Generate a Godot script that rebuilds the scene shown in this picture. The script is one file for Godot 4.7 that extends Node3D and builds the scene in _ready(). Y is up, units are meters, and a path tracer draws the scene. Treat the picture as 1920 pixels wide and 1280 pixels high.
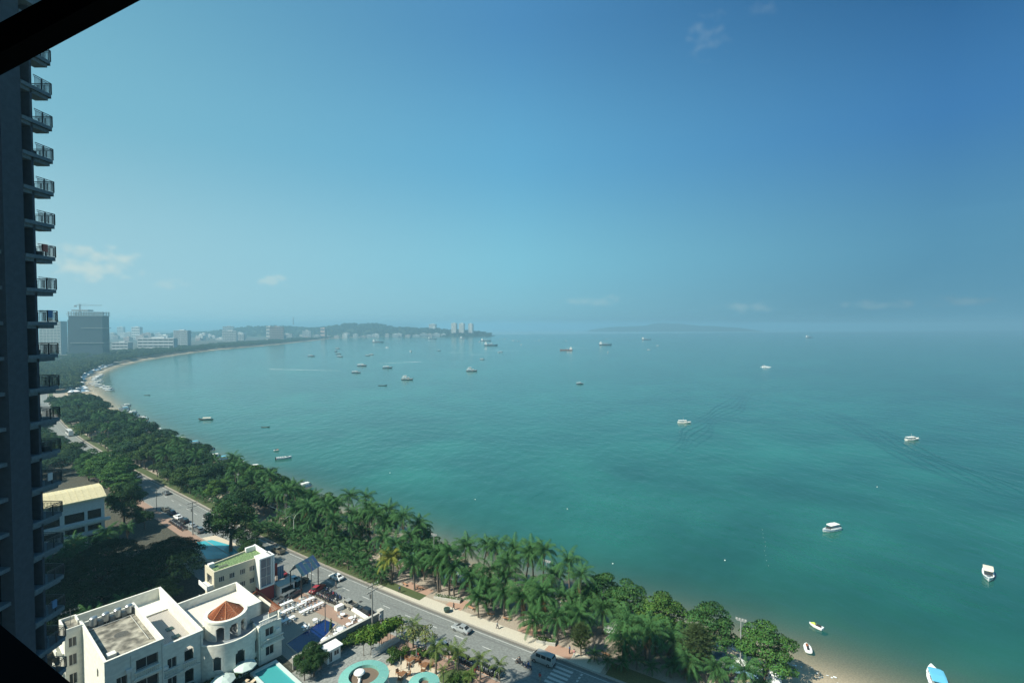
extends Node3D
# A bay seen from a high window: sea, beach road, palms, a white villa, boats, hazy headland.

const SEA_Y := -0.7
const LOT_AT := Vector3(-64.4, 0.0, -78.0)          # corner of the villa; its lot is laid out in metres from here
const LOT_TURN := 0.8788                             # the lot's x runs towards the sea, its z towards the driveway

var rng := RandomNumberGenerator.new()
var mats := {}
var tex := {}
var counts := {}
var road_line: PackedVector2Array                    # sea-side edge of the carriageway
var shore_line: PackedVector2Array


class Shape:
	var v := PackedVector3Array()
	var n := PackedVector3Array()
	var c := PackedColorArray()
	var ink := Color.WHITE
	var inked := false

	func p(a: Vector3, na: Vector3) -> void:
		v.push_back(a)
		n.push_back(na)
		if inked:
			c.push_back(ink)

	func tri(a: Vector3, b: Vector3, d: Vector3) -> void:
		var na := (d - a).cross(b - a).normalized()
		p(a, na)
		p(b, na)
		p(d, na)

	func quad(a: Vector3, b: Vector3, d: Vector3, e: Vector3) -> void:   # clockwise seen from its front
		tri(a, b, d)
		tri(a, d, e)

	func squad(a: Vector3, b: Vector3, d: Vector3, e: Vector3, na: Vector3, nb: Vector3, nd: Vector3, ne: Vector3) -> void:
		p(a, na)
		p(b, nb)
		p(d, nd)
		p(a, na)
		p(d, nd)
		p(e, ne)

	func box(at: Vector3, size: Vector3, b := Basis()) -> void:
		var h := size * 0.5
		var k := []
		for i in 8:
			k.push_back(at + b * Vector3(h.x if i & 1 else -h.x, h.y if i & 2 else -h.y, h.z if i & 4 else -h.z))
		quad(k[4], k[6], k[7], k[5])
		quad(k[1], k[3], k[2], k[0])
		quad(k[5], k[7], k[3], k[1])
		quad(k[0], k[2], k[6], k[4])
		quad(k[6], k[2], k[3], k[7])
		quad(k[0], k[4], k[5], k[1])

	func span(x0: float, x1: float, y0: float, y1: float, z0: float, z1: float) -> void:
		box(Vector3((x0 + x1) / 2, (y0 + y1) / 2, (z0 + z1) / 2), Vector3(absf(x1 - x0), absf(y1 - y0), absf(z1 - z0)))

	func bar(a: Vector3, b: Vector3, w: float, h: float) -> void:
		var d := (b - a).normalized()
		var up := Vector3.UP if absf(d.y) < 0.95 else Vector3.RIGHT
		var s := d.cross(up).normalized()
		box((a + b) / 2, Vector3(w, h, a.distance_to(b)), Basis(s, s.cross(d) * -1.0, -d) if s.cross(d).dot(up) < 0 else Basis(s, s.cross(d), -d))

	func tube(pts: Array, rad: Array, sides := 8, capped := true) -> void:
		var rings := []
		var norms := []
		for i in pts.size():
			var a: Vector3 = pts[maxi(i - 1, 0)]
			var b: Vector3 = pts[mini(i + 1, pts.size() - 1)]
			var d := (b - a).normalized()
			var s := d.cross(Vector3(0.31, 0.2, 0.93) if absf(d.z) < 0.9 else Vector3.RIGHT).normalized()
			var t := d.cross(s)
			var ring := []
			var nn := []
			for k in sides:
				var w := TAU * k / sides
				var o := s * cos(w) + t * sin(w)
				nn.push_back(o)
				ring.push_back(pts[i] + o * float(rad[i]))
			rings.push_back(ring)
			norms.push_back(nn)
		for i in pts.size() - 1:
			for k in sides:
				var j := (k + 1) % sides
				squad(rings[i][k], rings[i + 1][k], rings[i + 1][j], rings[i][j], norms[i][k], norms[i + 1][k], norms[i + 1][j], norms[i][j])
		if capped:
			for k in range(1, sides - 1):
				tri(rings[0][0], rings[0][k], rings[0][k + 1])
				var l: Array = rings[-1]
				tri(l[0], l[k + 1], l[k])

	func lathe(prof: Array, sides := 24, at := Vector3.ZERO, sx := 1.0, sz := 1.0) -> void:   # (radius, height) pairs from the bottom up
		for i in prof.size() - 1:
			var a: Vector2 = prof[i]
			var b: Vector2 = prof[i + 1]
			var nn := Vector2(b.y - a.y, a.x - b.x).normalized()
			for k in sides:
				var w0 := TAU * k / sides
				var w1 := TAU * (k + 1) / sides
				var d0 := Vector3(cos(w0) * sx, 0, sin(w0) * sz)
				var d1 := Vector3(cos(w1) * sx, 0, sin(w1) * sz)
				var n0 := Vector3(d0.x * nn.x, nn.y, d0.z * nn.x).normalized()
				var n1 := Vector3(d1.x * nn.x, nn.y, d1.z * nn.x).normalized()
				squad(at + d1 * a.x + Vector3(0, a.y, 0), at + d1 * b.x + Vector3(0, b.y, 0), at + d0 * b.x + Vector3(0, b.y, 0), at + d0 * a.x + Vector3(0, a.y, 0), n1, n1, n0, n0)

	func flat(poly: PackedVector2Array, y: float) -> void:      # a level sheet; points are (x, z)
		var idx := Geometry2D.triangulate_polygon(poly)
		for i in range(0, idx.size(), 3):
			var a := Vector3(poly[idx[i]].x, y, poly[idx[i]].y)
			var b := Vector3(poly[idx[i + 1]].x, y, poly[idx[i + 1]].y)
			var d := Vector3(poly[idx[i + 2]].x, y, poly[idx[i + 2]].y)
			if (d - a).cross(b - a).y > 0:
				tri(a, b, d)
			else:
				tri(a, d, b)

	func prism(poly: PackedVector2Array, y0: float, y1: float) -> void:
		flat(poly, y1)
		var turn := 0.0
		for i in poly.size():
			var q := poly[(i + 1) % poly.size()]
			turn += poly[i].x * q.y - q.x * poly[i].y
		for i in poly.size():
			var a := poly[i]
			var b := poly[(i + 1) % poly.size()]
			if turn < 0:
				var s := a
				a = b
				b = s
			quad(Vector3(b.x, y0, b.y), Vector3(b.x, y1, b.y), Vector3(a.x, y1, a.y), Vector3(a.x, y0, a.y))

	func loft(rings: Array, ends := true) -> void:      # rings of equally many points, each running clockwise seen from the first end
		for i in rings.size() - 1:
			var m: int = rings[i].size()
			for k in m:
				var j := (k + 1) % m
				quad(rings[i][k], rings[i + 1][k], rings[i + 1][j], rings[i][j])
		if ends:
			var f: Array = rings[0]
			var l: Array = rings[-1]
			for k in range(1, f.size() - 1):
				tri(f[0], f[k], f[k + 1])
				tri(l[0], l[k + 1], l[k])

	func mesh() -> ArrayMesh:
		var a := []
		a.resize(Mesh.ARRAY_MAX)
		a[Mesh.ARRAY_VERTEX] = v
		a[Mesh.ARRAY_NORMAL] = n
		if inked:
			a[Mesh.ARRAY_COLOR] = c
		var m := ArrayMesh.new()
		m.add_surface_from_arrays(Mesh.PRIMITIVE_TRIANGLES, a)
		return m


# ------------------------------------------------------------------ materials

func grain(key: String, freq: float, lo: Color, hi: Color, octaves := 4, size := 512, kind := FastNoiseLite.TYPE_SIMPLEX) -> ImageTexture:
	if not tex.has(key):
		var f := FastNoiseLite.new()
		f.seed = key.hash() % 1000
		f.noise_type = kind
		f.frequency = freq
		f.fractal_octaves = octaves
		var im := f.get_seamless_image(size, size)
		var ramp := Gradient.new()
		ramp.colors = PackedColorArray([lo, hi])
		ramp.offsets = PackedFloat32Array([0.15, 0.85])
		var to := Image.create(size, size, false, Image.FORMAT_RGB8)
		for y in size:
			for x in size:
				to.set_pixel(x, y, ramp.sample(im.get_pixel(x, y).r))
		tex[key] = ImageTexture.create_from_image(to)
	return tex[key]


func bumps(key: String, freq: float, octaves := 4, size := 512) -> ImageTexture:
	if not tex.has(key):
		var f := FastNoiseLite.new()
		f.seed = key.hash() % 1000
		f.frequency = freq
		f.fractal_octaves = octaves
		var im := f.get_seamless_image(size, size)
		im.convert(Image.FORMAT_RGBA8)
		im.bump_map_to_normal_map(6.0)
		tex[key] = ImageTexture.create_from_image(im)
	return tex[key]


# a plain material: linear base colour, roughness; grain is multiplied in when asked for, with one tile of it over «tile» metres
func mt(key: String, col: Color, rough := 0.8, metal := 0.0, speckle := "", tile := 4.0) -> StandardMaterial3D:
	if not mats.has(key):
		var m := StandardMaterial3D.new()
		m.resource_name = key
		m.albedo_color = col.linear_to_srgb()
		m.roughness = rough
		m.metallic = metal
		if speckle:
			var low: float = {"plaster_grain": .90, "concrete_grain": .80, "asphalt_grain": .84, "paving_grain": .84, "sand_grain": .86, "lawn_grain": .66, "earth_grain": .6, "bark_grain": .6, "roof_stain": .52, "tile_tone": .7, "paint_wear": .72}[speckle]
			m.albedo_texture = grain(speckle, 0.02, Color(low, low, low), Color(1, 1, 1), 5)
			m.uv1_triplanar = true
			m.uv1_world_triplanar = true
			m.uv1_scale = Vector3.ONE / tile
		mats[key] = m
	return mats[key]


func leafy(key: String, col: Color, glow := 0.25) -> StandardMaterial3D:
	if not mats.has(key):
		var m := StandardMaterial3D.new()
		m.resource_name = key
		m.albedo_color = col.linear_to_srgb()
		m.vertex_color_use_as_albedo = true
		m.roughness = 0.75
		m.metallic_specular = 0.22
		m.cull_mode = BaseMaterial3D.CULL_DISABLED
		m.backlight_enabled = true
		m.backlight = Color(glow, glow, glow * 0.5)
		mats[key] = m
	return mats[key]


# ------------------------------------------------------------------ objects

func numbered(called: String) -> String:
	counts[called] = counts.get(called, -1) + 1
	return called if counts[called] == 0 else "%s_%03d" % [called, counts[called]]


func obj(called: String, s, m: Material, parent: Node = null) -> MeshInstance3D:
	var o := MeshInstance3D.new()
	o.mesh = s.mesh() if s is Shape else s
	o.material_override = m
	if parent == null:
		o.name = numbered(called)
		add_child(o)
	else:
		o.name = called
		parent.add_child(o, true)
	return o


func tag(o: Node, label: String, category: String, group := "") -> Node:
	o.set_meta("label", label)
	o.set_meta("category", category)
	if group:
		o.set_meta("group", group)
	return o


func setting(called: String, s, m: Material) -> MeshInstance3D:
	var o := obj(called, s, m)
	o.set_meta("kind", "structure")
	return o


func thing(called: String, label: String, category: String, at := Vector3.ZERO, turn := 0.0, group := "") -> Node3D:
	var o := Node3D.new()
	o.name = numbered(called)
	add_child(o)
	o.position = at
	o.rotation.y = turn
	tag(o, label, category, group)
	return o


var protos := {}

# the first call under a key hands out the prototype itself, the next ones duplicates of it with their parts
func again(key: String, make: Callable, at: Vector3, turn: float, label: String, group := "", scale := 1.0) -> Node3D:
	var o: Node3D
	if protos.has(key):
		var src: Node3D = protos[key]
		o = src.duplicate()
		o.name = numbered(src.get_meta("called"))
		add_child(o)
	else:
		o = make.call()
		protos[key] = o
	o.position = at
	o.rotation = Vector3(0, turn, 0)
	o.scale = Vector3.ONE * scale
	o.set_meta("label", label)
	if group:
		o.set_meta("group", group)
	elif o.has_meta("group"):
		o.remove_meta("group")
	return o


func fresh(called: String, category: String) -> Node3D:
	var o := thing(called, "", category)
	o.set_meta("called", called)
	return o


func lot(x: float, z: float, y := 0.0) -> Vector3:
	return LOT_AT + Vector3(x, y, z).rotated(Vector3.UP, LOT_TURN)


# a point on the beach road: s metres along it from the crossing's end, t metres from its sea edge towards the land
func along(line: PackedVector2Array, s: float) -> Array:
	var left := s
	for i in line.size() - 1:
		var l := line[i].distance_to(line[i + 1])
		if left <= l or i == line.size() - 2:
			var d := (line[i + 1] - line[i]) / l
			return [line[i] + d * left, d]
		left -= l
	return [line[0], Vector2.RIGHT]


func on_road(s: float, t: float, y := 0.0) -> Vector3:
	var a := along(road_line, s)
	var at: Vector2 = a[0]
	var d: Vector2 = (along(road_line, s + 6.0)[0] - along(road_line, maxf(s - 6.0, 0.0))[0]).normalized()
	var q := at + Vector2(-d.y, d.x) * -t
	return Vector3(q.x, y, q.y)


func road_turn(s: float) -> float:                   # yaw that lays a thing's x axis along the road, away from us
	var d: Vector2 = (along(road_line, s + 6.0)[0] - along(road_line, maxf(s - 6.0, 0.0))[0]).normalized()
	return atan2(-d.y, d.x)


func strip(s0: float, s1: float, t0: float, t1: float, y0: float, y1 := NAN, step := 4.0) -> Shape:   # a ribbon along the road
	var sh := Shape.new()
	var n := maxi(1, int(ceilf(absf(s1 - s0) / step)))
	if is_nan(y1):
		y1 = y0
	for i in n:
		var a := s0 + (s1 - s0) * i / n
		var b := s0 + (s1 - s0) * (i + 1) / n
		var k := [on_road(a, t0, y0), on_road(b, t0, y0), on_road(b, t1, y1), on_road(a, t1, y1)]
		if (k[2] - k[0]).cross(k[1] - k[0]).y > 0:
			sh.quad(k[0], k[1], k[2], k[3])
		else:
			sh.quad(k[0], k[3], k[2], k[1])
	return sh


func smooth(pts: Array, per := 6) -> PackedVector2Array:
	var c := Curve2D.new()
	for i in pts.size():
		var a: Vector2 = pts[maxi(i - 1, 0)]
		var b: Vector2 = pts[mini(i + 1, pts.size() - 1)]
		var near := 0.16 * minf(pts[i].distance_to(a) if i > 0 else 1e9, pts[i].distance_to(b) if i < pts.size() - 1 else 1e9) * 2.0
		var d := (b - a).normalized() * near
		c.add_point(pts[i], -d, d)
	var out := PackedVector2Array()
	for i in pts.size() - 1:
		for k in per:
			out.push_back(c.sample(i, float(k) / per))
	out.push_back(pts[-1])
	return out


# ------------------------------------------------------------------ light and air

func sky_at(e: float, a: float) -> Color:            # degrees above the horizon, degrees round from the sun
	var ups := [0.0, 7.0, 18.0, 31.0, 90.0]
	var rounds := [60.0, 80.0, 120.0, 160.0]
	var table := [
		[Color(.46, .66, .68), Color(.42, .64, .67), Color(.27, .52, .60), Color(.18, .41, .53), Color(.06, .20, .40)],
		[Color(.40, .62, .66), Color(.34, .58, .645), Color(.195, .455, .565), Color(.135, .36, .49), Color(.06, .19, .38)],
		[Color(.25, .52, .59), Color(.215, .53, .645), Color(.125, .39, .59), Color(.074, .25, .465), Color(.05, .17, .36)],
		[Color(.085, .235, .325), Color(.092, .275, .41), Color(.048, .19, .41), Color(.019, .10, .25), Color(.03, .13, .30)]]
	var i := 0
	while i < 3 and e > ups[i + 1]:
		i += 1
	var f: float = smoothstep(0.0, 1.0, (e - ups[i]) / (ups[i + 1] - ups[i])) * 0.4 + clampf((e - ups[i]) / (ups[i + 1] - ups[i]), 0, 1) * 0.6
	var k := 0
	while k < 2 and a > rounds[k + 1]:
		k += 1
	var h: float = clampf((a - rounds[k]) / (rounds[k + 1] - rounds[k]), 0, 1)
	return Color(1.01, 1.04, 1.08) * (table[k][i] as Color).lerp(table[k][i + 1], f).lerp((table[k + 1][i] as Color).lerp(table[k + 1][i + 1], f), h)


func cloud(im: Image, az: float, el: float, wide: float, high: float, seed_: int, strength: float, sharp := 2.2) -> void:
	var f := FastNoiseLite.new()
	f.seed = seed_
	f.frequency = 1.0
	f.fractal_octaves = 5
	var w := im.get_width()
	var h := im.get_height()
	for y in range(int((90.0 - el - high) / 180.0 * h), int((90.0 - el + high) / 180.0 * h)):
		for xx in range(int((az - wide) / 360.0 * w), int((az + wide) / 360.0 * w)):
			var x := posmod(xx, w)
			var px := ((xx + 0.5) / w * 360.0 - az) / wide
			var py := (90.0 - (y + 0.5) / h * 180.0 - el) / high
			var r := px * px + py * py
			if r >= 1.0:
				continue
			var d := f.get_noise_2d(px * wide * 0.55, py * high * 0.9) * 0.9 + 0.42 - r * 0.75
			if py < -0.3:
				d -= (-0.3 - py) * 0.5
			var o := clampf(d * sharp, 0.0, 1.0) * strength
			var c := im.get_pixel(x, y)
			im.set_pixel(x, y, c.lerp(Color(.66, .76, .70) * (1.0 / EXPOSE), o))


func light_and_camera() -> void:
	var cam := Camera3D.new()
	cam.name = "camera"
	add_child(cam)
	cam.position = Vector3(0, 65, 0)
	cam.rotation_degrees = Vector3(-1.667, 0, 0)
	cam.fov = 68.22
	cam.near = 0.05
	cam.far = 60000
	cam.current = true

	# the panorama begins straight ahead of the camera and runs to the right; five degrees of overlap keep its ends from showing
	var im := Image.create(370, 180, false, Image.FORMAT_RGBF)
	for y in 180:
		for x in 370:
			var a := absf(wrapf((x + 0.5) - 5.0 + 119.9, -180.0, 180.0))
			im.set_pixel(x, y, sky_at(maxf(0.0, 90.0 - (y + 0.5)), a) * (1.0 / EXPOSE))
	im.resize(2220, 1080, Image.INTERPOLATE_CUBIC)
	im = im.get_region(Rect2i(30, 0, 2160, 1080))
	cloud(im, -39.4, 5.3, 4.2, 2.2, 5, 0.7, 1.5)
	cloud(im, -42.0, 6.2, 3.0, 1.2, 15, 0.35, 1.6)
	cloud(im, -25.2, 4.6, 1.9, 0.8, 8, 0.4)
	cloud(im, -34.0, 3.9, 2.0, 0.6, 28, 0.25)
	cloud(im, 9.6, 2.9, 4.6, 0.75, 11, 0.26, 1.4)
	cloud(im, 24.8, 1.9, 4.0, 0.75, 12, 0.28, 1.4)
	cloud(im, 36.0, 2.0, 4.0, 0.6, 13, 0.16)
	cloud(im, 41.5, 2.1, 2.5, 0.6, 14, 0.16)
	cloud(im, 20.8, 27.8, 2.6, 2.4, 21, 0.13, 1.0)
	cloud(im, 26.4, 29.3, 1.9, 1.2, 22, 0.07, 1.0)
	var sm := PanoramaSkyMaterial.new()
	sm.panorama = ImageTexture.create_from_image(im)
	var sky := Sky.new()
	sky.sky_material = sm
	var e := Environment.new()
	e.background_mode = Environment.BG_SKY
	e.sky = sky
	e.tonemap_mode = Environment.TONE_MAPPER_LINEAR
	e.tonemap_exposure = EXPOSE
	e.volumetric_fog_enabled = true                  # hazy air that scatters forwards: brighter on the sun's side
	e.volumetric_fog_density = FOG
	e.volumetric_fog_albedo = Color(0.68, 0.91, 1.0)
	e.volumetric_fog_anisotropy = 0.26
	e.sdfgi_enabled = true
	e.ssao_enabled = true
	e.ssil_enabled = true
	var w := WorldEnvironment.new()
	w.name = "world_environment"
	w.environment = e
	add_child(w)

	var sun := DirectionalLight3D.new()
	sun.name = "sun"
	add_child(sun)
	sun.look_at_from_position(Vector3.ZERO, Vector3(8.7, -10.6, -5.0), Vector3.UP)
	sun.light_energy = SUN
	sun.light_color = Color(1.0, 0.98, 0.91)
	sun.light_angular_distance = 0.5
	sun.shadow_enabled = true


const EXPOSE := 1.55
const FOG := 0.00028
const SUN := 1.6
const SHELVE := 0.085                                 # fall of the sea bed per metre from the waterline


# ------------------------------------------------------------------ sea, land, road

func offset_line(line: PackedVector2Array, by: float) -> PackedVector2Array:
	var out := PackedVector2Array()
	for i in line.size():
		var d := (line[mini(i + 1, line.size() - 1)] - line[maxi(i - 1, 0)]).normalized()
		out.push_back(line[i] + Vector2(-d.y, d.x) * by)
	return out


func from_shore(p: Vector2) -> float:
	var best := 1e12
	for i in shore_line.size() - 1:
		best = minf(best, p.distance_squared_to(Geometry2D.get_closest_point_to_segment(p, shore_line[i], shore_line[i + 1])))
	return sqrt(best)


func make_sea() -> void:
	var patch := FastNoiseLite.new()
	patch.seed = 4
	patch.frequency = 0.006
	patch.fractal_octaves = 4
	var na := 260
	var wet := shore_line.duplicate()
	wet.append_array(PackedVector2Array([Vector2(9000, -9000), Vector2(9000, 60)]))
	var radii := []
	var r := 55.0
	while r < 30000.0:
		radii.push_back(r)
		r *= 1.022 if r < 400.0 else 1.06
	var pos := []
	var tint := []
	for i in radii.size():
		for k in na + 1:
			var w := deg_to_rad(-78.0 + 156.0 * k / na)
			var p: Vector2 = Vector2(sin(w), -cos(w)) * float(radii[i])
			var d := from_shore(p) if radii[i] < 9000.0 else 6000.0
			var near := d if Geometry2D.is_point_in_polygon(p, wet) else -d
			var c := Color(.0155, .112, .086)          # one water everywhere: turbid green
			c = c * (1.0 + 0.30 * patch.get_noise_2d(p.x * .7 + 90.0, p.y * .7) + .12 * patch.get_noise_2d(p.x * 4.0, p.y * 4.0))   # drifting silt
			c = c * 5.3
			c.a = 1.0 - exp(-maxf(near, 0.0) * SHELVE / 1.15) if near < 84.0 else 1.0     # the sand shows through until the water is deep
			tint.push_back(c)
			pos.push_back(Vector3(p.x, SEA_Y, p.y))
	var v := PackedVector3Array(pos)
	var n := PackedVector3Array()
	n.resize(v.size())
	n.fill(Vector3.UP)
	var idx := PackedInt32Array()
	for i in radii.size() - 1:
		for k in na:
			var a := i * (na + 1) + k
			idx.append_array([a, a + na + 1, a + na + 2, a, a + na + 2, a + 1])
	var arr := []
	arr.resize(Mesh.ARRAY_MAX)
	arr[Mesh.ARRAY_VERTEX] = v
	arr[Mesh.ARRAY_NORMAL] = n
	arr[Mesh.ARRAY_COLOR] = PackedColorArray(tint)
	arr[Mesh.ARRAY_INDEX] = idx
	var me := ArrayMesh.new()
	me.add_surface_from_arrays(Mesh.PRIMITIVE_TRIANGLES, arr)
	var m := StandardMaterial3D.new()
	m.resource_name = "sea_water"
	m.vertex_color_use_as_albedo = true
	m.albedo_color = Color(.2, .2, .2).linear_to_srgb()   # vertex colours are held in bytes: five times stronger, a fifth here
	m.albedo_texture = grain("silt", 0.006, Color(.86, .88, .9), Color(1, 1, 1), 5)
	m.transparency = BaseMaterial3D.TRANSPARENCY_ALPHA
	m.roughness = 0.12
	m.normal_enabled = true
	m.normal_texture = waves()
	m.normal_scale = 0.8
	m.uv1_triplanar = true
	m.uv1_world_triplanar = true
	m.uv1_scale = Vector3.ONE / 230.0
	mats["sea"] = m
	setting("sea", me, m)


func waves() -> ImageTexture:                        # height of a light breeze's ripples over 230 m, as a normal map
	var size := 1536
	var f := FastNoiseLite.new()
	f.seed = 31
	f.frequency = 0.017
	f.fractal_octaves = 5
	f.fractal_gain = 0.5
	f.domain_warp_enabled = true
	f.domain_warp_amplitude = 12.0
	f.domain_warp_frequency = 0.012
	var im := f.get_seamless_image(size, int(size / 1.6))
	im.resize(size, size, Image.INTERPOLATE_CUBIC)
	im.convert(Image.FORMAT_RGBA8)
	im.bump_map_to_normal_map(2.2)
	return ImageTexture.create_from_image(im)


func make_land() -> void:
	road_line = smooth([Vector2(70, -57.5), Vector2(18.3, -90.2), Vector2(-27.4, -118.6), Vector2(-75.3, -151.2), Vector2(-120, -186), Vector2(-163.7, -219.5), Vector2(-210, -256.5), Vector2(-254, -293), Vector2(-301, -335), Vector2(-380, -412), Vector2(-470, -508), Vector2(-560, -625), Vector2(-650, -770), Vector2(-720, -910), Vector2(-780, -1060)])
	shore_line = smooth([Vector2(260, 60), Vector2(150, -20), Vector2(90, -66), Vector2(59, -92), Vector2(40, -103), Vector2(20.6, -113), Vector2(6, -121), Vector2(-9.4, -132), Vector2(-30, -148), Vector2(-61, -172), Vector2(-110, -209), Vector2(-150, -241), Vector2(-193, -278), Vector2(-260, -338), Vector2(-347, -428), Vector2(-440, -525), Vector2(-509, -602), Vector2(-583, -706), Vector2(-680, -872), Vector2(-770, -1105), Vector2(-852, -1445), Vector2(-885, -1890), Vector2(-960, -2400), Vector2(-1020, -2900), Vector2(-900, -3250), Vector2(-500, -3380), Vector2(-150, -3600), Vector2(-300, -4200)], 5)
	make_sea()
	var inner := offset_line(shore_line, -9.0)
	var outer := offset_line(shore_line, 90.0)
	var poly := inner.duplicate()
	poly.append_array(PackedVector2Array([Vector2(-900, -5200), Vector2(-5000, -26000), Vector2(-26000, -26000), Vector2(-26000, 900), Vector2(700, 900), Vector2(500, 200)]))
	var s := Shape.new()
	s.flat(poly, -0.03)
	setting("ground", s, mt("earth", Color(.085, .085, .06), 0.95, 0.0, "earth_grain", 9.0))
	var b := Shape.new()
	var beach_at := [inner, offset_line(shore_line, -4.0), offset_line(shore_line, 0.0), outer]
	var beach_y := [0.02, -0.3, SEA_Y, SEA_Y - 90.0 * SHELVE]
	for i in shore_line.size() - 7:
		for k in 3:
			var q := [beach_at[k][i], beach_at[k][i + 1], beach_at[k + 1][i + 1], beach_at[k + 1][i]]
			b.quad(Vector3(q[0].x, beach_y[k], q[0].y), Vector3(q[1].x, beach_y[k], q[1].y), Vector3(q[2].x, beach_y[k + 1], q[2].y), Vector3(q[3].x, beach_y[k + 1], q[3].y))
	setting("beach", b, mt("sand", Color(.43, .35, .24), 0.95, 0.0, "sand_grain", 6.0))

	# carriageway, its gutter and kerbs
	var end := 1300.0
	var asphalt := mt("asphalt", Color(.20, .215, .205), 0.85, 0.0, "asphalt_grain", 7.0)
	var road := setting("road", strip(0, end, -0.1, 10.6, 0.0), asphalt)
	var white := mt("road_paint", Color(.62, .63, .6), 0.7, 0.0, "paint_wear", 1.7)
	obj("edge_line", strip(0, end, 0.22, 0.36, 0.004), white, road)
	obj("centre_line", strip(26, 62.5, 3.75, 3.87, 0.004), white, road)
	for i in 110:
		var s0 := 78.0 + i * 7.1
		obj("lane_dash", strip(s0, s0 + 2.3, 3.72, 3.9, 0.004), white, road)
	for i in 8:
		obj("crossing_stripe", strip(68.4, 72.0, 1.1 + i * 1.12, 1.68 + i * 1.12, 0.004), white, road)
	for i in 6:
		obj("stop_dash", strip(66.6, 67.0, 0.7 + i * 0.95, 1.25 + i * 0.95, 0.004), white, road)
	# patched asphalt, drains
	var dark := mt("asphalt_patch", Color(.10, .105, .10), 0.9, 0.0, "asphalt_grain", 5.0)
	obj("asphalt_patch", strip(88, 92.5, 8.0, 10.4, 0.004), dark, road)
	obj("asphalt_patch", strip(131, 136, 4.4, 6.1, 0.004), dark, road)
	for q in [[81, 93, 1.0, 1.5], [97, 118, 2.6, 3.0], [104, 111, 5.4, 6.9], [121, 147, 6.6, 7.0], [141, 150, 1.6, 2.9], [158, 176, 4.6, 5.0], [186, 199, 6.0, 7.6], [214, 240, 2.2, 2.7], [70, 79, 6.2, 6.6]]:
		obj("asphalt_repair", strip(q[0], q[1], q[2], q[3], 0.0035), mt("asphalt_repair", Color(.165, .175, .17), 0.9, 0.0, "asphalt_grain", 3.0), road)
	obj("drain_grate", strip(113.5, 115.0, 8.9, 9.6, 0.004), mt("iron", Color(.05, .05, .05), 0.6, 0.3), road)
	obj("manhole_cover", strip(121.0, 121.8, 5.2, 6.0, 0.004), mt("iron", Color(.05, .05, .05), 0.6, 0.3), road)
	var conc := mt("kerb_concrete", Color(.36, .34, .30), 0.9, 0.0, "concrete_grain", 3.0)
	setting("gutter", strip(0, end, -0.75, -0.1, 0.0), mt("gutter_concrete", Color(.16, .155, .14), 0.9, 0.0, "concrete_grain", 2.0))
	for side: Array in [[-0.75, -1.05], [10.6, 10.85]]:
		var kerb := setting("kerb", strip(0, end, side[0], side[1], 0.14), conc)
		var face := Shape.new()
		for i in 330:
			var a := on_road(i * 4.0, side[0])
			var c := on_road(i * 4.0 + 4.0, side[0])
			if side[0] < 0:
				face.quad(a, a + Vector3(0, .14, 0), c + Vector3(0, .14, 0), c)
			else:
				face.quad(c, c + Vector3(0, .14, 0), a + Vector3(0, .14, 0), a)
		obj("kerb_face", face, conc, kerb)
	# promenade on the sea side: cream paving near the crossing, lawn strips elsewhere, sandy ground under the palms
	var cream := mt("cream_paving", Color(.56, .52, .43), 0.9, 0.0, "paving_grain", 3.5)
	var pink := mt("pink_paving", Color(.42, .27, .20), 0.9, 0.0, "paving_grain", 2.5)
	var lawn := mt("lawn", Color(.085, .12, .04), 0.95, 0.0, "lawn_grain", 2.2)
	setting("promenade", strip(0, end, -1.05, -13.0, 0.10), mt("walk_paving", Color(.36, .31, .25), 0.9, 0.0, "paving_grain", 4.5))
	setting("promenade_edge", strip(0, end, -13.0, -15.0, 0.10, 0.0), mt("sand", Color(.43, .35, .24)))
	setting("pavement", strip(64, 124, -1.05, -4.2, 0.105), cream)
	for a in [[79, 84, -4.4, -8.5], [99, 103.5, -4.0, -8.0], [110, 118, -4.4, -7.5], [70.5, 76, -1.6, -4.6]]:
		setting("pavement", strip(a[0], a[1], a[2], a[3], 0.110), pink)
	setting("lawn", strip(124, end, -1.3, -4.4, 0.115), lawn)
	setting("lawn", strip(10, 63, -1.3, -5.2, 0.115), mt("dry_lawn", Color(.17, .15, .05), 0.95, 0.0, "lawn_grain", 3.1))
	setting("lawn", strip(110, 124, -2.2, -4.8, 0.119), lawn)
	# land side: a paved footway, forecourts
	var grey := mt("grey_concrete", Color(.30, .30, .275), 0.9, 0.0, "concrete_grain", 5.0)
	setting("pavement", strip(40, 340, 10.85, 14.2, 0.10), mt("red_footway", Color(.33, .22, .165), 0.9, 0.0, "paving_grain", 2.8))
	var yard := Shape.new()
	var at := [lot(24, 40), lot(24, 8.2), lot(49.5, 8.2), lot(47.0, 40)]
	yard.flat(PackedVector2Array([Vector2(at[0].x, at[0].z), Vector2(at[1].x, at[1].z), Vector2(at[2].x, at[2].z), Vector2(at[3].x, at[3].z)]), 0.014)
	var drive := setting("driveway", yard, mt("driveway_concrete", Color(.27, .285, .27), 0.88, 0.0, "concrete_grain", 8.0))
	for q in [[34.0, 39.5], [29.5, 32.0]]:
		var l := Shape.new()
		l.box(lot((q[0] + q[1]) / 2, 17.6, 0.02), Vector3(q[1] - q[0], 0.004, 0.14), Basis(Vector3.UP, LOT_TURN))
		obj("painted_line", l, white, drive)


# ------------------------------------------------------------------ plants

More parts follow.
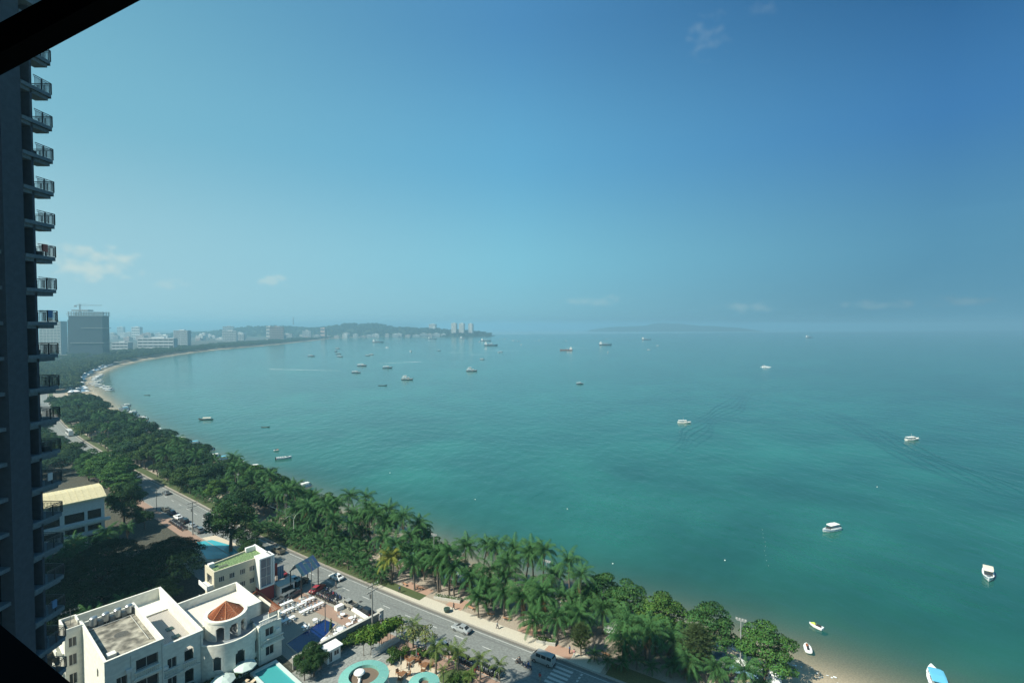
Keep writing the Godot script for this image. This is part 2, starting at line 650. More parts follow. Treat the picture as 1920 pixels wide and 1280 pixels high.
func frond_mesh(length: float, up: float, bend: float, seed_: int, tone: Color) -> ArrayMesh:
	var r := RandomNumberGenerator.new()
	r.seed = seed_
	var s := Shape.new()
	s.inked = true
	var pts := []
	var at := Vector3.ZERO
	var n := 9
	for i in n + 1:
		pts.push_back(at)
		var w := deg_to_rad(up - bend * pow(float(i) / n, 1.3))
		at += Vector3(cos(w), sin(w), 0) * length / n
	s.ink = tone * 1.35
	for i in n:
		var hw := 0.05 * (1.0 - 0.8 * i / n)
		s.quad(pts[i] + Vector3(0, 0, -hw), pts[i + 1] + Vector3(0, 0, -hw), pts[i + 1] + Vector3(0, 0, hw), pts[i] + Vector3(0, 0, hw))
	for k in 24:
		var t := 0.13 + 0.87 * k / 23.0
		var f := t * n
		var i := mini(int(f), n - 1)
		var a: Vector3 = pts[i].lerp(pts[i + 1], f - i)
		var d: Vector3 = (pts[i + 1] - pts[i]).normalized()
		var long := (0.35 + 0.75 * sin(PI * clampf(t * 0.85 + 0.12, 0, 1))) * length * 0.23
		for side in [-1.0, 1.0]:
			var out := (Vector3(0, 0, side) + d * 0.75 + Vector3(0, -0.5 - 0.7 * r.randf(), 0)).normalized()
			var tip := a + out * long * r.randf_range(0.85, 1.1) + Vector3(0, -0.18 * long, 0)
			var mid := a + out * long * 0.5 + Vector3(0, 0.02, 0)
			var w := d * length * 0.0115
			var g := r.randf_range(0.75, 1.25)
			s.ink = Color(tone.r * g * r.randf_range(0.9, 1.25), tone.g * g, tone.b * g)
			s.quad(a - w, mid - w, mid + w, a + w)
			s.tri(mid - w, tip, mid + w)
	return s.mesh()


var fronds := {}

func frond(kind: String, i: int) -> ArrayMesh:
	var key := kind + str(i)
	if not fronds.has(key):
		var tone: Color = {"coconut": Color(.038, .102, .034), "young": Color(.034, .092, .030), "golden": Color(.15, .18, .035), "dead": Color(.15, .105, .05), "garden": Color(.080, .125, .034)}[kind]
		var set_up := [[72.0, 80.0], [48.0, 100.0], [22.0, 105.0], [-8.0, 80.0]]
		var droop: Array = set_up[i % 4]
		fronds[key] = frond_mesh(4.3 if i < 4 else 4.7, droop[0] + (i / 4) * 7.0, droop[1] + (i / 4) * 12.0, key.hash(), tone)
	return fronds[key]


func make_palm(called: String, kind: String, high: float, lean: float, count: int, size: float, seed_: int) -> Node3D:
	var r := RandomNumberGenerator.new()
	r.seed = seed_
	var o := fresh(called, "palm tree")
	var s := Shape.new()
	var pts := []
	var rad := []
	for i in 9:
		var t := i / 8.0
		pts.push_back(Vector3(lean * t * t * high, t * high, lean * 0.35 * sin(t * 3.0) * high))
		rad.push_back(lerpf(0.24, 0.12, t) * (1.35 if i == 0 else 1.0) * minf(1.0, 0.6 + high * 0.05))
	s.tube(pts, rad, 7)
	obj("trunk", s, mt("palm_bark", Color(.20, .17, .135), 0.95, 0.0, "bark_grain", 1.2), o)
	var top: Vector3 = pts[-1]
	for i in count:
		var tier := 0 if i < count * 0.22 else (1 if i < count * 0.52 else (2 if i < count * 0.82 else 3))
		var f := obj("frond", frond(kind, tier + (4 if r.randf() < 0.5 else 0)), leafy("palm_leaf", Color(1, 1, 1), 0.22), o)
		f.position = top + Vector3(0, 0.05 + 0.1 * (3 - tier), 0)
		f.rotation = Vector3(r.randf_range(-0.2, 0.2), i * 2.39996 + r.randf_range(-0.25, 0.25), r.randf_range(-0.12, 0.12))
		f.scale = Vector3.ONE * size * r.randf_range(0.85, 1.1)
	if kind == "coconut":
		for i in r.randi_range(1, 4):
			var f := obj("dead_frond", frond("dead", 3), leafy("palm_leaf", Color(1, 1, 1), 0.22), o)
			f.position = top + Vector3(0, -0.15, 0)
			f.rotation = Vector3(r.randf_range(-0.3, 0.3), r.randf() * TAU, -r.randf_range(0.35, 0.85))
			f.scale = Vector3.ONE * size * r.randf_range(0.6, 0.85)
		var nuts := Shape.new()
		for i in 7:
			var w := i * 0.9
			nuts.lathe([Vector2(0.001, -0.16), Vector2(0.13, -0.06), Vector2(0.13, 0.06), Vector2(0.001, 0.16)], 6, top + Vector3(cos(w) * 0.3, -0.3 - 0.1 * (i % 2), sin(w) * 0.3))
		obj("coconuts", nuts, mt("coconut_husk", Color(.16, .15, .04), 0.6), o)
	return o


func leaf(s: Shape, at: Vector3, nrm: Vector3, size: float, r: RandomNumberGenerator) -> void:
	var a := nrm.cross(Vector3(r.randf() - 0.5, r.randf() - 0.5, r.randf() - 0.5)).normalized()
	var b := nrm.cross(a).normalized()
	var l := size * r.randf_range(0.7, 1.25)
	var p0 := at - a * l * 0.6
	var p1 := at + b * l * 0.42 + nrm * l * 0.12
	var p2 := at + a * l * 0.6 - nrm * l * 0.15
	var p3 := at - b * l * 0.42 + nrm * l * 0.12
	s.p(p0, nrm)
	s.p(p1, (nrm - b * 0.4).normalized())
	s.p(p2, nrm)
	s.p(p0, nrm)
	s.p(p2, nrm)
	s.p(p3, (nrm + b * 0.4).normalized())


# leaves on the skins of flattened clumps that make up an uneven crown
func crown(clumps: Array, per: int, size: float, tone: Color, r: RandomNumberGenerator, droop := 0.0) -> Shape:
	var s := Shape.new()
	s.inked = true
	for q in clumps:
		var c: Vector3 = q[0]
		var rad: Vector3 = q[1]
		var many := int(per * (rad.x * rad.z) * 0.5)
		var own := r.randf_range(0.8, 1.2)
		for i in many:
			var d := Vector3(r.randfn(), absf(r.randfn()) * 1.15 - 0.25, r.randfn()).normalized()
			var k := r.randf_range(0.72, 1.08)
			var at := c + d * rad * k
			var nrm := (d + Vector3(r.randfn() * 0.45, 0.45 + r.randfn() * 0.35 - droop, r.randfn() * 0.45)).normalized()
			var g := own * r.randf_range(0.6, 1.4)
			s.ink = Color(tone.r * g * r.randf_range(0.85, 1.4), tone.g * g, tone.b * g * r.randf_range(0.7, 1.2))
			leaf(s, at, nrm, size, r)
	return s


func limbs(clumps: Array, high: float, thick: float, r: RandomNumberGenerator) -> Shape:
	var s := Shape.new()
	var fork := Vector3(r.randf_range(-0.3, 0.3), high * 0.42, r.randf_range(-0.3, 0.3))
	s.tube([Vector3(0, -0.1, 0), fork * 0.5 + Vector3(0.1, 0, 0), fork], [thick * 1.35, thick, thick * 0.85], 8)
	for i in mini(clumps.size(), 11):
		var c: Vector3 = clumps[i][0]
		s.tube([fork, fork.lerp(c, 0.5) + Vector3(0, -0.3, 0), c], [thick * 0.55, thick * 0.32, thick * 0.1], 5)
	return s


func make_tree(called: String, kind: String, seed_: int) -> Node3D:
	var r := RandomNumberGenerator.new()
	r.seed = seed_
	var o := fresh(called, "tree")
	var clumps := []
	var tone := Color(.05, .10, .024)
	var high := 10.0
	var wide := 4.6
	var per := 210
	var size := 0.31
	var thick := 0.26
	match kind:
		"almond":                                    # broad, in tiers
			for tier in 5:
				var y := 4.2 + tier * 1.35
				var reach: float = [3.6, 4.2, 3.7, 2.6, 1.1][tier]
				var m: int = [6, 7, 6, 5, 2][tier]
				var off := r.randf() * TAU
				for i in m:
					var w := off + TAU * i / m + r.randf_range(-0.35, 0.35)
					var d := reach * r.randf_range(0.6, 1.05)
					clumps.push_back([Vector3(cos(w) * d, y + r.randf_range(-0.5, 0.5), sin(w) * d), Vector3(r.randf_range(1.3, 2.0), r.randf_range(0.5, 0.85), r.randf_range(1.3, 2.0))])
			tone = [Color(.042, .112, .030), Color(.036, .100, .032), Color(.052, .122, .030)][seed_ % 3]
		"rain":                                      # a wide dark dome of fine leaves
			high = 10.5
			thick = 0.45
			for i in 54:
				var w := i * 2.39996
				var d := sqrt((i + 0.5) / 54.0) * 8.6
				clumps.push_back([Vector3(cos(w) * d, 9.3 - d * d * 0.062 + r.randf_range(-0.5, 0.5), sin(w) * d), Vector3(r.randf_range(1.4, 2.2), r.randf_range(0.6, 1.0), r.randf_range(1.4, 2.2))])
			tone = Color(.014, .036, .015)
			per = 150
			size = 0.30
		"round":
			high = 9.0
			for i in 34:
				var d := Vector3(r.randfn(), r.randfn() * 0.8 + 0.25, r.randfn()).normalized() * r.randf_range(0.75, 1.0)
				clumps.push_back([Vector3(0, 6.3, 0) + d * Vector3(3.6, 3.0, 3.6), Vector3(r.randf_range(1.0, 1.7), r.randf_range(0.8, 1.2), r.randf_range(1.0, 1.7))])
			tone = Color(.024, .062, .022)
			per = 210
			size = 0.30
		"coast":                                     # the coarser trees of the shore further off
			high = 9.0
			var spread := Vector3(r.randf_range(3.4, 5.6), r.randf_range(2.2, 3.8), r.randf_range(3.4, 5.6))
			var off := Vector3(r.randf_range(-1, 1), r.randf_range(-.6, 1.2), r.randf_range(-1, 1))
			for i in 26:
				var d := Vector3(r.randfn(), r.randfn() * 0.6 + 0.35, r.randfn()).normalized() * r.randf_range(0.5, 1.1)
				clumps.push_back([Vector3(0, 6.0, 0) + off + d * spread, Vector3(r.randf_range(1.5, 2.3), r.randf_range(0.8, 1.3), r.randf_range(1.5, 2.3))])
			tone = [Color(.025, .068, .026), Color(.018, .052, .022), Color(.036, .080, .026), Color(.022, .060, .030)][seed_ % 4]
			per = 95
			size = 0.42
		"pale":                                      # sparse grey-green garden tree
			high = 5.2
			thick = 0.13
			for i in 16:
				var d := Vector3(r.randfn(), absf(r.randfn()) * 0.7, r.randfn()).normalized()
				clumps.push_back([Vector3(0, 3.6, 0) + d * Vector3(2.1, 1.5, 2.1), Vector3(0.75, 0.5, 0.75)])
			tone = Color(.12, .16, .06)
			per = 130
			size = 0.3
		"shrub":
			high = 1.6
			thick = 0.06
			for i in 9:
				clumps.push_back([Vector3(r.randf_range(-0.7, 0.7), r.randf_range(0.5, 1.2), r.randf_range(-0.7, 0.7)), Vector3(0.6, 0.45, 0.6)])
			tone = Color(.036, .082, .022)
			per = 260
			size = 0.26
		"bamboo":
			high = 5.0
			thick = 0.06
			for i in 12:
				clumps.push_back([Vector3(r.randf_range(-0.9, 0.9), r.randf_range(2.6, 4.8), r.randf_range(-0.9, 0.9)), Vector3(0.9, 0.7, 0.9)])
			tone = Color(.062, .13, .024)
			per = 150
			size = 0.34
	obj("trunk", limbs(clumps, high, thick, r), mt("bark", Color(.13, .105, .08), 0.95, 0.0, "bark_grain", 1.0), o)
	obj("crown", crown(clumps, per, size, tone, r), leafy("tree_leaf", Color(1, 1, 1), 0.2), o)
	return o


func make_casuarina() -> Node3D:
	var r := RandomNumberGenerator.new()
	r.seed = 77
	var o := fresh("casuarina_tree", "tree")
	var t := Shape.new()
	t.tube([Vector3(0, -0.1, 0), Vector3(0.15, 4, 0), Vector3(0, 8.6, 0.1)], [0.22, 0.14, 0.03], 7)
	var s := Shape.new()
	s.inked = true
	for i in 95:
		var y := 1.8 + 6.8 * pow(i / 95.0, 0.9)
		var w := i * 2.39996
		var reach := (3.6 - 0.36 * absf(y - 4.2)) * r.randf_range(0.7, 1.1) * clampf((9.6 - y) / 4.0, 0.2, 1.0)
		var d := Vector3(cos(w), 0.65, sin(w)).normalized()
		var tip := Vector3(0, y, 0) + d * reach
		t.tube([Vector3(0, y, 0), tip], [0.04, 0.012], 4, false)
		for k in 80:
			var f := r.randf_range(0.25, 1.05)
			var at := Vector3(0, y, 0) + d * reach * f
			var g := r.randf_range(0.65, 1.3)
			s.ink = Color(.055 * g, .085 * g, .032 * g)
			var e := (d * 0.7 + Vector3(r.randfn() * 0.6, r.randfn() * 0.45, r.randfn() * 0.6)).normalized() * r.randf_range(0.45, 0.95)
			var b := e.cross(Vector3(r.randfn(), r.randfn(), r.randfn())).normalized() * 0.05
			s.tri(at - b, at + e, at + b)
	obj("trunk", t, mt("bark", Color(.13, .105, .08)), o)
	obj("crown", s, leafy("needle", Color(1, 1, 1), 0.2), o)
	return o


func palm(kind: String, x: float, z: float, label: String, group: String, size := 1.0, turn := NAN, y := 0.1) -> void:
	var v := rng.randi_range(0, 4)
	var w := rng.randf() * TAU if is_nan(turn) else turn
	match kind:
		"tall":
			again("tall" + str(v), func(): return make_palm("coconut_palm", "coconut", [9.5, 10.5, 8.6, 11.2, 7.6][v], [0.03, 0.11, 0.06, 0.05, 0.16][v], [25, 22, 27, 19, 24][v], 0.98, 40 + v), Vector3(x, y, z), w, label, group, size)
		"mid":
			again("mid" + str(v), func(): return make_palm("coconut_palm", "coconut", [5.2, 6.2, 4.4, 6.8, 3.6][v], [0.05, 0.08, 0.03, 0.10, 0.02][v], [24, 20, 26, 22, 24][v], 0.98, 50 + v), Vector3(x, y, z), w, label, group, size)
		"young":
			again("young" + str(v), func(): return make_palm("young_palm", "young", [1.7, 2.1, 1.4, 2.5, 1.1][v], 0.03, 16, 0.58, 60 + v), Vector3(x, y, z), w, label, group, size)
		"golden":
			again("golden", func(): return make_palm("golden_palm", "golden", 6.0, 0.04, 24, 0.95, 70), Vector3(x, y, z), w, label, group, size)
		"garden":
			again("garden" + str(v), func(): return make_palm("garden_palm", "garden", [3.4, 3.0, 3.8, 2.6, 3.2][v], 0.03, 15, 0.55, 80 + v), Vector3(x, y, z), w, label, group, size)


func tree(kind: String, x: float, z: float, label: String, group := "", size := 1.0, y := 0.05) -> Node3D:
	var v := rng.randi_range(0, 5)
	var called: String = {"almond": "almond_tree", "rain": "rain_tree", "round": "leafy_tree", "coast": "shore_tree", "pale": "garden_tree", "shrub": "shrub", "bamboo": "bamboo"}[kind]
	var o := again(kind + str(v if kind in ["almond", "coast", "round"] else 0), func(): return make_tree(called, kind, 200 + v + kind.hash() % 50), Vector3(x, y, z), rng.randf() * TAU, label, group, size)
	if kind == "shrub":
		o.set_meta("category", "shrub")
	return o


# ------------------------------------------------------------------ vehicles

func ring6(x: float, y0: float, ym: float, y1: float, w0: float, wm: float, w1: float) -> Array:
	return [Vector3(x, y1, -w1), Vector3(x, y1, w1), Vector3(x, ym, wm), Vector3(x, y0, w0), Vector3(x, y0, -w0), Vector3(x, ym, -wm)]


func loft6(rows: Array) -> Shape:
	var s := Shape.new()
	var rings := []
	for q in rows:
		rings.push_back(ring6(q[0], q[1], q[2], q[3], q[4], q[5], q[6]))
	s.loft(rings)
	return s


func pane(a: Vector3, b: Vector3, c: Vector3, d: Vector3, lift := 0.012) -> Shape:     # a quad with a little thickness
	var s := Shape.new()
	var n := (c - a).cross(b - a).normalized() * lift
	s.quad(a + n, b + n, c + n, d + n)
	s.quad(a, b, b + n, a + n)
	s.quad(b, c, c + n, b + n)
	s.quad(c, d, d + n, c + n)
	s.quad(d, a, a + n, d + n)
	return s


var wheel_bits := {}

func wheel(parent: Node, at: Vector3, r: float, w: float) -> void:
	var key := "%.2f_%.2f" % [r, w]
	if not wheel_bits.has(key):
		var t := Shape.new()
		t.lathe([Vector2(r * 0.62, -w / 2), Vector2(r * 0.93, -w / 2), Vector2(r, -w * 0.3), Vector2(r, w * 0.3), Vector2(r * 0.93, w / 2), Vector2(r * 0.62, w / 2)], 16)
		var m := Shape.new()
		m.lathe([Vector2(0.001, -w * 0.42), Vector2(r * 0.62, -w * 0.46), Vector2(r * 0.62, w * 0.46), Vector2(0.001, w * 0.42)], 10)
		wheel_bits[key] = [t.mesh(), m.mesh()]
	var tyre := obj("wheel", wheel_bits[key][0], mt("tyre_rubber", Color(.02, .02, .02), 0.9), parent)
	tyre.position = at
	tyre.rotation.x = PI / 2
	obj("rim", wheel_bits[key][1], mt("alloy", Color(.42, .42, .42), 0.35, 0.8), tyre)


func vehicle(kind: String, paint: StandardMaterial3D) -> Node3D:
	var o := fresh({"sedan": "sedan_car", "pickup": "pickup_truck", "van": "minibus_van", "suv": "suv_car", "bus": "coach_bus"}[kind], {"sedan": "car", "pickup": "pickup truck", "van": "van", "suv": "car", "bus": "bus"}[kind])
	var glass := mt("car_glass", Color(.012, .016, .018), 0.06)
	var black := mt("black_plastic", Color(.02, .02, .02), 0.6)
	var lamp := mt("lamp_glass", Color(.6, .6, .58), 0.1)
	var red := mt("tail_lamp", Color(.35, .015, .01), 0.2)
	var body := []
	var cab := []
	var wb := 1.33
	var wr := 0.32
	var half := 0.78
	match kind:
		"sedan", "suv":
			var k := 0.0 if kind == "sedan" else 0.22
			body = [[-2.24, .34, .55, .80 + k, .62, .76, .62], [-2.1, .24, .58, .95 + k, .74, .84, .70], [-1.3, .20, .60, .97 + k, .78, .88, .76], [0.6, .20, .60, .95 + k, .78, .88, .76], [1.6, .20, .58, .86 + k, .76, .86, .70], [2.12, .24, .52, .74 + k, .70, .80, .60], [2.28, .32, .48, .62 + k, .55, .66, .5]]
			cab = [[-1.72, .90 + k, .93 + k, .97 + k, .70, .74, .68], [-1.05, .90 + k, .98 + k, 1.38 + k, .72, .76, .56], [0.1, .90 + k, .98 + k, 1.44 + k, .72, .76, .57], [1.25, .90 + k, .92 + k, .95 + k, .70, .74, .66]]
			if kind == "suv":
				cab[0] = [-2.0, 1.1, 1.15, 1.25, .70, .74, .66]
				cab[1] = [-1.75, 1.1, 1.2, 1.64, .72, .76, .58]
				wr = 0.37
		"pickup":
			wb = 1.55
			wr = 0.38
			half = 0.80
			body = [[-2.55, .45, .7, 1.0, .76, .84, .80], [-1.0, .36, .7, 1.02, .80, .88, .82], [0.7, .36, .7, 1.03, .80, .88, .80], [1.6, .36, .68, 1.0, .78, .86, .74], [2.3, .38, .62, .90, .72, .80, .64], [2.5, .45, .6, .78, .6, .70, .55]]
			cab = [[-.85, .95, 1.02, 1.05, .74, .79, .74], [-.72, .95, 1.1, 1.62, .74, .79, .60], [0.55, .95, 1.1, 1.66, .74, .79, .60], [1.35, .95, .99, 1.03, .72, .77, .70]]
		"van":
			wb = 1.5
			half = 0.80
			body = [[-2.45, .35, .8, 1.15, .76, .85, .82], [-2.3, .28, .8, 1.18, .80, .88, .86], [1.5, .28, .8, 1.18, .80, .88, .86], [2.2, .30, .7, 1.02, .78, .86, .78], [2.45, .38, .6, .80, .66, .78, .66]]
			cab = [[-2.42, 1.12, 1.2, 1.75, .80, .85, .70], [-2.25, 1.12, 1.25, 2.0, .82, .86, .72], [1.2, 1.12, 1.25, 2.02, .82, .86, .72], [2.25, 1.0, 1.04, 1.08, .76, .82, .76]]
		"bus":
			wb = 3.0
			wr = 0.5
			half = 1.1
			body = [[-5.4, .45, .9, 1.5, 1.1, 1.24, 1.24], [-5.3, .35, .9, 1.5, 1.15, 1.25, 1.25], [5.2, .35, .9, 1.5, 1.15, 1.25, 1.25], [5.5, .45, .9, 1.5, 1.0, 1.18, 1.18]]
			cab = [[-5.4, 1.4, 1.6, 3.1, 1.22, 1.24, 1.05], [-5.2, 1.4, 1.6, 3.3, 1.23, 1.25, 1.08], [5.1, 1.4, 1.6, 3.3, 1.23, 1.25, 1.08], [5.45, 1.4, 1.6, 2.9, 1.15, 1.18, 1.0]]
	obj("body", loft6(body), paint, o)
	obj("cabin", loft6(cab), paint, o)
	# panes lie just proud of the cabin's faces
	var r: Array = ring6(cab[0][0], cab[0][1], cab[0][2], cab[0][3], cab[0][4], cab[0][5], cab[0][6])
	var q: Array = ring6(cab[1][0], cab[1][1], cab[1][2], cab[1][3], cab[1][4], cab[1][5], cab[1][6])
	var u: Array = ring6(cab[2][0], cab[2][1], cab[2][2], cab[2][3], cab[2][4], cab[2][5], cab[2][6])
	var f: Array = ring6(cab[3][0], cab[3][1], cab[3][2], cab[3][3], cab[3][4], cab[3][5], cab[3][6])
	var into := func(a: Vector3, m: Vector3, k: float) -> Vector3: return a.lerp(m, k)
	var mid: Vector3 = (u[0] + u[1] + f[0] + f[1]) / 4
	obj("windscreen", pane(into.call(u[0], mid, .1), into.call(f[0], mid, .1), into.call(f[1], mid, .1), into.call(u[1], mid, .1)), glass, o)
	mid = (r[0] + r[1] + q[0] + q[1]) / 4
	obj("rear_window", pane(into.call(r[0], mid, .14), into.call(q[0], mid, .14), into.call(q[1], mid, .14), into.call(r[1], mid, .14)), glass, o)
	var cuts := 5 if kind == "bus" else (3 if kind == "van" else 2)
	for side in 2:
		var tq: Vector3 = q[side]
		var tu: Vector3 = u[side]
		var bq: Vector3 = q[5 if side == 0 else 2]
		var bu: Vector3 = u[5 if side == 0 else 2]
		for i in cuts:
			var a0 := (i + 0.06) / cuts
			var a1 := (i + 0.94) / cuts
			var p0 := tq.lerp(tu, a0).lerp(bq.lerp(bu, a0), .12)
			var p1 := tq.lerp(tu, a1).lerp(bq.lerp(bu, a1), .12)
			var p2 := tq.lerp(tu, a1).lerp(bq.lerp(bu, a1), .88)
			var p3 := tq.lerp(tu, a0).lerp(bq.lerp(bu, a0), .88)
			obj("side_window", pane(p0, p3, p2, p1) if side == 0 else pane(p1, p2, p3, p0), glass, o)
	for x in [-wb, wb]:
		for z in [-half, half]:
			wheel(o, Vector3(x, wr, z), wr, 0.22)
	var nose: float = body[-1][0]
	var tail: float = body[0][0]
	for z in [-1.0, 1.0]:
		var s := Shape.new()
		s.box(Vector3(nose - 0.10, body[-2][3] - 0.12, z * body[-2][6] * 0.92), Vector3(0.2, 0.13, 0.24))
		obj("headlight", s, lamp, o)
		var t := Shape.new()
		t.box(Vector3(tail + 0.02, body[0][3] - 0.16, z * body[0][5] * 0.86), Vector3(0.08, 0.2, 0.2))
		obj("tail_light", t, red, o)
		var m := Shape.new()
		m.box(Vector3(cab[2][0] + 0.55, cab[2][2] + 0.12, z * (cab[2][5] + 0.12)), Vector3(0.12, 0.12, 0.2))
		obj("wing_mirror", m, paint, o)
	var bump := Shape.new()
	bump.box(Vector3(nose - 0.05, 0.38, 0), Vector3(0.16, 0.16, 1.3))
	bump.box(Vector3(tail + 0.03, 0.42, 0), Vector3(0.14, 0.16, 1.3))
	obj("bumpers", bump, black, o)
	if kind == "pickup":
		var bed := Shape.new()                       # floor and walls of the load bed stand above the lower body
		bed.span(-2.5, -0.95, 1.03, 1.05, -.70, .70)
		obj("load_bed_floor", bed, black, o)
		var wall := Shape.new()
		for z in [-.78, .78]:
			wall.span(-2.53, -0.9, 1.0, 1.36, z - .05, z + .05)
		wall.span(-2.56, -2.47, 1.0, 1.36, -.80, .80)
		obj("load_bed_wall", wall, paint, o)
	return o


func car(kind: String, colour: String, at: Vector3, turn: float, label: String, group := "") -> Node3D:
	var tone: Color = {"silver": Color(.42, .45, .46), "white": Color(.72, .73, .72), "grey": Color(.16, .18, .19), "black": Color(.012, .013, .015), "gold": Color(.23, .21, .15), "red": Color(.3, .02, .02), "navy": Color(.02, .03, .07), "tan": Color(.40, .38, .33)}[colour]
	var paint := mt("paint_" + colour, tone, 0.28, 0.0 if colour in ["white", "black", "red"] else 0.35)
	paint.clearcoat_enabled = true
	paint.clearcoat = 0.6
	paint.clearcoat_roughness = 0.05
	return again(kind + colour, func(): return vehicle(kind, paint), at, turn, label, group)


func make_bike(colour: Color, key: String) -> Node3D:
	var o := fresh("motor_scooter", "motorbike")
	var black := mt("black_plastic", Color(.02, .02, .02), 0.6)
	var paint := mt(key, colour, 0.3)
	wheel(o, Vector3(-.62, .28, 0), .28, .11)
	wheel(o, Vector3(.62, .28, 0), .28, .11)
	var b := loft6([[-.85, .55, .66, .78, .06, .14, .10], [-.5, .42, .6, .74, .10, .17, .12], [-.05, .34, .5, .66, .10, .16, .10], [.25, .30, .36, .42, .12, .15, .12], [.42, .34, .5, .62, .08, .14, .10]])
	obj("body", b, paint, o)
	obj("leg_shield", loft6([[.36, .32, .6, .92, .10, .22, .14], [.50, .40, .62, .98, .08, .18, .12]]), paint, o)
	obj("seat", loft6([[-.82, .74, .78, .84, .08, .13, .11], [-.3, .70, .76, .82, .11, .15, .13], [.02, .64, .68, .72, .07, .10, .08]]), black, o)
	var s := Shape.new()
	s.tube([Vector3(.62, .28, .0), Vector3(.42, .98, 0)], [.045, .04], 6)
	obj("fork", s, mt("steel", Color(.35, .36, .37), 0.4, 0.7), o)
	var h := Shape.new()
	h.tube([Vector3(.32, 1.02, -.34), Vector3(.44, 1.0, -.1), Vector3(.44, 1.0, .1), Vector3(.32, 1.02, .34)], [.025, .025, .025, .025], 6)
	obj("handlebar", h, black, o)
	var l := Shape.new()
	l.box(Vector3(.53, .93, 0), Vector3(.1, .14, .16))
	obj("headlight", l, mt("lamp_glass", Color(.6, .6, .58), 0.1), o)
	return o


func bike(i: int, at: Vector3, turn: float, label: String, group := "") -> Node3D:
	var tones := [Color(.02, .02, .025), Color(.03, .05, .12), Color(.22, .02, .03), Color(.35, .36, .36)]
	var k := i % 4
	return again("bike%d" % k, func(): return make_bike(tones[k], "scooter_paint_%d" % k), at, turn, label, group)


# ------------------------------------------------------------------ people

# tapered capsules joined by a smooth minimum, meshed as surface nets
func figure(bones: Array, cell: float, blend := 0.03) -> Shape:
	var lo := Vector3(1e9, 1e9, 1e9)
	var hi := -lo
	for b in bones:
		for e in 2:
			var rr := Vector3.ONE * (float(b[2 + e]) + cell * 2.0)
			lo = lo.min(b[e] - rr)
			hi = hi.max(b[e] + rr)
	var n := Vector3i(((hi - lo) / cell).ceil()) + Vector3i.ONE
	var f := PackedFloat32Array()
	f.resize(n.x * n.y * n.z)
	f.fill(1.0)
	for b in bones:
		var pa: Vector3 = b[0]
		var pb: Vector3 = b[1]
		var ab := pb - pa
		var rm := maxf(b[2], b[3]) + cell * 3.0
		var i0 := Vector3i(((pa.min(pb) - Vector3.ONE * rm - lo) / cell).floor()).clamp(Vector3i.ZERO, n - Vector3i.ONE)
		var i1 := Vector3i(((pa.max(pb) + Vector3.ONE * rm - lo) / cell).ceil()).clamp(Vector3i.ZERO, n - Vector3i.ONE)
		for z in range(i0.z, i1.z + 1):
			for y in range(i0.y, i1.y + 1):
				for x in range(i0.x, i1.x + 1):
					var q := lo + Vector3(x, y, z) * cell
					var t := clampf((q - pa).dot(ab) / maxf(ab.length_squared(), 1e-9), 0, 1)
					var d := q.distance_to(pa + ab * t) - lerpf(b[2], b[3], t)
					var k := x + n.x * (y + n.y * z)
					var h := maxf(blend - absf(d - f[k]), 0.0) / blend
					f[k] = minf(d, f[k]) - h * h * blend * 0.25
	var at := {}
	for z in n.z - 1:
		for y in n.y - 1:
			for x in n.x - 1:
				var sum := Vector3.ZERO
				var m := 0
				var v := []
				for c in 8:
					v.push_back(f[x + (c & 1) + n.x * (y + ((c >> 1) & 1) + n.y * (z + ((c >> 2) & 1)))])
				for e: Array in [[0, 1], [2, 3], [4, 5], [6, 7], [0, 2], [1, 3], [4, 6], [5, 7], [0, 4], [1, 5], [2, 6], [3, 7]]:
					var a: float = v[e[0]]
					var b: float = v[e[1]]
					if (a < 0) != (b < 0):
						var w := a / (a - b)
						sum += Vector3(e[0] & 1, (e[0] >> 1) & 1, (e[0] >> 2) & 1).lerp(Vector3(e[1] & 1, (e[1] >> 1) & 1, (e[1] >> 2) & 1), w)
						m += 1
				if m:
					var g := Vector3(v[1] - v[0] + v[3] - v[2] + v[5] - v[4] + v[7] - v[6], v[2] - v[0] + v[3] - v[1] + v[6] - v[4] + v[7] - v[5], v[4] - v[0] + v[5] - v[1] + v[6] - v[2] + v[7] - v[3]).normalized()
					at[Vector3i(x, y, z)] = [lo + (Vector3(x, y, z) + sum / m) * cell, g]
	var s := Shape.new()
	for key: Vector3i in at:
		var k := key.x + n.x * (key.y + n.y * key.z)
		for axis in 3:
			var st: int = [1, n.x, n.x * n.y][axis]
			var a := f[k]
			var b := f[k + st]
			if (a < 0) == (b < 0):
				continue
			var u := Vector3i.ZERO
			var w := Vector3i.ZERO
			u[(axis + 1) % 3] = 1
			w[(axis + 2) % 3] = 1
			if not (at.has(key - u) and at.has(key - w) and at.has(key - u - w)):
				continue
			var q := [at[key], at[key - u], at[key - u - w], at[key - w]]
			if a < 0:
				s.squad(q[3][0], q[2][0], q[1][0], q[0][0], q[3][1], q[2][1], q[1][1], q[0][1])
			else:
				s.squad(q[0][0], q[1][0], q[2][0], q[3][0], q[0][1], q[1][1], q[2][1], q[3][1])
	return s


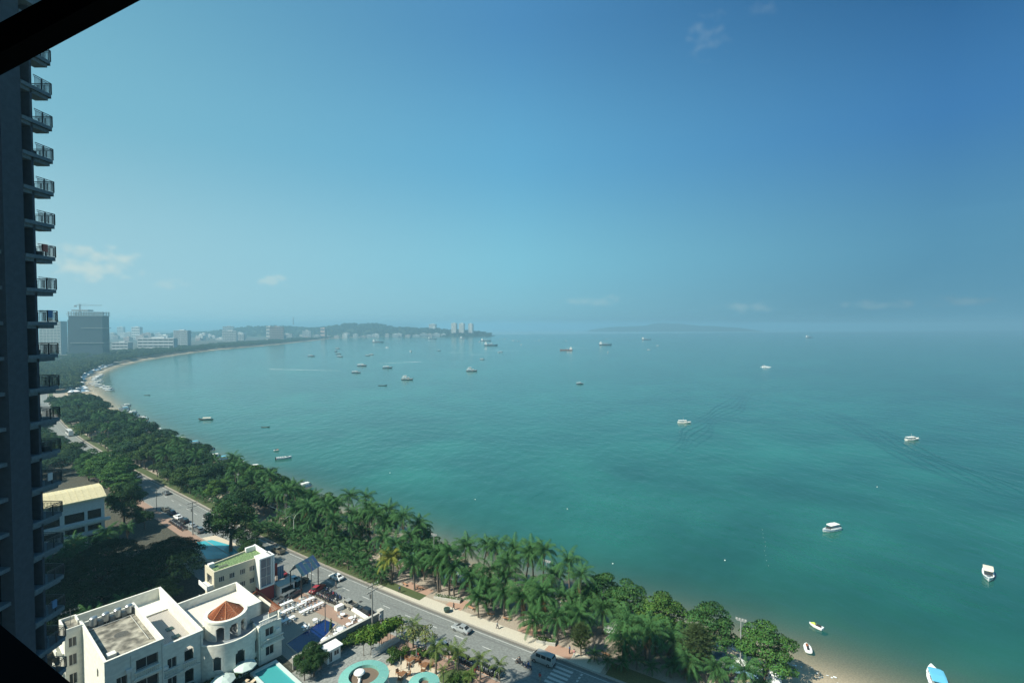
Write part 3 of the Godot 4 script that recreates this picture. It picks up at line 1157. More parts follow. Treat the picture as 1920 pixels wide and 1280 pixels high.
func skeleton(pose: String) -> Dictionary:           # joints of a person 1.70 m tall who faces +x
	var hipy := 0.90
	var j := {"lk": Vector3(.05, .47, -.10), "la": Vector3(0, .08, -.10), "rk": Vector3(.05, .47, .10), "ra": Vector3(0, .08, .10), "hip": Vector3(0, hipy, 0), "neck": Vector3(.02, 1.42, 0), "head": Vector3(.04, 1.58, 0), "le": Vector3(-.03, 1.12, -.25), "lh": Vector3(.05, .86, -.26), "re": Vector3(-.03, 1.12, .25), "rh": Vector3(.05, .86, .26)}
	if pose == "walk":
		j.merge({"lk": Vector3(.22, .50, -.09), "la": Vector3(.28, .10, -.09), "rk": Vector3(-.04, .47, .09), "ra": Vector3(-.30, .14, .09), "lh": Vector3(-.12, .90, -.27), "rh": Vector3(.20, .92, .25)}, true)
	elif pose == "ride":
		j.merge({"hip": Vector3(-.28, .84, 0), "neck": Vector3(-.16, 1.36, 0), "head": Vector3(-.10, 1.52, 0), "lk": Vector3(.16, .76, -.20), "la": Vector3(.14, .36, -.18), "rk": Vector3(.16, .76, .20), "ra": Vector3(.14, .36, .18), "le": Vector3(.04, 1.12, -.30), "lh": Vector3(.30, 1.06, -.30), "re": Vector3(.04, 1.12, .30), "rh": Vector3(.30, 1.06, .30)}, true)
	return j


func make_person(pose: String, shirt: Color, legs: Color, key: String) -> Node3D:
	var o := fresh("person", "person")
	var j := skeleton(pose)
	var up: Vector3 = (j.neck - j.hip).normalized()
	var ls: Vector3 = j.neck - up * .07 + Vector3(0, 0, -.17)
	var rs: Vector3 = j.neck - up * .07 + Vector3(0, 0, .17)
	var lhip: Vector3 = j.hip + Vector3(0, -.04, -.09)
	var rhip: Vector3 = j.hip + Vector3(0, -.04, .09)
	var chest: Vector3 = j.neck - up * .18
	var bones := [[j.hip, chest, .125, .14], [lhip, rhip, .10, .10], [ls, rs, .065, .065], [chest, j.neck, .12, .055], [j.neck, j.head - up * .03, .052, .055], [j.head - up * .03 + Vector3(.02, 0, 0), j.head + up * .04, .075, .092], [j.head + Vector3(.095, -.02, 0), j.head + Vector3(.10, -.035, 0), .016, .018],
		[lhip, j.lk, .085, .056], [j.lk, j.la, .052, .036], [j.la, j.la + Vector3(.15, -.05, 0), .036, .028], [rhip, j.rk, .085, .056], [j.rk, j.ra, .052, .036], [j.ra, j.ra + Vector3(.15, -.05, 0), .036, .028],
		[ls, j.le, .05, .038], [j.le, j.lh, .036, .026], [rs, j.re, .05, .038], [j.re, j.rh, .036, .026]]
	var b := figure(bones, 0.028)
	for side in [[j.lh, j.le], [j.rh, j.re]]:            # palm, four fingers and a thumb, slightly curled
		var d: Vector3 = (side[0] - side[1]).normalized()
		var across := d.cross(Vector3(0, 0, 1)).normalized()
		b.tube([side[0], side[0] + d * .05, side[0] + d * .085], [.026, .034, .028], 6)
		for k in 4:
			var root: Vector3 = side[0] + d * .08 + across * (k - 1.5) * .017
			var long: float = [.062, .075, .07, .052][k]
			b.tube([root, root + d * long * .55, root + (d * .85 + Vector3(.3, 0, 0)) * long], [.0085, .008, .006], 5)
		var th: Vector3 = side[0] + d * .03 + across * .03
		b.tube([th, th + (d + across * .8).normalized() * .035, th + (d * 1.4 + across * .7).normalized() * .06], [.0105, .01, .007], 5)
	obj("body", b, mt("skin", Color(.33, .19, .12), 0.6), o)
	obj("shirt", figure([[j.hip + up * .04, chest, .15, .165], [ls, rs, .085, .085], [ls, ls.lerp(j.le, .75), .075, .066], [rs, rs.lerp(j.re, .75), .075, .066]], 0.034), mt(key + "_shirt", shirt, 0.9), o)
	obj("trousers", figure([[lhip, rhip, .135, .135], [j.hip, j.hip + up * .06, .15, .148], [lhip, j.lk, .11, .08], [j.lk, j.lk.lerp(j.la, .85), .078, .062], [rhip, j.rk, .11, .08], [j.rk, j.rk.lerp(j.ra, .85), .078, .062]], 0.034), mt(key + "_trousers", legs, 0.9), o)
	obj("hair", figure([[j.head + up * .055 + Vector3(-.03, 0, 0), j.head + up * .06 + Vector3(.02, 0, 0), .092, .088], [j.head + Vector3(-.06, -.02, 0), j.head + up * .05 + Vector3(-.04, 0, 0), .06, .085]], 0.028), mt("black_hair", Color(.012, .01, .009), 0.5), o)
	return o


func person(pose: String, style: int, at: Vector3, turn: float, label: String) -> void:
	var shirts := [Color(.04, .05, .06), Color(.5, .5, .48), Color(.30, .04, .04), Color(.06, .12, .3), Color(.45, .2, .2), Color(.08, .09, .09)]
	var legs := [Color(.03, .03, .035), Color(.05, .06, .10), Color(.25, .22, .16), Color(.03, .03, .04), Color(.5, .48, .44), Color(.04, .045, .06)]
	var o := make_person(pose, shirts[style], legs[style], "clothes_%d" % style)
	o.position = at
	o.rotation.y = turn
	o.set_meta("label", label)


# ------------------------------------------------------------------ boats

func hull(rows: Array) -> Shape:                     # station: x, half deck, deck height, half chine, chine height, keel height
	var s := Shape.new()
	var rings := []
	for q in rows:
		rings.push_back([Vector3(q[0], q[2], -q[1]), Vector3(q[0], q[2], q[1]), Vector3(q[0], q[4], q[3]), Vector3(q[0], q[5], .03), Vector3(q[0], q[5], -.03), Vector3(q[0], q[4], -q[3])])
	s.loft(rings)
	return s


func make_speedboat(key: String, trim: Color, roof: Color, covered: bool) -> Node3D:
	var o := fresh("speedboat", "boat")
	var white := mt("gelcoat", Color(.76, .78, .78), 0.25)
	var L := [[-3.6, 1.12, .72, 1.02, .1, -.35], [-2, 1.2, .74, 1.1, .1, -.4], [0, 1.22, .8, 1.08, .1, -.4], [1.6, 1.0, .92, .8, .15, -.35], [2.8, .58, 1.04, .4, .25, -.2], [3.5, .2, 1.14, .12, .5, .1], [3.75, .03, 1.18, .02, .8, .6]]
	obj("hull", hull(L), white, o)
	var st := Shape.new()                            # coloured band under the gunwale
	for side in [-1.0, 1.0]:
		for i in L.size() - 1:
			var a := Vector3(L[i][0], L[i][2] - .12, side * (L[i][1] + .012))
			var b := Vector3(L[i + 1][0], L[i + 1][2] - .12, side * (L[i + 1][1] + .012))
			var c := a + Vector3(0, -.2, -side * .03)
			var d := b + Vector3(0, -.2, -side * .03)
			if side > 0:
				st.quad(a, b, d, c)
			else:
				st.quad(c, d, b, a)
	obj("stripe", st, mt(key + "_trim", trim, 0.3), o)
	var deck := Shape.new()
	deck.span(-3.3, .9, .81, .84, -.85, .85)
	obj("cockpit_floor", deck, mt("boat_floor", Color(.10, .13, .15), 0.8), o)
	var well := Shape.new()                          # open seating in the bow
	well.flat(PackedVector2Array([Vector2(1.3, -.55), Vector2(2.6, -.22), Vector2(2.6, .22), Vector2(1.3, .55)]), 1.045)
	obj("bow_well", well, mt("boat_floor", Color(.10, .13, .15)), o)
	var coam := Shape.new()
	for z in [-.95, .95]:
		coam.span(-3.4, 1.0, .8, 1.05, z - .12, z + .12)
	coam.span(-3.55, -3.3, .8, 1.02, -1.05, 1.05)
	obj("gunwale", coam, white, o)
	var seats := Shape.new()
	for x in [-2.6, -1.6, -.6]:
		seats.span(x - .28, x + .28, .84, 1.12, -.7, .7)
	obj("seats", seats, mt("seat_vinyl", Color(.55, .55, .53), 0.6), o)
	obj("windscreen", pane(Vector3(1.35, 1.0, -.85), Vector3(.85, 1.5, -.7), Vector3(.85, 1.5, .7), Vector3(1.35, 1.0, .85), .02), mt("car_glass", Color(.012, .016, .018)), o)
	if covered:
		var top := loft6([[-3.0, 1.98, 2.02, 2.06, .9, 1.02, .8], [-1.2, 2.04, 2.1, 2.18, .95, 1.06, .8], [.6, 2.0, 2.06, 2.12, .9, 1.02, .75], [1.05, 1.92, 1.95, 2.0, .7, .8, .6]])
		obj("canopy", top, mt(key + "_roof", roof, 0.5), o)
		for x in [-2.8, -.9, .7]:
			for z in [-.88, .88]:
				var p := Shape.new()
				p.tube([Vector3(x, .95, z), Vector3(x, 2.02, z * .97)], [.03, .03], 5)
				obj("canopy_post", p, mt("steel", Color(.35, .36, .37), 0.4, 0.7), o)
	for z in [-.4, .4]:
		obj("outboard_motor", loft6([[-4.15, .1, .7, 1.15, .08, .16, .10], [-3.75, -.2, .75, 1.22, .06, .17, .12], [-3.55, .3, .7, .95, .04, .1, .08]]).mesh(), mt("black_plastic", Color(.02, .02, .02)), o).position.z = z
	return o


func make_tour_boat(key: String, low: Color, decks: int) -> Node3D:
	var o := fresh("tour_boat", "boat")
	obj("hull", hull([[-7, 1.5, 1.1, 1.3, .2, -.3], [-5, 1.9, 1.0, 1.7, .1, -.5], [0, 2.1, 1.05, 1.9, .1, -.6], [4, 1.7, 1.35, 1.3, .2, -.5], [6.6, .7, 1.95, .4, .6, -.1], [7.6, .08, 2.3, .05, 1.3, .9]]), mt(key + "_hull", low, 0.45), o)
	var white := mt("boat_white", Color(.68, .68, .65), 0.5)
	var rail := Shape.new()
	for z in [-1.0, 1.0]:
		for q in [[-6.8, 1.35, 1.55], [-2, 1.9, 2.0], [2.5, 1.85, 1.85]]:
			rail.bar(Vector3(q[0], 1.55, z * q[1]), Vector3(q[0] + 4.6, 1.55, z * q[2]), .05, .35)
	obj("bulwark", rail, white, o)
	for d in decks:
		var y := 1.05 + d * 2.1
		var x0 := -6.2 + d * 1.0
		var x1 := 2.8 - d * 3.2
		var roof := Shape.new()
		roof.span(x0, x1, y + 2.0, y + 2.12, -1.85, 1.85)
		obj("deck_roof", roof, white, o)
		var cabin := Shape.new()
		cabin.span(x1 - 2.6, x1 - .3, y, y + 2.0, -1.35, 1.35)
		obj("wheelhouse", cabin, white, o)
		var win := Shape.new()
		win.span(x1 - 2.4, x1 - .5, y + 1.0, y + 1.6, -1.37, 1.37)
		win.span(x1 - .32, x1 - .27, y + 1.0, y + 1.6, -1.1, 1.1)
		obj("cabin_window", win, mt("car_glass", Color(.012, .016, .018)), o)
		for i in 5:
			for z in [-1.75, 1.75]:
				var p := Shape.new()
				var x := lerpf(x0 + .1, x1 - 2.9, i / 4.0)
				p.tube([Vector3(x, y, z), Vector3(x, y + 2.0, z)], [.05, .05], 5)
				obj("deck_post", p, white, o)
	var mast := Shape.new()
	mast.tube([Vector3(-.8, 3, 0), Vector3(-.8, 6.6, 0)], [.06, .03], 5)
	mast.bar(Vector3(-.8, 5.4, -.7), Vector3(-.8, 5.4, .7), .05, .05)
	obj("mast", mast, white, o)
	return o


func make_long_boat(tented: bool) -> Node3D:
	var o := fresh("wooden_longboat", "boat")
	obj("hull", hull([[-4.6, .45, .75, .35, .2, .05], [-3, .8, .5, .65, .05, -.2], [0, .95, .45, .8, 0, -.25], [3, .7, .65, .5, .1, -.15], [4.6, .22, 1.15, .12, .5, .2], [5.2, .04, 1.5, .03, .9, .7]]), mt("old_wood", Color(.09, .065, .045), 0.8, 0.0, "bark_grain", 2.0), o)
	var inn := Shape.new()
	inn.span(-3.6, 3.2, .54, .57, -.55, .55)
	obj("floor_board", inn, mt("grey_wood", Color(.16, .14, .11), 0.9), o)
	if tented:
		var c := Shape.new()
		var n := 8
		for i in n:
			var a := PI * i / n
			var b := PI * (i + 1) / n
			c.quad(Vector3(-3.4, 1.3 + sin(b) * .55, cos(b) * .95), Vector3(2.0, 1.3 + sin(b) * .55, cos(b) * .95), Vector3(2.0, 1.3 + sin(a) * .55, cos(a) * .95), Vector3(-3.4, 1.3 + sin(a) * .55, cos(a) * .95))
		obj("canopy", c, mt("cream_canvas", Color(.5, .46, .38), 0.9), o)
		for x in [-3.2, -.7, 1.8]:
			for z in [-.85, .85]:
				var p := Shape.new()
				p.tube([Vector3(x, .5, z), Vector3(x, 1.36, z)], [.03, .03], 5)
				obj("canopy_post", p, mt("grey_wood", Color(.16, .14, .11)), o)
	return o


func make_ship(seed_: int) -> Node3D:
	var o := fresh("cargo_ship", "ship")
	obj("hull", hull([[-20, 4, 3.2, 3.6, .4, -1], [-12, 4.6, 2.8, 4.4, .2, -1.4], [10, 4.6, 2.8, 4.3, .2, -1.4], [17, 2.6, 3.8, 1.8, .6, -1], [21, .1, 4.8, .06, 2.6, 1.0]]), mt("ship_hull_%d" % seed_, [Color(.05, .07, .09), Color(.22, .09, .06)][seed_ % 2], 0.6), o)
	var h := Shape.new()
	h.span(-18, -11, 3, 8.5, -3.4, 3.4)
	h.span(-17, -12.5, 8.5, 11, -2.8, 2.8)
	obj("superstructure", h, mt("boat_white", Color(.68, .68, .65)), o)
	var w := Shape.new()
	w.span(-12.6, -12.4, 9.2, 10.2, -2.5, 2.5)
	obj("bridge_window", w, mt("car_glass", Color(.012, .016, .018)), o)
	var d := Shape.new()
	for x in [-8.0, -1.0, 6.0]:
		d.span(x - 2.6, x + 2.6, 2.8, 3.8, -3, 3)
	obj("hatch_cover", d, mt("rusty_deck", Color(.2, .13, .09), 0.9), o)
	var m := Shape.new()
	m.tube([Vector3(-4.6, 2.8, 0), Vector3(-4.6, 13, 0)], [.35, .2], 6)
	m.tube([Vector3(-4.6, 4, 0), Vector3(4, 10, 0)], [.2, .12], 5)
	m.tube([Vector3(-14.5, 11, 0), Vector3(-14.5, 15, 0)], [.25, .1], 5)
	obj("mast", m, mt("boat_white", Color(.68, .68, .65)), o)
	return o


func make_jetski(trim: Color, key: String) -> Node3D:
	var o := fresh("jet_ski", "jet ski")
	obj("hull", hull([[-1.35, .66, .42, .6, .1, -.08], [-.6, .74, .42, .66, .08, -.12], [.4, .68, .45, .58, .1, -.1], [1.0, .44, .5, .34, .18, -.02], [1.4, .05, .56, .04, .36, .25]]), mt("gelcoat", Color(.76, .78, .78)), o)
	obj("seat", loft6([[-1.0, .42, .6, .76, .16, .22, .15], [-.2, .42, .6, .80, .15, .2, .13], [.1, .45, .55, .66, .1, .14, .1]]), mt("black_plastic", Color(.02, .02, .02)), o)
	obj("cowl", loft6([[.1, .42, .6, .86, .16, .24, .14], [.5, .44, .62, .9, .18, .26, .14], [1.15, .46, .52, .58, .1, .16, .08]]), mt(key, trim, 0.4), o)
	var b := Shape.new()
	b.tube([Vector3(.1, .95, -.32), Vector3(.25, .92, 0), Vector3(.1, .95, .32)], [.03, .035, .03], 6)
	obj("handlebar", b, mt("black_plastic", Color(.02, .02, .02)), o)
	return o


func make_parasol(tone: Color, key: String, wide: float, called := "beach_umbrella") -> Node3D:
	var o := fresh(called, "umbrella")
	var p := Shape.new()
	p.tube([Vector3(0, 0, 0), Vector3(0, 2.3, 0)], [.03, .025], 6)
	obj("pole", p, mt("white_pole", Color(.55, .55, .53), 0.5), o)
	for k in 8:                                      # each panel of the canopy is a piece of its own
		var c := Shape.new()
		var w0 := TAU * k / 8
		var w1 := TAU * (k + 1) / 8
		var a := Vector3(cos(w0) * wide, 1.85, sin(w0) * wide)
		var b := Vector3(cos(w1) * wide, 1.85, sin(w1) * wide)
		var a2 := Vector3(cos(w0) * wide * .55, 2.22, sin(w0) * wide * .55)
		var b2 := Vector3(cos(w1) * wide * .55, 2.22, sin(w1) * wide * .55)
		var apex := Vector3(0, 2.42, 0)
		c.quad(a, a2, b2, b)
		c.tri(a2, apex, b2)
		var dn := Vector3(0, -.12, 0)
		c.quad(a + dn, a, b, b + dn)
		obj("canopy_panel", c, mt(key, tone, 0.8), o)
	var t := Shape.new()
	t.lathe([Vector2(.05, 2.38), Vector2(.09, 2.46), Vector2(.02, 2.56)], 8)
	obj("finial", t, mt("white_pole", Color(.55, .55, .53)), o)
	return o


# ------------------------------------------------------------------ buildings

# a wall as a grid of cells with openings left out; «place» maps (along, up, inward) to a point
func grid_wall(s: Shape, us: Array, vs: Array, thick: float, is_hole: Callable, place: Callable) -> void:
	var nu := us.size() - 1
	var nv := vs.size() - 1
	var solid := func(i: int, j: int) -> bool:
		if i < 0 or j < 0 or i >= nu or j >= nv:
			return false
		return not is_hole.call((us[i] + us[i + 1]) / 2.0, (vs[j] + vs[j + 1]) / 2.0)
	for i in nu:
		for j in nv:
			if not solid.call(i, j):
				continue
			var p := func(a: int, b: int, w: float) -> Vector3: return place.call(us[i + a], vs[j + b], w)
			s.quad(p.call(0, 0, 0), p.call(0, 1, 0), p.call(1, 1, 0), p.call(1, 0, 0))
			s.quad(p.call(1, 0, thick), p.call(1, 1, thick), p.call(0, 1, thick), p.call(0, 0, thick))
			if not solid.call(i - 1, j):
				s.quad(p.call(0, 0, thick), p.call(0, 1, thick), p.call(0, 1, 0), p.call(0, 0, 0))
			if not solid.call(i + 1, j):
				s.quad(p.call(1, 0, 0), p.call(1, 1, 0), p.call(1, 1, thick), p.call(1, 0, thick))
			if not solid.call(i, j + 1):
				s.quad(p.call(0, 1, 0), p.call(0, 1, thick), p.call(1, 1, thick), p.call(1, 1, 0))
			if not solid.call(i, j - 1):
				s.quad(p.call(0, 0, thick), p.call(0, 0, 0), p.call(1, 0, 0), p.call(1, 0, thick))


# a straight wall from a to b (seen from its outside, a is on the left); holes are [from, to, bottom, top, arched]
func wall(a: Vector3, b: Vector3, y0: float, y1: float, thick: float, holes := []) -> Shape:
	var s := Shape.new()
	var long := Vector2(b.x - a.x, b.z - a.z).length()
	var d := Vector3(b.x - a.x, 0, b.z - a.z).normalized()
	var inward := Vector3(0, 1, 0).cross(d) * -1.0
	inward = Vector3(d.z, 0, -d.x)
	var us := [0.0, long]
	var vs := [y0, y1]
	for h in holes:
		us.append_array([h[0], h[1]])
		vs.append_array([h[2], h[3]])
		if h.size() > 4:
			for k in range(1, 8):
				us.push_back(lerpf(h[0], h[1], k / 8.0))
			for k in 5:
				vs.push_back(h[3] - (h[1] - h[0]) / 2.0 * k / 4.0)
	us.sort()
	vs.sort()
	us = us.filter(func(x): return x >= 0.0 and x <= long)
	grid_wall(s, us, vs, thick, func(u, v) -> bool:
		for h in holes:
			if u > h[0] and u < h[1] and v > h[2] and v < h[3]:
				var r: float = (h[1] - h[0]) / 2.0
				if h.size() > 4 and v > h[3] - r and Vector2(u - (h[0] + h[1]) / 2.0, v - (h[3] - r)).length() > r:
					continue
				return true
		return false, func(u, v, w) -> Vector3: return Vector3(a.x, 0, a.z) + d * u + Vector3(0, v, 0) + inward * w)
	return s


# panes and frames set back into the holes of a wall, each window a part
func panes(parent: Node, a: Vector3, b: Vector3, holes: Array, glass: Material, frame: Material, deep := 0.22, bars := 2) -> void:
	var d := Vector3(b.x - a.x, 0, b.z - a.z).normalized()
	var inward := Vector3(d.z, 0, -d.x)
	var bs := Basis(d, Vector3.UP, d.cross(Vector3.UP))
	for h in holes:
		var w: float = h[1] - h[0]
		var t: float = h[3] - h[2]
		var mid: Vector3 = Vector3(a.x, 0, a.z) + d * (h[0] + h[1]) / 2.0 + Vector3(0, (h[2] + h[3]) / 2.0, 0) + inward * deep
		var s := Shape.new()
		s.box(mid, Vector3(w, t, 0.03), bs)
		var win := obj("window", s, glass, parent)
		if frame:
			var f := Shape.new()
			for i in bars + 1:
				f.box(mid - inward * 0.03 + d * (i / float(bars) - 0.5) * (w - 0.07), Vector3(0.07, t, 0.05), bs)
			for v in [-0.5, 0.5]:
				f.box(mid - inward * 0.032 + Vector3(0, v * (t - 0.07), 0), Vector3(w - 0.1, 0.07, 0.05), bs)
			obj("window_frame", f, frame, win)


func balustrade(a: Vector3, b: Vector3, high := 0.95) -> Shape:
	var s := Shape.new()
	var n := int(a.distance_to(b) / 0.28)
	s.bar(a + Vector3(0, high, 0), b + Vector3(0, high, 0), .26, .14)
	s.bar(a + Vector3(0, .06, 0), b + Vector3(0, .06, 0), .26, .12)
	for i in n:
		var p := a.lerp(b, (i + 0.5) / n)
		s.lathe([Vector2(.05, .12), Vector2(.085, .3), Vector2(.04, .55), Vector2(.07, high - .06)], 6, p)
	return s


func parapet(x0: float, x1: float, z0: float, z1: float, y0: float, y1: float, t: float) -> Shape:       # four low walls round a flat roof
	var s := Shape.new()
	s.span(x0, x1, y0, y1, z1 - t, z1)
	s.span(x0, x1, y0, y1, z0, z0 + t)
	s.span(x0, x0 + t, y0, y1, z0 + t, z1 - t)
	s.span(x1 - t, x1, y0, y1, z0 + t, z1 - t)
	return s


func make_villa() -> void:
	var o := thing("white_villa", "white villa with red tiled cone roof and flat parapet roofs", "villa", LOT_AT, LOT_TURN)
	var white := mt("villa_plaster", Color(.75, .74, .66), 0.9, 0.0, "plaster_grain", 11.0)
	var shade := mt("dark_glass", Color(.02, .025, .03), 0.15)
	var frame := mt("window_white", Color(.62, .61, .57), 0.6)
	var slab := mt("roof_concrete", Color(.36, .34, .28), 0.95, 0.0, "roof_stain", 26.0)
	# block A: walls
	var h := [[4.1, 7.2, 8.3, 10.2], [1.5, 2.9, 5.6, 8.6], [4.1, 7.2, 4.6, 6.6], [1.5, 2.9, 1.6, 4.2], [4.1, 7.2, 1.2, 3.2]]
	obj("wall", wall(Vector3(0, 0, 0), Vector3(8, 0, 0), 0, 12, .3, h), white, o)
	panes(o, Vector3(0, 0, 0), Vector3(8, 0, 0), h, shade, frame, .55)
	obj("wall", wall(Vector3(0, 0, -17.6), Vector3(0, 0, -.3), 0, 12, .3, [[12.5, 13.6, 7.5, 9.0], [12.5, 13.6, 3.5, 5.0]]), white, o)
	obj("wall", wall(Vector3(8, 0, -.3), Vector3(8, 0, -17.6), 0, 12, .3), white, o)
	obj("wall", wall(Vector3(7.7, 0, -17.6), Vector3(.3, 0, -17.6), 0, 11.6, .3), white, o)
	for y in [7.25, 3.55]:
		obj("balustrade", balustrade(Vector3(3.9, y, .18), Vector3(7.4, y, .18)), white, o)
		var led := Shape.new()
		led.span(3.7, 7.6, y - .22, y, .005, .42)
		obj("balcony_ledge", led, white, o)
	var cap := Shape.new()
	cap.span(-.06, 8.06, 12.0, 12.08, -.34, .05)
	cap.span(-.06, .34, 12.0, 12.08, -17.6, -.34)
	cap.span(7.66, 8.06, 12.0, 12.08, -17.6, -.34)
	obj("coping", cap, white, o)
	var ra := Shape.new()
	ra.span(.3, 7.7, 10.5, 10.75, -17.3, -.3)
	var roof_a := obj("roof_slab", ra, slab, o)
	var stain := Shape.new()
	stain.lathe([Vector2(1.05, 10.752), Vector2(1.0, 10.756), Vector2(.001, 10.756)], 20, Vector3(4.3, 0, -9.6))
	obj("round_stain", stain, mt("damp_concrete", Color(.13, .13, .115), 0.8, 0.0, "roof_stain", 2.0), roof_a)
	# stair turret at its back corner
	var th := [[.5, 1.6, 8.9, 10.6], [.5, 1.6, 5.6, 7.6], [.5, 1.6, 2.2, 4.2]]
	obj("turret_wall", wall(Vector3(-2.4, 0, -15.4), Vector3(-.02, 0, -15.4), 0, 12.3, .25, th), white, o)
	panes(o, Vector3(-2.4, 0, -15.4), Vector3(-.02, 0, -15.4), th, shade, frame)
	obj("turret_wall", wall(Vector3(-2.4, 0, -20.4), Vector3(-2.4, 0, -15.65), 0, 12.3, .25), white, o)
	obj("turret_wall", wall(Vector3(-.02, 0, -17.7), Vector3(-.02, 0, -20.4), 0, 12.3, .25), white, o)
	obj("turret_wall", wall(Vector3(-.27, 0, -20.4), Vector3(-2.15, 0, -20.4), 0, 12.3, .25), white, o)
	var tt := Shape.new()
	tt.span(-2.15, -.27, 11.6, 11.8, -20.15, -15.65)
	obj("turret_roof", tt, slab, o)
	for y in [4.4, 7.8]:
		var lg := Shape.new()
		lg.span(-3.5, -2.4, y, y + .2, -19.5, -16.0)
		lg.span(-3.5, -3.35, y + .2, y + 1.0, -19.5, -16.0)
		obj("turret_balcony", lg, white, o)
	# block B: lower wing with a ribbed metal roof between tall parapets
	var bh := [[3.4, 4.8, 5.6, 8.2, 1], [.8, 2.2, 5.6, 7.4], [.8, 2.2, 2.0, 4.0], [3.4, 4.8, 1.6, 4.2, 1]]
	obj("wall", wall(Vector3(8.02, 0, -1.2), Vector3(14.4, 0, -1.2), 0, 10, .32, bh), white, o)
	panes(o, Vector3(8.02, 0, -1.2), Vector3(14.4, 0, -1.2), [bh[1], bh[2]], shade, frame)
	obj("wall", wall(Vector3(14.4, 0, -1.52), Vector3(14.4, 0, -25), 0, 10, .4), white, o)
	obj("wall", wall(Vector3(14.4, 0, -25), Vector3(0, 0, -25), 0, 10, .3), white, o)
	obj("wall", wall(Vector3(8.02, 0, -25), Vector3(8.02, 0, -17.6), 0, 7.9, .3), white, o)
	var cb := Shape.new()
	cb.span(13.94, 14.46, 10.0, 10.07, -25.05, -1.15)
	cb.span(8.02, 13.94, 10.0, 10.07, -1.58, -1.12)
	cb.span(0, 13.94, 10.0, 10.07, -25.05, -24.65)
	obj("coping", cb, white, o)
	var bs := Shape.new()
	bs.span(8.02, 14.0, 7.55, 7.75, -24.7, -19.0)
	obj("roof_slab", bs, white, o)
	var rib := Shape.new()
	rib.span(8.02, 14.0, 7.3, 7.42, -19.0, -1.54)
	for i in 24:
		rib.span(8.1 + i * .246, 8.2 + i * .246, 7.42, 7.5, -19.0, -1.54)
	var metal := obj("ribbed_roof", rib, mt("ribbed_metal", Color(.50, .47, .43), 0.55, 0.2, "plaster_grain", 3.0), o)
	for z in [-7.4, -11.0]:
		var sk := Shape.new()
		sk.span(11.4, 12.6, 7.5, 7.62, z - .6, z + .6)
		obj("skylight", sk, mt("skylight_green", Color(.03, .05, .04), 0.2), metal)
	obj("balustrade", balustrade(Vector3(8.1, 4.7, -.95), Vector3(10.6, 4.7, -.95)), white, o)
	obj("balustrade", balustrade(Vector3(11.1, 4.55, -.9), Vector3(13.4, 4.55, -.9)), white, o)
	var bl := Shape.new()
	bl.span(8.1, 13.8, 4.3, 4.5, -1.195, -.7)
	obj("balcony_ledge", bl, white, o)
	# block C: roof terrace with the rotunda
	obj("wall", wall(Vector3(25.5, 0, -14.75), Vector3(14.42, 0, -14.75), 0, 10, .3), white, o)
	obj("wall", wall(Vector3(25.5, 0, -2.8), Vector3(25.5, 0, -14.75), 0, 10, .3), white, o)
	obj("wall", wall(Vector3(22.6, 0, -2.8), Vector3(25.5, 0, -2.8), 6.6, 10, .3), white, o)
	obj("wall", wall(Vector3(14.42, 0, -4.4), Vector3(16.4, 0, -4.4), 6.6, 8.9, .3), white, o)
	var cs := Shape.new()
	cs.span(14.42, 25.2, 8.2, 8.4, -14.4, -4.7)
	cs.span(22.5, 25.2, 8.2, 8.4, -4.7, -3.1)
	obj("roof_slab", cs, mt("white_roof", Color(.66, .63, .56), 0.9, 0.0, "plaster_grain", 5.0), o)
	var cc := Shape.new()
	cc.span(14.42, 25.56, 10.0, 10.07, -14.8, -14.4)
	cc.span(25.14, 25.56, 10.0, 10.07, -14.4, -2.76)
	cc.span(22.6, 25.14, 10.0, 10.07, -3.14, -2.76)
	obj("coping", cc, white, o)
	var c := Vector3(19.3, 0, -3.8)
	var rw := Shape.new()
	var us := []
	for k in 97:
		us.push_back(TAU * k / 96)
	var vs := [6.6, 7.0, 8.0, 8.5, 8.7, 8.9, 9.1, 9.25, 10.1]
	var arches := [1.0, 1.57, 2.22]                 # bearings of the arched openings round the front
	grid_wall(rw, us, vs, .35, func(u, v) -> bool:
		for q in arches:
			var du: float = absf(u - q) * 3.5
			if du < .72 and v < 9.3 and v > 6.7 and (v < 8.5 or Vector2(du, v - 8.5).length() < .76):
				return true
		return false, func(u, v, w) -> Vector3: return c + Vector3(cos(-u + PI) * -(3.6 - w), v, sin(u) * (3.6 - w)))
	obj("rotunda_wall", rw, white, o)
	var rim := Shape.new()
	rim.lathe([Vector2(3.68, 9.9), Vector2(3.68, 10.25), Vector2(3.05, 10.25), Vector2(3.05, 9.9), Vector2(3.68, 9.9)], 48, c)
	obj("rotunda_rim", rim, white, o)
	var tile := mt("terracotta", Color(.42, .125, .045), 0.8, 0.0, "tile_tone", 1.3)
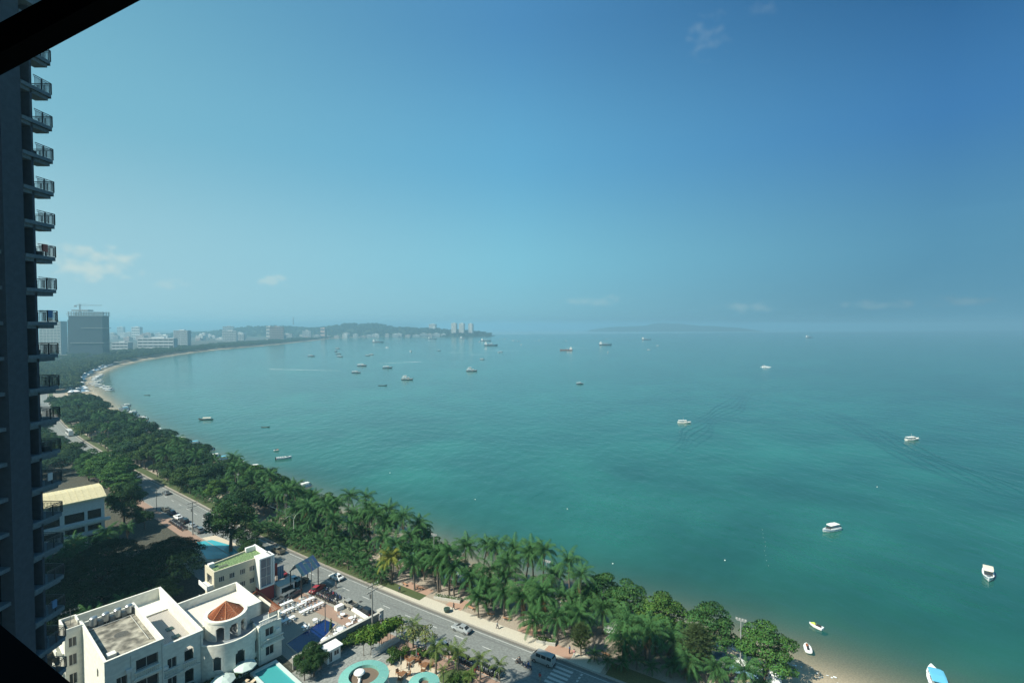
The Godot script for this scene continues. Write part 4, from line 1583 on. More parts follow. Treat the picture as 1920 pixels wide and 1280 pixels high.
	for k in 8:                                      # the cone's eight slopes, each with rounded rows of tile
		var s := Shape.new()
		var w0 := TAU * (k + 0.5) / 8
		var a := Vector3(cos(w0), 0, sin(w0)) * 3.04
		var b := Vector3(cos(w0 + TAU / 8), 0, sin(w0 + TAU / 8)) * 3.04
		var apex := c + Vector3(0, 12.35, 0)
		var rows := 9
		for i in 8:                                  # channels down the slope, a step for every course
			for j in rows:
				var t0 := j / float(rows)
				var t1 := (j + 1.0) / rows
				var e := [c + a.lerp(b, i / 8.0) + Vector3(0, 10.0, 0), c + a.lerp(b, (i + .5) / 8.0) + Vector3(0, 10.0, 0), c + a.lerp(b, (i + 1) / 8.0) + Vector3(0, 10.0, 0)]
				var lift := Vector3(0, .17 * (1.0 - t0), 0)
				var step := Vector3(0, .08, 0)
				s.quad(e[0].lerp(apex, t1), e[1].lerp(apex, t1) + lift, e[1].lerp(apex, t0) + lift + step, e[0].lerp(apex, t0) + step)
				s.quad(e[1].lerp(apex, t1) + lift, e[2].lerp(apex, t1), e[2].lerp(apex, t0) + step, e[1].lerp(apex, t0) + lift + step)
		obj("roof_slope", s, tile, o)
		var hip := Shape.new()
		hip.tube([c + a + Vector3(0, 10.08, 0), apex + Vector3(0, .04, 0)], [.09, .06], 6)
		obj("hip_tile", hip, mt("terracotta_hip", Color(.42, .17, .075), 0.8), o)
	# curved terrace below the rotunda
	var tw := Shape.new()
	var us2 := []
	for k in 65:
		us2.push_back(lerpf(-0.25, PI + 0.25, k / 64.0))
	var low := [0.95, 1.6, 2.25]
	grid_wall(tw, us2, [0.0, 2.6, 3.4, 4.0, 4.4, 4.8, 5.0, 5.2, 6.6, 7.3], .3, func(u, v) -> bool:
		for q in low:
			var du: float = absf(u - q) * 6.0
			if du < .8 and v > 2.6 and v < 5.2 and (v < 4.4 or Vector2(du, v - 4.4).length() < .82):
				return true
		return false, func(u, v, w) -> Vector3: return c + Vector3(cos(u) * -(5.9 - w), v, sin(u) * (5.9 - w)))
	obj("terrace_wall", tw, white, o)
	var fl := Shape.new()
	var half := PackedVector2Array()
	for k in 33:
		var u := lerpf(-0.25, PI + 0.25, k / 32.0)
		half.push_back(Vector2(c.x - cos(u) * 5.62, c.z + sin(u) * 5.62))
	fl.flat(half, 6.58)
	obj("terrace_floor", fl, mt("terrace_tile", Color(.22, .25, .27), 0.7), o)
	obj("wall", wall(Vector3(14.42, 0, -2.85), Vector3(25.2, 0, -2.85), 0, 6.5, .25), white, o)
	# block D: the corner nearest the pool, with balconies
	var dh := [[1.3, 2.9, 5.0, 6.6], [1.3, 2.9, 1.2, 3.2]]
	obj("wall", wall(Vector3(23.0, 0, 1.6), Vector3(27.4, 0, 1.6), 0, 7.4, .3, dh), white, o)
	panes(o, Vector3(23.0, 0, 1.6), Vector3(27.4, 0, 1.6), dh, shade, frame)
	obj("wall", wall(Vector3(27.4, 0, 1.3), Vector3(27.4, 0, -8.5), 0, 8.7, .3), white, o)
	obj("wall", wall(Vector3(23.0, 0, -1.0), Vector3(23.0, 0, 1.3), 0, 7.4, .3), white, o)
	obj("wall", wall(Vector3(25.6, 0, .2), Vector3(27.1, 0, .2), 7.4, 8.7, .3), white, o)
	obj("wall", wall(Vector3(27.1, 0, -8.5), Vector3(25.5, 0, -8.5), 0, 8.7, .3), white, o)
	var ds := Shape.new()
	ds.span(23.3, 27.1, 7.2, 7.4, -2.8, 1.3)
	obj("roof_slab", ds, mt("terrace_tile", Color(.22, .25, .27)), o)
	obj("balustrade", balustrade(Vector3(23.2, 7.42, 1.45), Vector3(26.6, 7.42, 1.45)), white, o)
	obj("balustrade", balustrade(Vector3(23.6, 3.75, 2.15), Vector3(27.5, 3.75, 2.15)), white, o)
	var dl := Shape.new()
	dl.span(23.4, 27.6, 3.5, 3.72, 1.605, 2.35)
	obj("balcony_ledge", dl, white, o)
	for side in [[Vector3(25.3, 8.75, .6), Vector3(28.0, 8.75, .6)], [Vector3(28.0, 8.75, .6), Vector3(28.0, 8.75, -8.9)], [Vector3(28.0, 8.75, -8.9), Vector3(25.3, 8.75, -8.9)]]:
		var s := Shape.new()
		var r0 := Vector3(26.6, 10.1, -.8)
		var r1 := Vector3(26.6, 10.1, -7.5)
		var ta: Vector3 = r0 if side[0].z > 0 else r1
		var tb: Vector3 = r0 if side[1].z > 0 else r1
		var m := maxi(6, int(side[0].distance_to(side[1]) / .32))
		for i in m:
			for j in 7:
				var cells := []
				for q in 3:
					for t in 2:
						var f := (i + q * .5) / m
						var g := (j + t) / 7.0
						cells.push_back(side[0].lerp(side[1], f).lerp(ta.lerp(tb, f), g) + Vector3(0, (.08 if q == 1 else 0.0) + (.045 if t == 0 else 0.0), 0))
				s.quad(cells[0], cells[1], cells[3], cells[2])
				s.quad(cells[2], cells[3], cells[5], cells[4])
		obj("tiled_slope", s, tile, o)
	for q in [[3.4, .04, 12.0], [7.75, .04, 12.0], [14.0, -1.16, 10.0], [23.3, 1.64, 7.4]]:
		var dp := Shape.new()
		dp.tube([Vector3(q[0], 0, q[1]), Vector3(q[0], q[2] - .6, q[1])], [.06, .06], 6)
		obj("drain_pipe", dp, mt("old_pvc", Color(.45, .45, .42), 0.7), o)
	for q in [[3.1, 9.2, .2], [8.5, 6.2, -1.0], [26.6, 5.6, 1.8]]:
		var ac := Shape.new()
		ac.box(Vector3(q[0], q[1], q[2]), Vector3(.8, .55, .36))
		obj("air_conditioner", ac, mt("boat_white", Color(.68, .68, .65)), o)
	var pipes := Shape.new()
	pipes.tube([Vector3(.6, 10.95, -15.0), Vector3(7.4, 10.95, -15.0)], [.06, .06], 6)
	pipes.tube([Vector3(6.9, 10.95, -15.0), Vector3(6.9, 10.95, -4.0), Vector3(7.5, 10.95, -4.0)], [.05, .05, .05], 6)
	obj("roof_pipes", pipes, mt("old_pvc", Color(.45, .45, .42)), o)
	var hatch := Shape.new()
	hatch.span(1.0, 2.2, 10.75, 11.25, -4.2, -3.0)
	obj("roof_hatch", hatch, white, o)
	# rooftop plant: steel water tanks and an aerial
	for i in 4:
		var tk := again("tank", func() -> Node3D:
			var t := fresh("water_tank", "tank")
			var st := mt("tank_steel", Color(.42, .44, .44), 0.35, 0.8)
			var b := Shape.new()
			b.lathe([Vector2(.55, .35), Vector2(.6, .42), Vector2(.6, 1.7), Vector2(.45, 1.85), Vector2(.12, 1.95), Vector2(.001, 1.95)], 18)
			obj("drum", b, st, t)
			for k in 4:
				var l := Shape.new()
				l.tube([Vector3(cos(k * PI / 2) * .5, 0, sin(k * PI / 2) * .5), Vector3(cos(k * PI / 2) * .5, .5, sin(k * PI / 2) * .5)], [.05, .05], 5)
				obj("leg", l, st, t)
			var m := Shape.new()
			m.span(.55, 1.35, 0, .9, -.45, .45)
			obj("pump_housing", m, mt("grey_metal", Color(.16, .17, .17), 0.5, 0.3), t)
			return t, lot(1.7 + i * 1.75, -16.2, 10.75), LOT_TURN, "steel water tank in the row on the villa's concrete roof", "water tanks on the villa roof")
		tk.set_meta("category", "tank")
	var an := thing("roof_aerial", "thin dark aerial standing on the villa's stair turret", "aerial", lot(-1.2, -17.8, 11.8), LOT_TURN)
	var pole := Shape.new()
	pole.tube([Vector3.ZERO, Vector3(0, 3.0, 0)], [.04, .03], 5)
	obj("pole", pole, mt("grey_metal", Color(.16, .17, .17)), an)
	var el := Shape.new()
	for i in 5:
		el.bar(Vector3(-1.2 + i * .6, 2.6, -.5), Vector3(-1.2 + i * .6, 2.6, .5), .03, .03)
	el.bar(Vector3(-1.4, 2.6, 0), Vector3(1.4, 2.6, 0), .03, .03)
	obj("elements", el, mt("grey_metal", Color(.16, .17, .17)), an)


func make_green_roof_building() -> void:
	var o := thing("cream_building", "cream building with a green flat roof and a glazed corner frame", "building", lot(0, 0), LOT_TURN)
	var cream := mt("cream_paint", Color(.60, .55, .42), 0.9, 0.0, "plaster_grain", 5.0)
	var glass := mt("dark_glass", Color(.02, .025, .03))
	var frame := mt("window_white", Color(.62, .61, .57))
	var a := Vector3(24, 0, -22.8)
	var b := Vector3(33.0, 0, -22.8)
	var holes := []
	for y in [1.3, 4.5, 7.4]:
		for x in [1.0, 3.2, 5.5, 7.6]:
			holes.push_back([x, x + 1.15, y, y + 1.25])
	obj("wall", wall(a, b, 0, 10.2, .28, holes), cream, o)
	panes(o, a, b, holes, glass, frame, .16, 3)
	var e := [[1.2, 4.0, 6.6, 8.8], [1.2, 4.0, 3.2, 5.4]]
	obj("wall", wall(Vector3(24, 0, -28.2), Vector3(24, 0, -23.08), 0, 10.2, .28, e), cream, o)
	panes(o, Vector3(24, 0, -28.2), Vector3(24, 0, -23.08), e, glass, frame)
	obj("wall", wall(Vector3(36, 0, -30.0), Vector3(24, 0, -28.2), 0, 9.9, .28), cream, o)
	obj("wall", wall(Vector3(36, 0, -20.7), Vector3(36, 0, -29.9), 3.4, 10.6, .4), mt("white_frame", Color(.70, .70, .68), 0.7), o)
	for y in [6.3, 2.9]:
		var bal := Shape.new()
		bal.span(22.6, 24, y, y + .16, -28.0, -23.1)
		bal.span(22.6, 22.74, y + .16, y + 1.0, -28.0, -23.1)
		bal.span(22.74, 24, y + .16, y + 1.0, -23.24, -23.1)
		obj("balcony", bal, mt("white_frame", Color(.70, .70, .68)), o)
	var r := Shape.new()
	r.prism(PackedVector2Array([Vector2(24.25, -23.05), Vector2(24.25, -28.0), Vector2(35.6, -29.7), Vector2(35.6, -23.05)]), 9.3, 9.5)
	obj("green_roof", r, mt("green_waterproofing", Color(.23, .36, .15), 0.85, 0.0, "roof_stain", 5.0), o)
	var up := Shape.new()
	up.span(26.0, 28.0, 9.5, 9.62, -26.4, -25.4)
	obj("roof_mat", up, mt("old_mat", Color(.10, .12, .08), 0.9), o)
	var pw := Shape.new()
	pw.span(33.4, 35.6, 9.5, 10.6, -29.6, -28.9)
	obj("roof_upstand", pw, mt("white_frame", Color(.70, .70, .68)), o)
	# glazed frame at the road corner
	var fr := Shape.new()
	fr.span(32.9, 36.4, 10.3, 10.6, -23.3, -20.4)
	fr.span(32.9, 36.4, 3.4, 3.7, -23.3, -20.4)
	fr.span(32.9, 33.2, 3.7, 10.3, -23.3, -20.4)
	fr.span(36.0, 36.4, 3.7, 10.3, -22.0, -20.4)
	obj("white_surround", fr, mt("white_frame", Color(.70, .70, .68)), o)
	for i in 2:
		for j in 3:
			var p := Shape.new()
			p.span(33.2 + i * 1.4, 34.6 + i * 1.4, 3.7 + j * 2.2, 5.9 + j * 2.2, -20.9, -20.86)
			var w := obj("glass_panel", p, mt("blue_glass", Color(.11, .15, .19), 0.12), o)
			var mu := Shape.new()
			mu.span(33.2 + i * 1.4, 33.28 + i * 1.4, 3.7 + j * 2.2, 5.9 + j * 2.2, -20.86, -20.78)
			mu.span(33.28 + i * 1.4, 34.6 + i * 1.4, 5.82 + j * 2.2, 5.9 + j * 2.2, -20.86, -20.78)
			obj("mullion", mu, frame, w)
	var red := Shape.new()
	red.span(33.0, 36.3, 0, 3.38, -23.2, -20.7)
	obj("red_ground_floor", red, mt("red_wall", Color(.22, .025, .03), 0.7), o)
	var ac := Shape.new()
	ac.span(24.4, 25.6, 9.5, 10.5, -27.8, -26.8)
	obj("roof_plant", ac, mt("boat_white", Color(.68, .68, .65), 0.5), o)


func make_yellow_roof_building() -> void:
	var o := thing("yellow_roofed_building", "white four storey building with pale yellow metal roof", "building", lot(0, 0), LOT_TURN)
	var white := mt("grey_white_paint", Color(.52, .54, .54), 0.9, 0.0, "plaster_grain", 6.0)
	var glass := mt("dark_red_glass", Color(.02, .008, .008), 0.2)
	var a := Vector3(-8, 0, -92.5)
	var b := Vector3(18.6, 0, -92.5)
	var holes := []
	for y in [[7.6, 10.3], [4.2, 5.9], [0.4, 2.8]]:
		for x in [[22.6, 25.8], [17.4, 21.9], [12.0, 16.4], [6.5, 11.0], [1.5, 5.5]]:
			holes.push_back([x[0], x[1], y[0], y[1]])
	obj("wall", wall(a, b, 0, 13.4, .3, holes), white, o)
	panes(o, a, b, holes, glass, null, .5)
	var e := [[2, 5, 7.6, 10], [7, 10, 7.6, 10], [2, 5, 3.6, 5.8], [7, 10, 3.6, 5.8]]
	obj("wall", wall(Vector3(18.6, 0, -92.8), Vector3(18.6, 0, -106), 0, 13.4, .3, e), white, o)
	panes(o, Vector3(18.6, 0, -92.8), Vector3(18.6, 0, -106), e, glass, null, .3)
	obj("wall", wall(Vector3(18.6, 0, -106), Vector3(-8, 0, -106), 0, 13.4, .3), white, o)
	obj("wall", wall(Vector3(-8, 0, -105.7), Vector3(-8, 0, -92.8), 0, 13.4, .3), white, o)
	for y in [3.3, 6.6]:
		var l := Shape.new()
		l.span(-8, 19.8, y, y + .7, -92.5, -91.3)
		obj("floor_ledge", l, white, o)
	var r := Shape.new()
	r.loft([[Vector3(-9, 13.4, -91.6), Vector3(-9, 13.4, -106.6), Vector3(-9, 14.2, -106.6), Vector3(-9, 15.9, -101), Vector3(-9, 15.9, -97), Vector3(-9, 13.9, -91.6)].map(func(p): return p), [Vector3(19.0, 13.4, -91.6), Vector3(19.0, 13.4, -106.6), Vector3(19.0, 14.2, -106.6), Vector3(19.0, 15.9, -101), Vector3(19.0, 15.9, -97), Vector3(19.0, 13.9, -91.6)]])
	obj("metal_roof", r, mt("yellow_metal", Color(.62, .55, .34), 0.6, 0.0, "plaster_grain", 8.0), o)
	for i in 19:
		var rb := Shape.new()
		rb.bar(Vector3(-8.2 + i * 1.48, 13.95, -91.7), Vector3(-8.2 + i * 1.48, 15.94, -97), .08, .08)
		rb.bar(Vector3(-8.2 + i * 1.48, 15.94, -97), Vector3(-8.2 + i * 1.48, 15.94, -101), .08, .08)
		obj("roof_seam", rb, mt("yellow_metal", Color(.62, .55, .34)), o)


func make_tower() -> void:                           # the high-rise beside us: its end wall, windows and corner balconies
	var o := thing("balcony_tower", "dark high rise hotel tower with a stack of railed corner balconies", "tower", Vector3(0, 0, 0))
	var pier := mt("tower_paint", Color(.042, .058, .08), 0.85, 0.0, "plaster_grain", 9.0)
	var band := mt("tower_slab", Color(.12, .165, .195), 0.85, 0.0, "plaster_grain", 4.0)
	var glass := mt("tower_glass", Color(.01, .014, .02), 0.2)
	var rail := mt("rail_paint", Color(.03, .035, .042), 0.5)
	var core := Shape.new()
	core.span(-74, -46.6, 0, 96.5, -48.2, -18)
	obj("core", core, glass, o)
	var p := Shape.new()
	p.span(-46.6, -45.4, 0, 96.5, -47.15, -45.25)
	p.span(-46.6, -45.6, 0, 96.5, -36, -35)
	p.span(-46.6, -45.55, 0, 96.5, -48.42, -48.2)
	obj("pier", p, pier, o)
	var top := Shape.new()
	top.span(-75, -45.0, 95.2, 96.6, -51.6, -18)
	top.span(-70, -50, 96.6, 100, -46, -22)
	obj("roof_slab", top, band, o)
	for i in 30:
		var y := 1.35 + i * 3.19
		var s := Shape.new()
		s.prism(PackedVector2Array([Vector2(-50.5, -48.2), Vector2(-45.3, -48.2), Vector2(-45.3, -50.15), Vector2(-45.5, -50.4), Vector2(-50.5, -50.4)]), y, y + .34)
		s.span(-46.6, -45.3, y, y + .34, -48.2, -47.15)
		s.span(-46.8, -45.55, y - .32, y, -50.1, -47.15)
		s.span(-46.6, -45.7, y, y + .34, -45.25, -36)
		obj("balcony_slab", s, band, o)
		var r := Shape.new()
		var t := y + 1.42
		r.bar(Vector3(-45.4, t, -48.45), Vector3(-45.4, t, -50.3), .06, .06)
		r.bar(Vector3(-45.4, t, -50.3), Vector3(-50.4, t, -50.3), .06, .06)
		r.bar(Vector3(-45.4, t - .14, -48.45), Vector3(-45.4, t - .14, -50.3), .04, .04)
		r.bar(Vector3(-45.4, t - .14, -50.3), Vector3(-50.4, t - .14, -50.3), .04, .04)
		for q in [-49.3, -50.3]:
			r.span(-45.44, -45.36, y + .34, t, q - .04, q + .04)
		for k in 14:
			r.span(-45.415, -45.385, y + .40, t - .14, -48.6 - k * .122, -48.57 - k * .122)
		for k in 34:
			r.span(-45.6 - k * .142, -45.57 - k * .142, y + .40, t - .14, -50.315, -50.285)
		obj("railing", r, rail, o)
		var w := Shape.new()
		w.span(-46.62, -46.55, y + .36, y + 2.8, -48.1, -47.2)
		obj("window", w, glass, o)
		var f := Shape.new()
		f.span(-46.54, -46.5, y + 1.3, y + 1.36, -48.1, -47.2)
		obj("window_rail", f, rail, o)
		var pick := RandomNumberGenerator.new()      # what the guests have left out differs from floor to floor
		pick.seed = i * 31 + 5
		var c := Shape.new()
		var sx := pick.randf_range(-48.6, -46.4)
		var sz := pick.randf_range(-49.8, -49.0)
		c.span(sx, sx + .6, y + .34, y + .80, sz, sz + .55)
		c.span(sx - .1, sx, y + .34, y + 1.15, sz, sz + .55)
		obj("balcony_seat", c, rail, o)
		if pick.randf() < .4:
			var tw := Shape.new()
			var tz := pick.randf_range(-50.0, -49.2)
			tw.span(-45.35, -45.32, y + .75, t + .04, tz, tz + .5)
			tw.span(-45.48, -45.45, y + .85, t + .04, tz, tz + .5)
			tw.span(-45.48, -45.32, t + .035, t + .055, tz, tz + .5)
			obj("hanging_towel", tw, mt("towel_%d" % (i % 3), [Color(.5, .5, .5), Color(.35, .12, .1), Color(.1, .2, .35)][i % 3], 0.95), o)
		if pick.randf() < .5:
			var ac := Shape.new()
			ac.span(-47.6, -46.8, y + .34, y + .95, -48.62, -48.28)
			obj("air_conditioner", ac, mt("boat_white", Color(.68, .68, .65)), o)
		if pick.randf() < .55:
			var cu := Shape.new()
			cu.span(-46.545, -46.535, y + .5, y + 2.7, -48.05, -48.05 + pick.randf_range(.2, .6))
			obj("curtain", cu, mt("curtain_cloth", Color(.22, .21, .2), 0.9), o)


func make_window_frame() -> void:                    # the steel frame of the window we look out of
	var black := mt("black_steel", Color(.006, .006, .007), 0.9)
	black.metallic_specular = 0.1
	var o := thing("window_brace", "black diagonal steel brace across the open window's corner", "window frame", Vector3(0, 65, 0))
	var s := Shape.new()
	s.bar(Vector3(-1.75, .363, -1.2), Vector3(-.4, 1.066, -1.2), .05, .060)
	obj("strut", s, black, o)
	var q := thing("window_ledge", "black slanting ledge edge below the window, close by", "window frame", Vector3(0, 65, 0))
	var t := Shape.new()
	t.prism(PackedVector2Array([Vector2(-2.224, -1.746), Vector2(-1.178, -1.140), Vector2(-0.851, -0.951), Vector2(-0.197, -0.572), Vector2(-0.197, -.1), Vector2(-2.224, -.1)]), -1.0, -.685)
	obj("sill", t, black, q)
	# the shaded room we stand in
	var dim := mt("room_paint", Color(.10, .10, .10), 0.9)
	for b in [["room_ceiling", [-7.0, 5.0, 66.9, 67.2, -1.25, 6.0]], ["room_floor", [-7.0, 5.0, 63.2, 63.5, -.2, 6.0]], ["room_wall", [-7.0, 5.0, 63.5, 66.9, 5.7, 6.0]], ["room_wall", [-7.0, -6.7, 63.5, 66.9, -.2, 5.7]]]:
		var r := Shape.new()
		r.span(b[1][0], b[1][1], b[1][2], b[1][3], b[1][4], b[1][5])
		setting(b[0], r, dim)


# ------------------------------------------------------------------ the lots by the road

func sheet(called: String, pts: Array, y: float, m: Material) -> MeshInstance3D:    # a level area given in lot coordinates
	var poly := PackedVector2Array()
	for q in pts:
		var w := lot(q[0], q[1])
		poly.push_back(Vector2(w.x, w.z))
	var s := Shape.new()
	s.flat(poly, y)
	return setting(called, s, m)


func make_picnic() -> Node3D:
	var o := fresh("long_table", "table")
	var white := mt("white_table", Color(.72, .74, .74), 0.5)
	var t := Shape.new()
	t.span(-1.5, 1.5, .72, .77, -.42, .42)
	obj("tabletop", t, white, o)
	for x in [-1.2, 1.2]:
		for z in [-.32, .32]:
			var l := Shape.new()
			l.tube([Vector3(x, 0, z), Vector3(x, .72, z)], [.03, .03], 5)
			obj("leg", l, white, o)
	return o


func make_chair() -> Node3D:
	var o := fresh("white_chair", "chair")
	var white := mt("white_table", Color(.72, .74, .74))
	var s := Shape.new()
	s.span(-.22, .22, .42, .46, -.22, .22)
	obj("seat", s, white, o)
	var b := Shape.new()
	b.box(Vector3(-.23, .68, 0), Vector3(.04, .46, .44), Basis(Vector3.BACK, .12))
	obj("backrest", b, white, o)
	for x in [-.18, .18]:
		for z in [-.18, .18]:
			var l := Shape.new()
			l.tube([Vector3(x * 1.15, 0, z * 1.15), Vector3(x, .42, z)], [.022, .022], 5)
			obj("leg", l, white, o)
	return o


func make_round_table() -> Node3D:
	var o := fresh("round_table", "table")
	var white := mt("white_table", Color(.72, .74, .74))
	var t := Shape.new()
	t.lathe([Vector2(.001, .70), Vector2(.52, .70), Vector2(.55, .72), Vector2(.52, .74), Vector2(.001, .74)], 18)
	obj("tabletop", t, white, o)
	var l := Shape.new()
	l.lathe([Vector2(.28, 0), Vector2(.26, .04), Vector2(.05, .08), Vector2(.05, .7)], 10)
	obj("pedestal", l, white, o)
	return o


func make_wood_chair() -> Node3D:
	var o := fresh("wooden_armchair", "chair")
	var wood := mt("teak", Color(.21, .10, .045), 0.6, 0.0, "bark_grain", 1.0)
	for i in 5:
		var s := Shape.new()
		s.span(-.3 + i * .125, -.2 + i * .125, .36, .40, -.32, .32)
		obj("seat_slat", s, wood, o)
	for i in 5:
		var s := Shape.new()
		s.box(Vector3(-.36, .68, -.26 + i * .13), Vector3(.04, .6, .1), Basis(Vector3.BACK, .2))
		obj("back_slat", s, wood, o)
	for z in [-.34, .34]:
		var a := Shape.new()
		a.span(-.38, .34, .58, .63, z - .05, z + .05)
		obj("armrest", a, wood, o)
		for x in [-.32, .3]:
			var l := Shape.new()
			l.span(x - .03, x + .03, 0, .58, z - .03, z + .03)
			obj("leg", l, wood, o)
	return o


func make_wood_table() -> Node3D:
	var o := fresh("wooden_table", "table")
	var wood := mt("teak", Color(.21, .10, .045))
	for i in 6:
		var s := Shape.new()
		s.span(-.75, .75, .70, .74, -.48 + i * .162, -.34 + i * .162)
		obj("top_slat", s, wood, o)
	for x in [-.65, .65]:
		for z in [-.4, .4]:
			var l := Shape.new()
			l.span(x - .04, x + .04, 0, .70, z - .04, z + .04)
			obj("leg", l, wood, o)
	return o


func make_lounger() -> Node3D:
	var o := fresh("sun_lounger", "sun lounger")
	var b := Shape.new()
	b.span(-.4, 1.0, .28, .38, -.33, .33)
	obj("mattress", b, mt("lounger_canvas", Color(.55, .45, .32), 0.9), o)
	var k := Shape.new()
	k.box(Vector3(-.66, .52, 0), Vector3(.66, .09, .66), Basis(Vector3.BACK, -.6))
	obj("backrest", k, mt("lounger_canvas", Color(.55, .45, .32)), o)
	for x in [-.3, .85]:
		for z in [-.27, .27]:
			var l := Shape.new()
			l.span(x - .03, x + .03, 0, .28, z - .03, z + .03)
			obj("leg", l, mt("white_pole", Color(.55, .55, .53)), o)
	return o


func make_lot() -> void:
	# ground around the villa, pool terrace, patio
	sheet("ground", [[-6, 3], [26.5, 3], [26.5, 18], [-6, 18]], 0.010, mt("garden_soil", Color(.05, .055, .035), 0.95, 0.0, "earth_grain", 4.0))
	sheet("pavement", [[27.4, 7.3], [27.4, -13], [36.2, -20], [45.2, -20], [47.4, 7.3]], 0.016, mt("terrace_stone", Color(.30, .28, .24), 0.9, 0.0, "paving_grain", 3.0))
	sheet("pavement", [[28, -20.3], [28, -62], [40, -62], [45, -20.3]], 0.012, mt("grey_concrete", Color(.30, .30, .275)))
	sheet("pavement", [[36.6, 21.0], [39.5, 20.4], [44.0, 22.2], [45.2, 26], [43.2, 31], [37.5, 33], [34.5, 27]], 0.022, mt("patio_stone", Color(.60, .52, .40), 0.9, 0.0, "paving_grain", 3.0))
	sheet("pavement", [[43.6, 30.5], [46, 25.0], [48.4, 26.5], [49.5, 38], [47.5, 41]], 0.024, mt("pink_paving", Color(.42, .27, .20)))
	sheet("gravel_bed", [[44.6, 21.8], [46.8, 20.6], [48.0, 26.0], [45.8, 25.4]], 0.024, mt("mauve_gravel", Color(.19, .165, .175), 0.95, 0.0, "asphalt_grain", 1.4))
	var m := Shape.new()                             # grassed mound between the palms
	m.lathe([Vector2(2.9, 0), Vector2(2.4, .35), Vector2(1.4, .6), Vector2(.001, .7)], 24, lot(45.0, 33.0), 1.15, .8)
	setting("grass_mound", m, mt("lush_lawn", Color(.07, .115, .03), 0.95, 0.0, "lawn_grain", 1.8))
	# blue swimming pool with its coping
	var water := mt("pool_water", Color(.003, .015, .095), 0.06)
	water.normal_enabled = true
	water.normal_texture = bumps("pool_ripple", 0.02)
	water.normal_scale = 0.3
	water.uv1_triplanar = true
	water.uv1_world_triplanar = true
	water.uv1_scale = Vector3.ONE / 6.0
	var o := thing("swimming_pool", "deep blue swimming pool on the terrace below the boundary wall", "swimming pool", lot(0, 0), LOT_TURN)
	var pts := PackedVector2Array([Vector2(29.4, 4.6), Vector2(29.6, -1.2), Vector2(39.4, -3.3), Vector2(40.0, .6), Vector2(37.0, 2.4), Vector2(32, 4.8)])
	var w := Shape.new()
	w.flat(pts, .03)
	obj("water", w, water, o)
	for i in pts.size():
		var a := pts[i]
		var b := pts[(i + 1) % pts.size()]
		var c := Shape.new()
		c.bar(Vector3(a.x, .05, a.y), Vector3(b.x, .05, b.y), .35, .10)
		obj("coping", c, mt("coping_stone", Color(.42, .36, .29), 0.8, 0.0, "concrete_grain", 2.0), o)
	# villa's own pool
	var vp := thing("lap_pool", "turquoise lap pool with white rim beside the villa", "swimming pool", lot(0, 0), LOT_TURN)
	var vw := Shape.new()
	vw.span(21.2, 25.0, .05, .35, 3.6, 14.0)
	obj("water", vw, mt("pool_turquoise", Color(.05, .30, .31), 0.06), vp)
	var vr := Shape.new()
	vr.span(20.7, 25.6, 0, .6, 3.0, 3.6)
	vr.span(25.0, 25.6, 0, .6, 3.6, 14.0)
	vr.span(20.7, 21.2, 0, .6, 3.6, 14.0)
	obj("rim", vr, mt("pale_rim", Color(.50, .58, .56), 0.6), vp)
	var far := thing("garden_pool", "turquoise garden pool among trees behind the green roofed building", "swimming pool", lot(0, 0), LOT_TURN)
	var fw := Shape.new()
	fw.flat(PackedVector2Array([Vector2(33.6, -55), Vector2(34.5, -62), Vector2(36, -70), Vector2(39.5, -68), Vector2(41.5, -60), Vector2(41, -53), Vector2(37, -52)]), .10)
	obj("water", fw, mt("pool_cyan", Color(.05, .33, .38), 0.08), far)
	var fs := Shape.new()
	fs.prism(PackedVector2Array([Vector2(32.6, -54), Vector2(33.5, -62), Vector2(35, -73), Vector2(41.5, -71), Vector2(43, -60), Vector2(42.2, -51.5), Vector2(36, -50.5)]), .02, .07)
	obj("surround", fs, mt("patio_stone", Color(.60, .52, .40)), far)
	# boundary wall, its coping, gate post
	var bw := thing("boundary_wall", "long grey boundary wall with pale coping beside the pool terrace", "wall", lot(0, 0), LOT_TURN)
	var ws := Shape.new()
	ws.span(26.6, 46.6, 0, 2.4, 7.45, 7.75)
	obj("wall", ws, mt("grey_concrete", Color(.30, .30, .275)), bw)
	for i in 10:
		var cp := Shape.new()
		cp.span(26.6 + i * 2.0, 28.58 + i * 2.0, 2.4, 2.52, 7.3, 7.9)
		obj("coping_stone", cp, mt("pale_coping", Color(.52, .51, .46), 0.9, 0.0, "concrete_grain", 2.0), bw)
	var gp := Shape.new()
	gp.span(45.9, 46.9, 0, 2.8, 7.1, 8.1)
	gp.span(45.8, 47.0, 2.8, 2.95, 7.0, 8.2)
	obj("end_pillar", gp, mt("pale_coping", Color(.52, .51, .46)), bw)
	var lw := thing("terrace_parapet", "low white wall between pool terrace and footway", "wall", lot(0, 0), LOT_TURN)
	var ls := Shape.new()
	ls.span(45.0, 45.25, 0, .9, -4.5, 6.8)
	ls.span(42.6, 44.4, 0, 1.0, -4.7, -3.5)
	obj("wall", ls, mt("white_frame", Color(.70, .70, .68), 0.7), lw)
	# guard booth
	var g := thing("guard_booth", "small white guard booth with flat roof against the boundary wall", "booth", lot(33.0, 10.3), LOT_TURN)
	var bm := mt("white_frame", Color(.70, .70, .68))
	var hs := [[.35, 1.05, .1, 2.1], [1.4, 2.5, 1.0, 2.0]]
	obj("wall", wall(Vector3(-1.4, 0, 1.0), Vector3(1.4, 0, 1.0), 0, 2.5, .1, hs), bm, g)
	panes(g, Vector3(-1.4, 0, 1.0), Vector3(1.4, 0, 1.0), hs, mt("dark_glass", Color(.02, .025, .03)), mt("window_white", Color(.62, .61, .57)), .05)
	var h2 := [[.5, 1.4, 1.0, 2.0]]
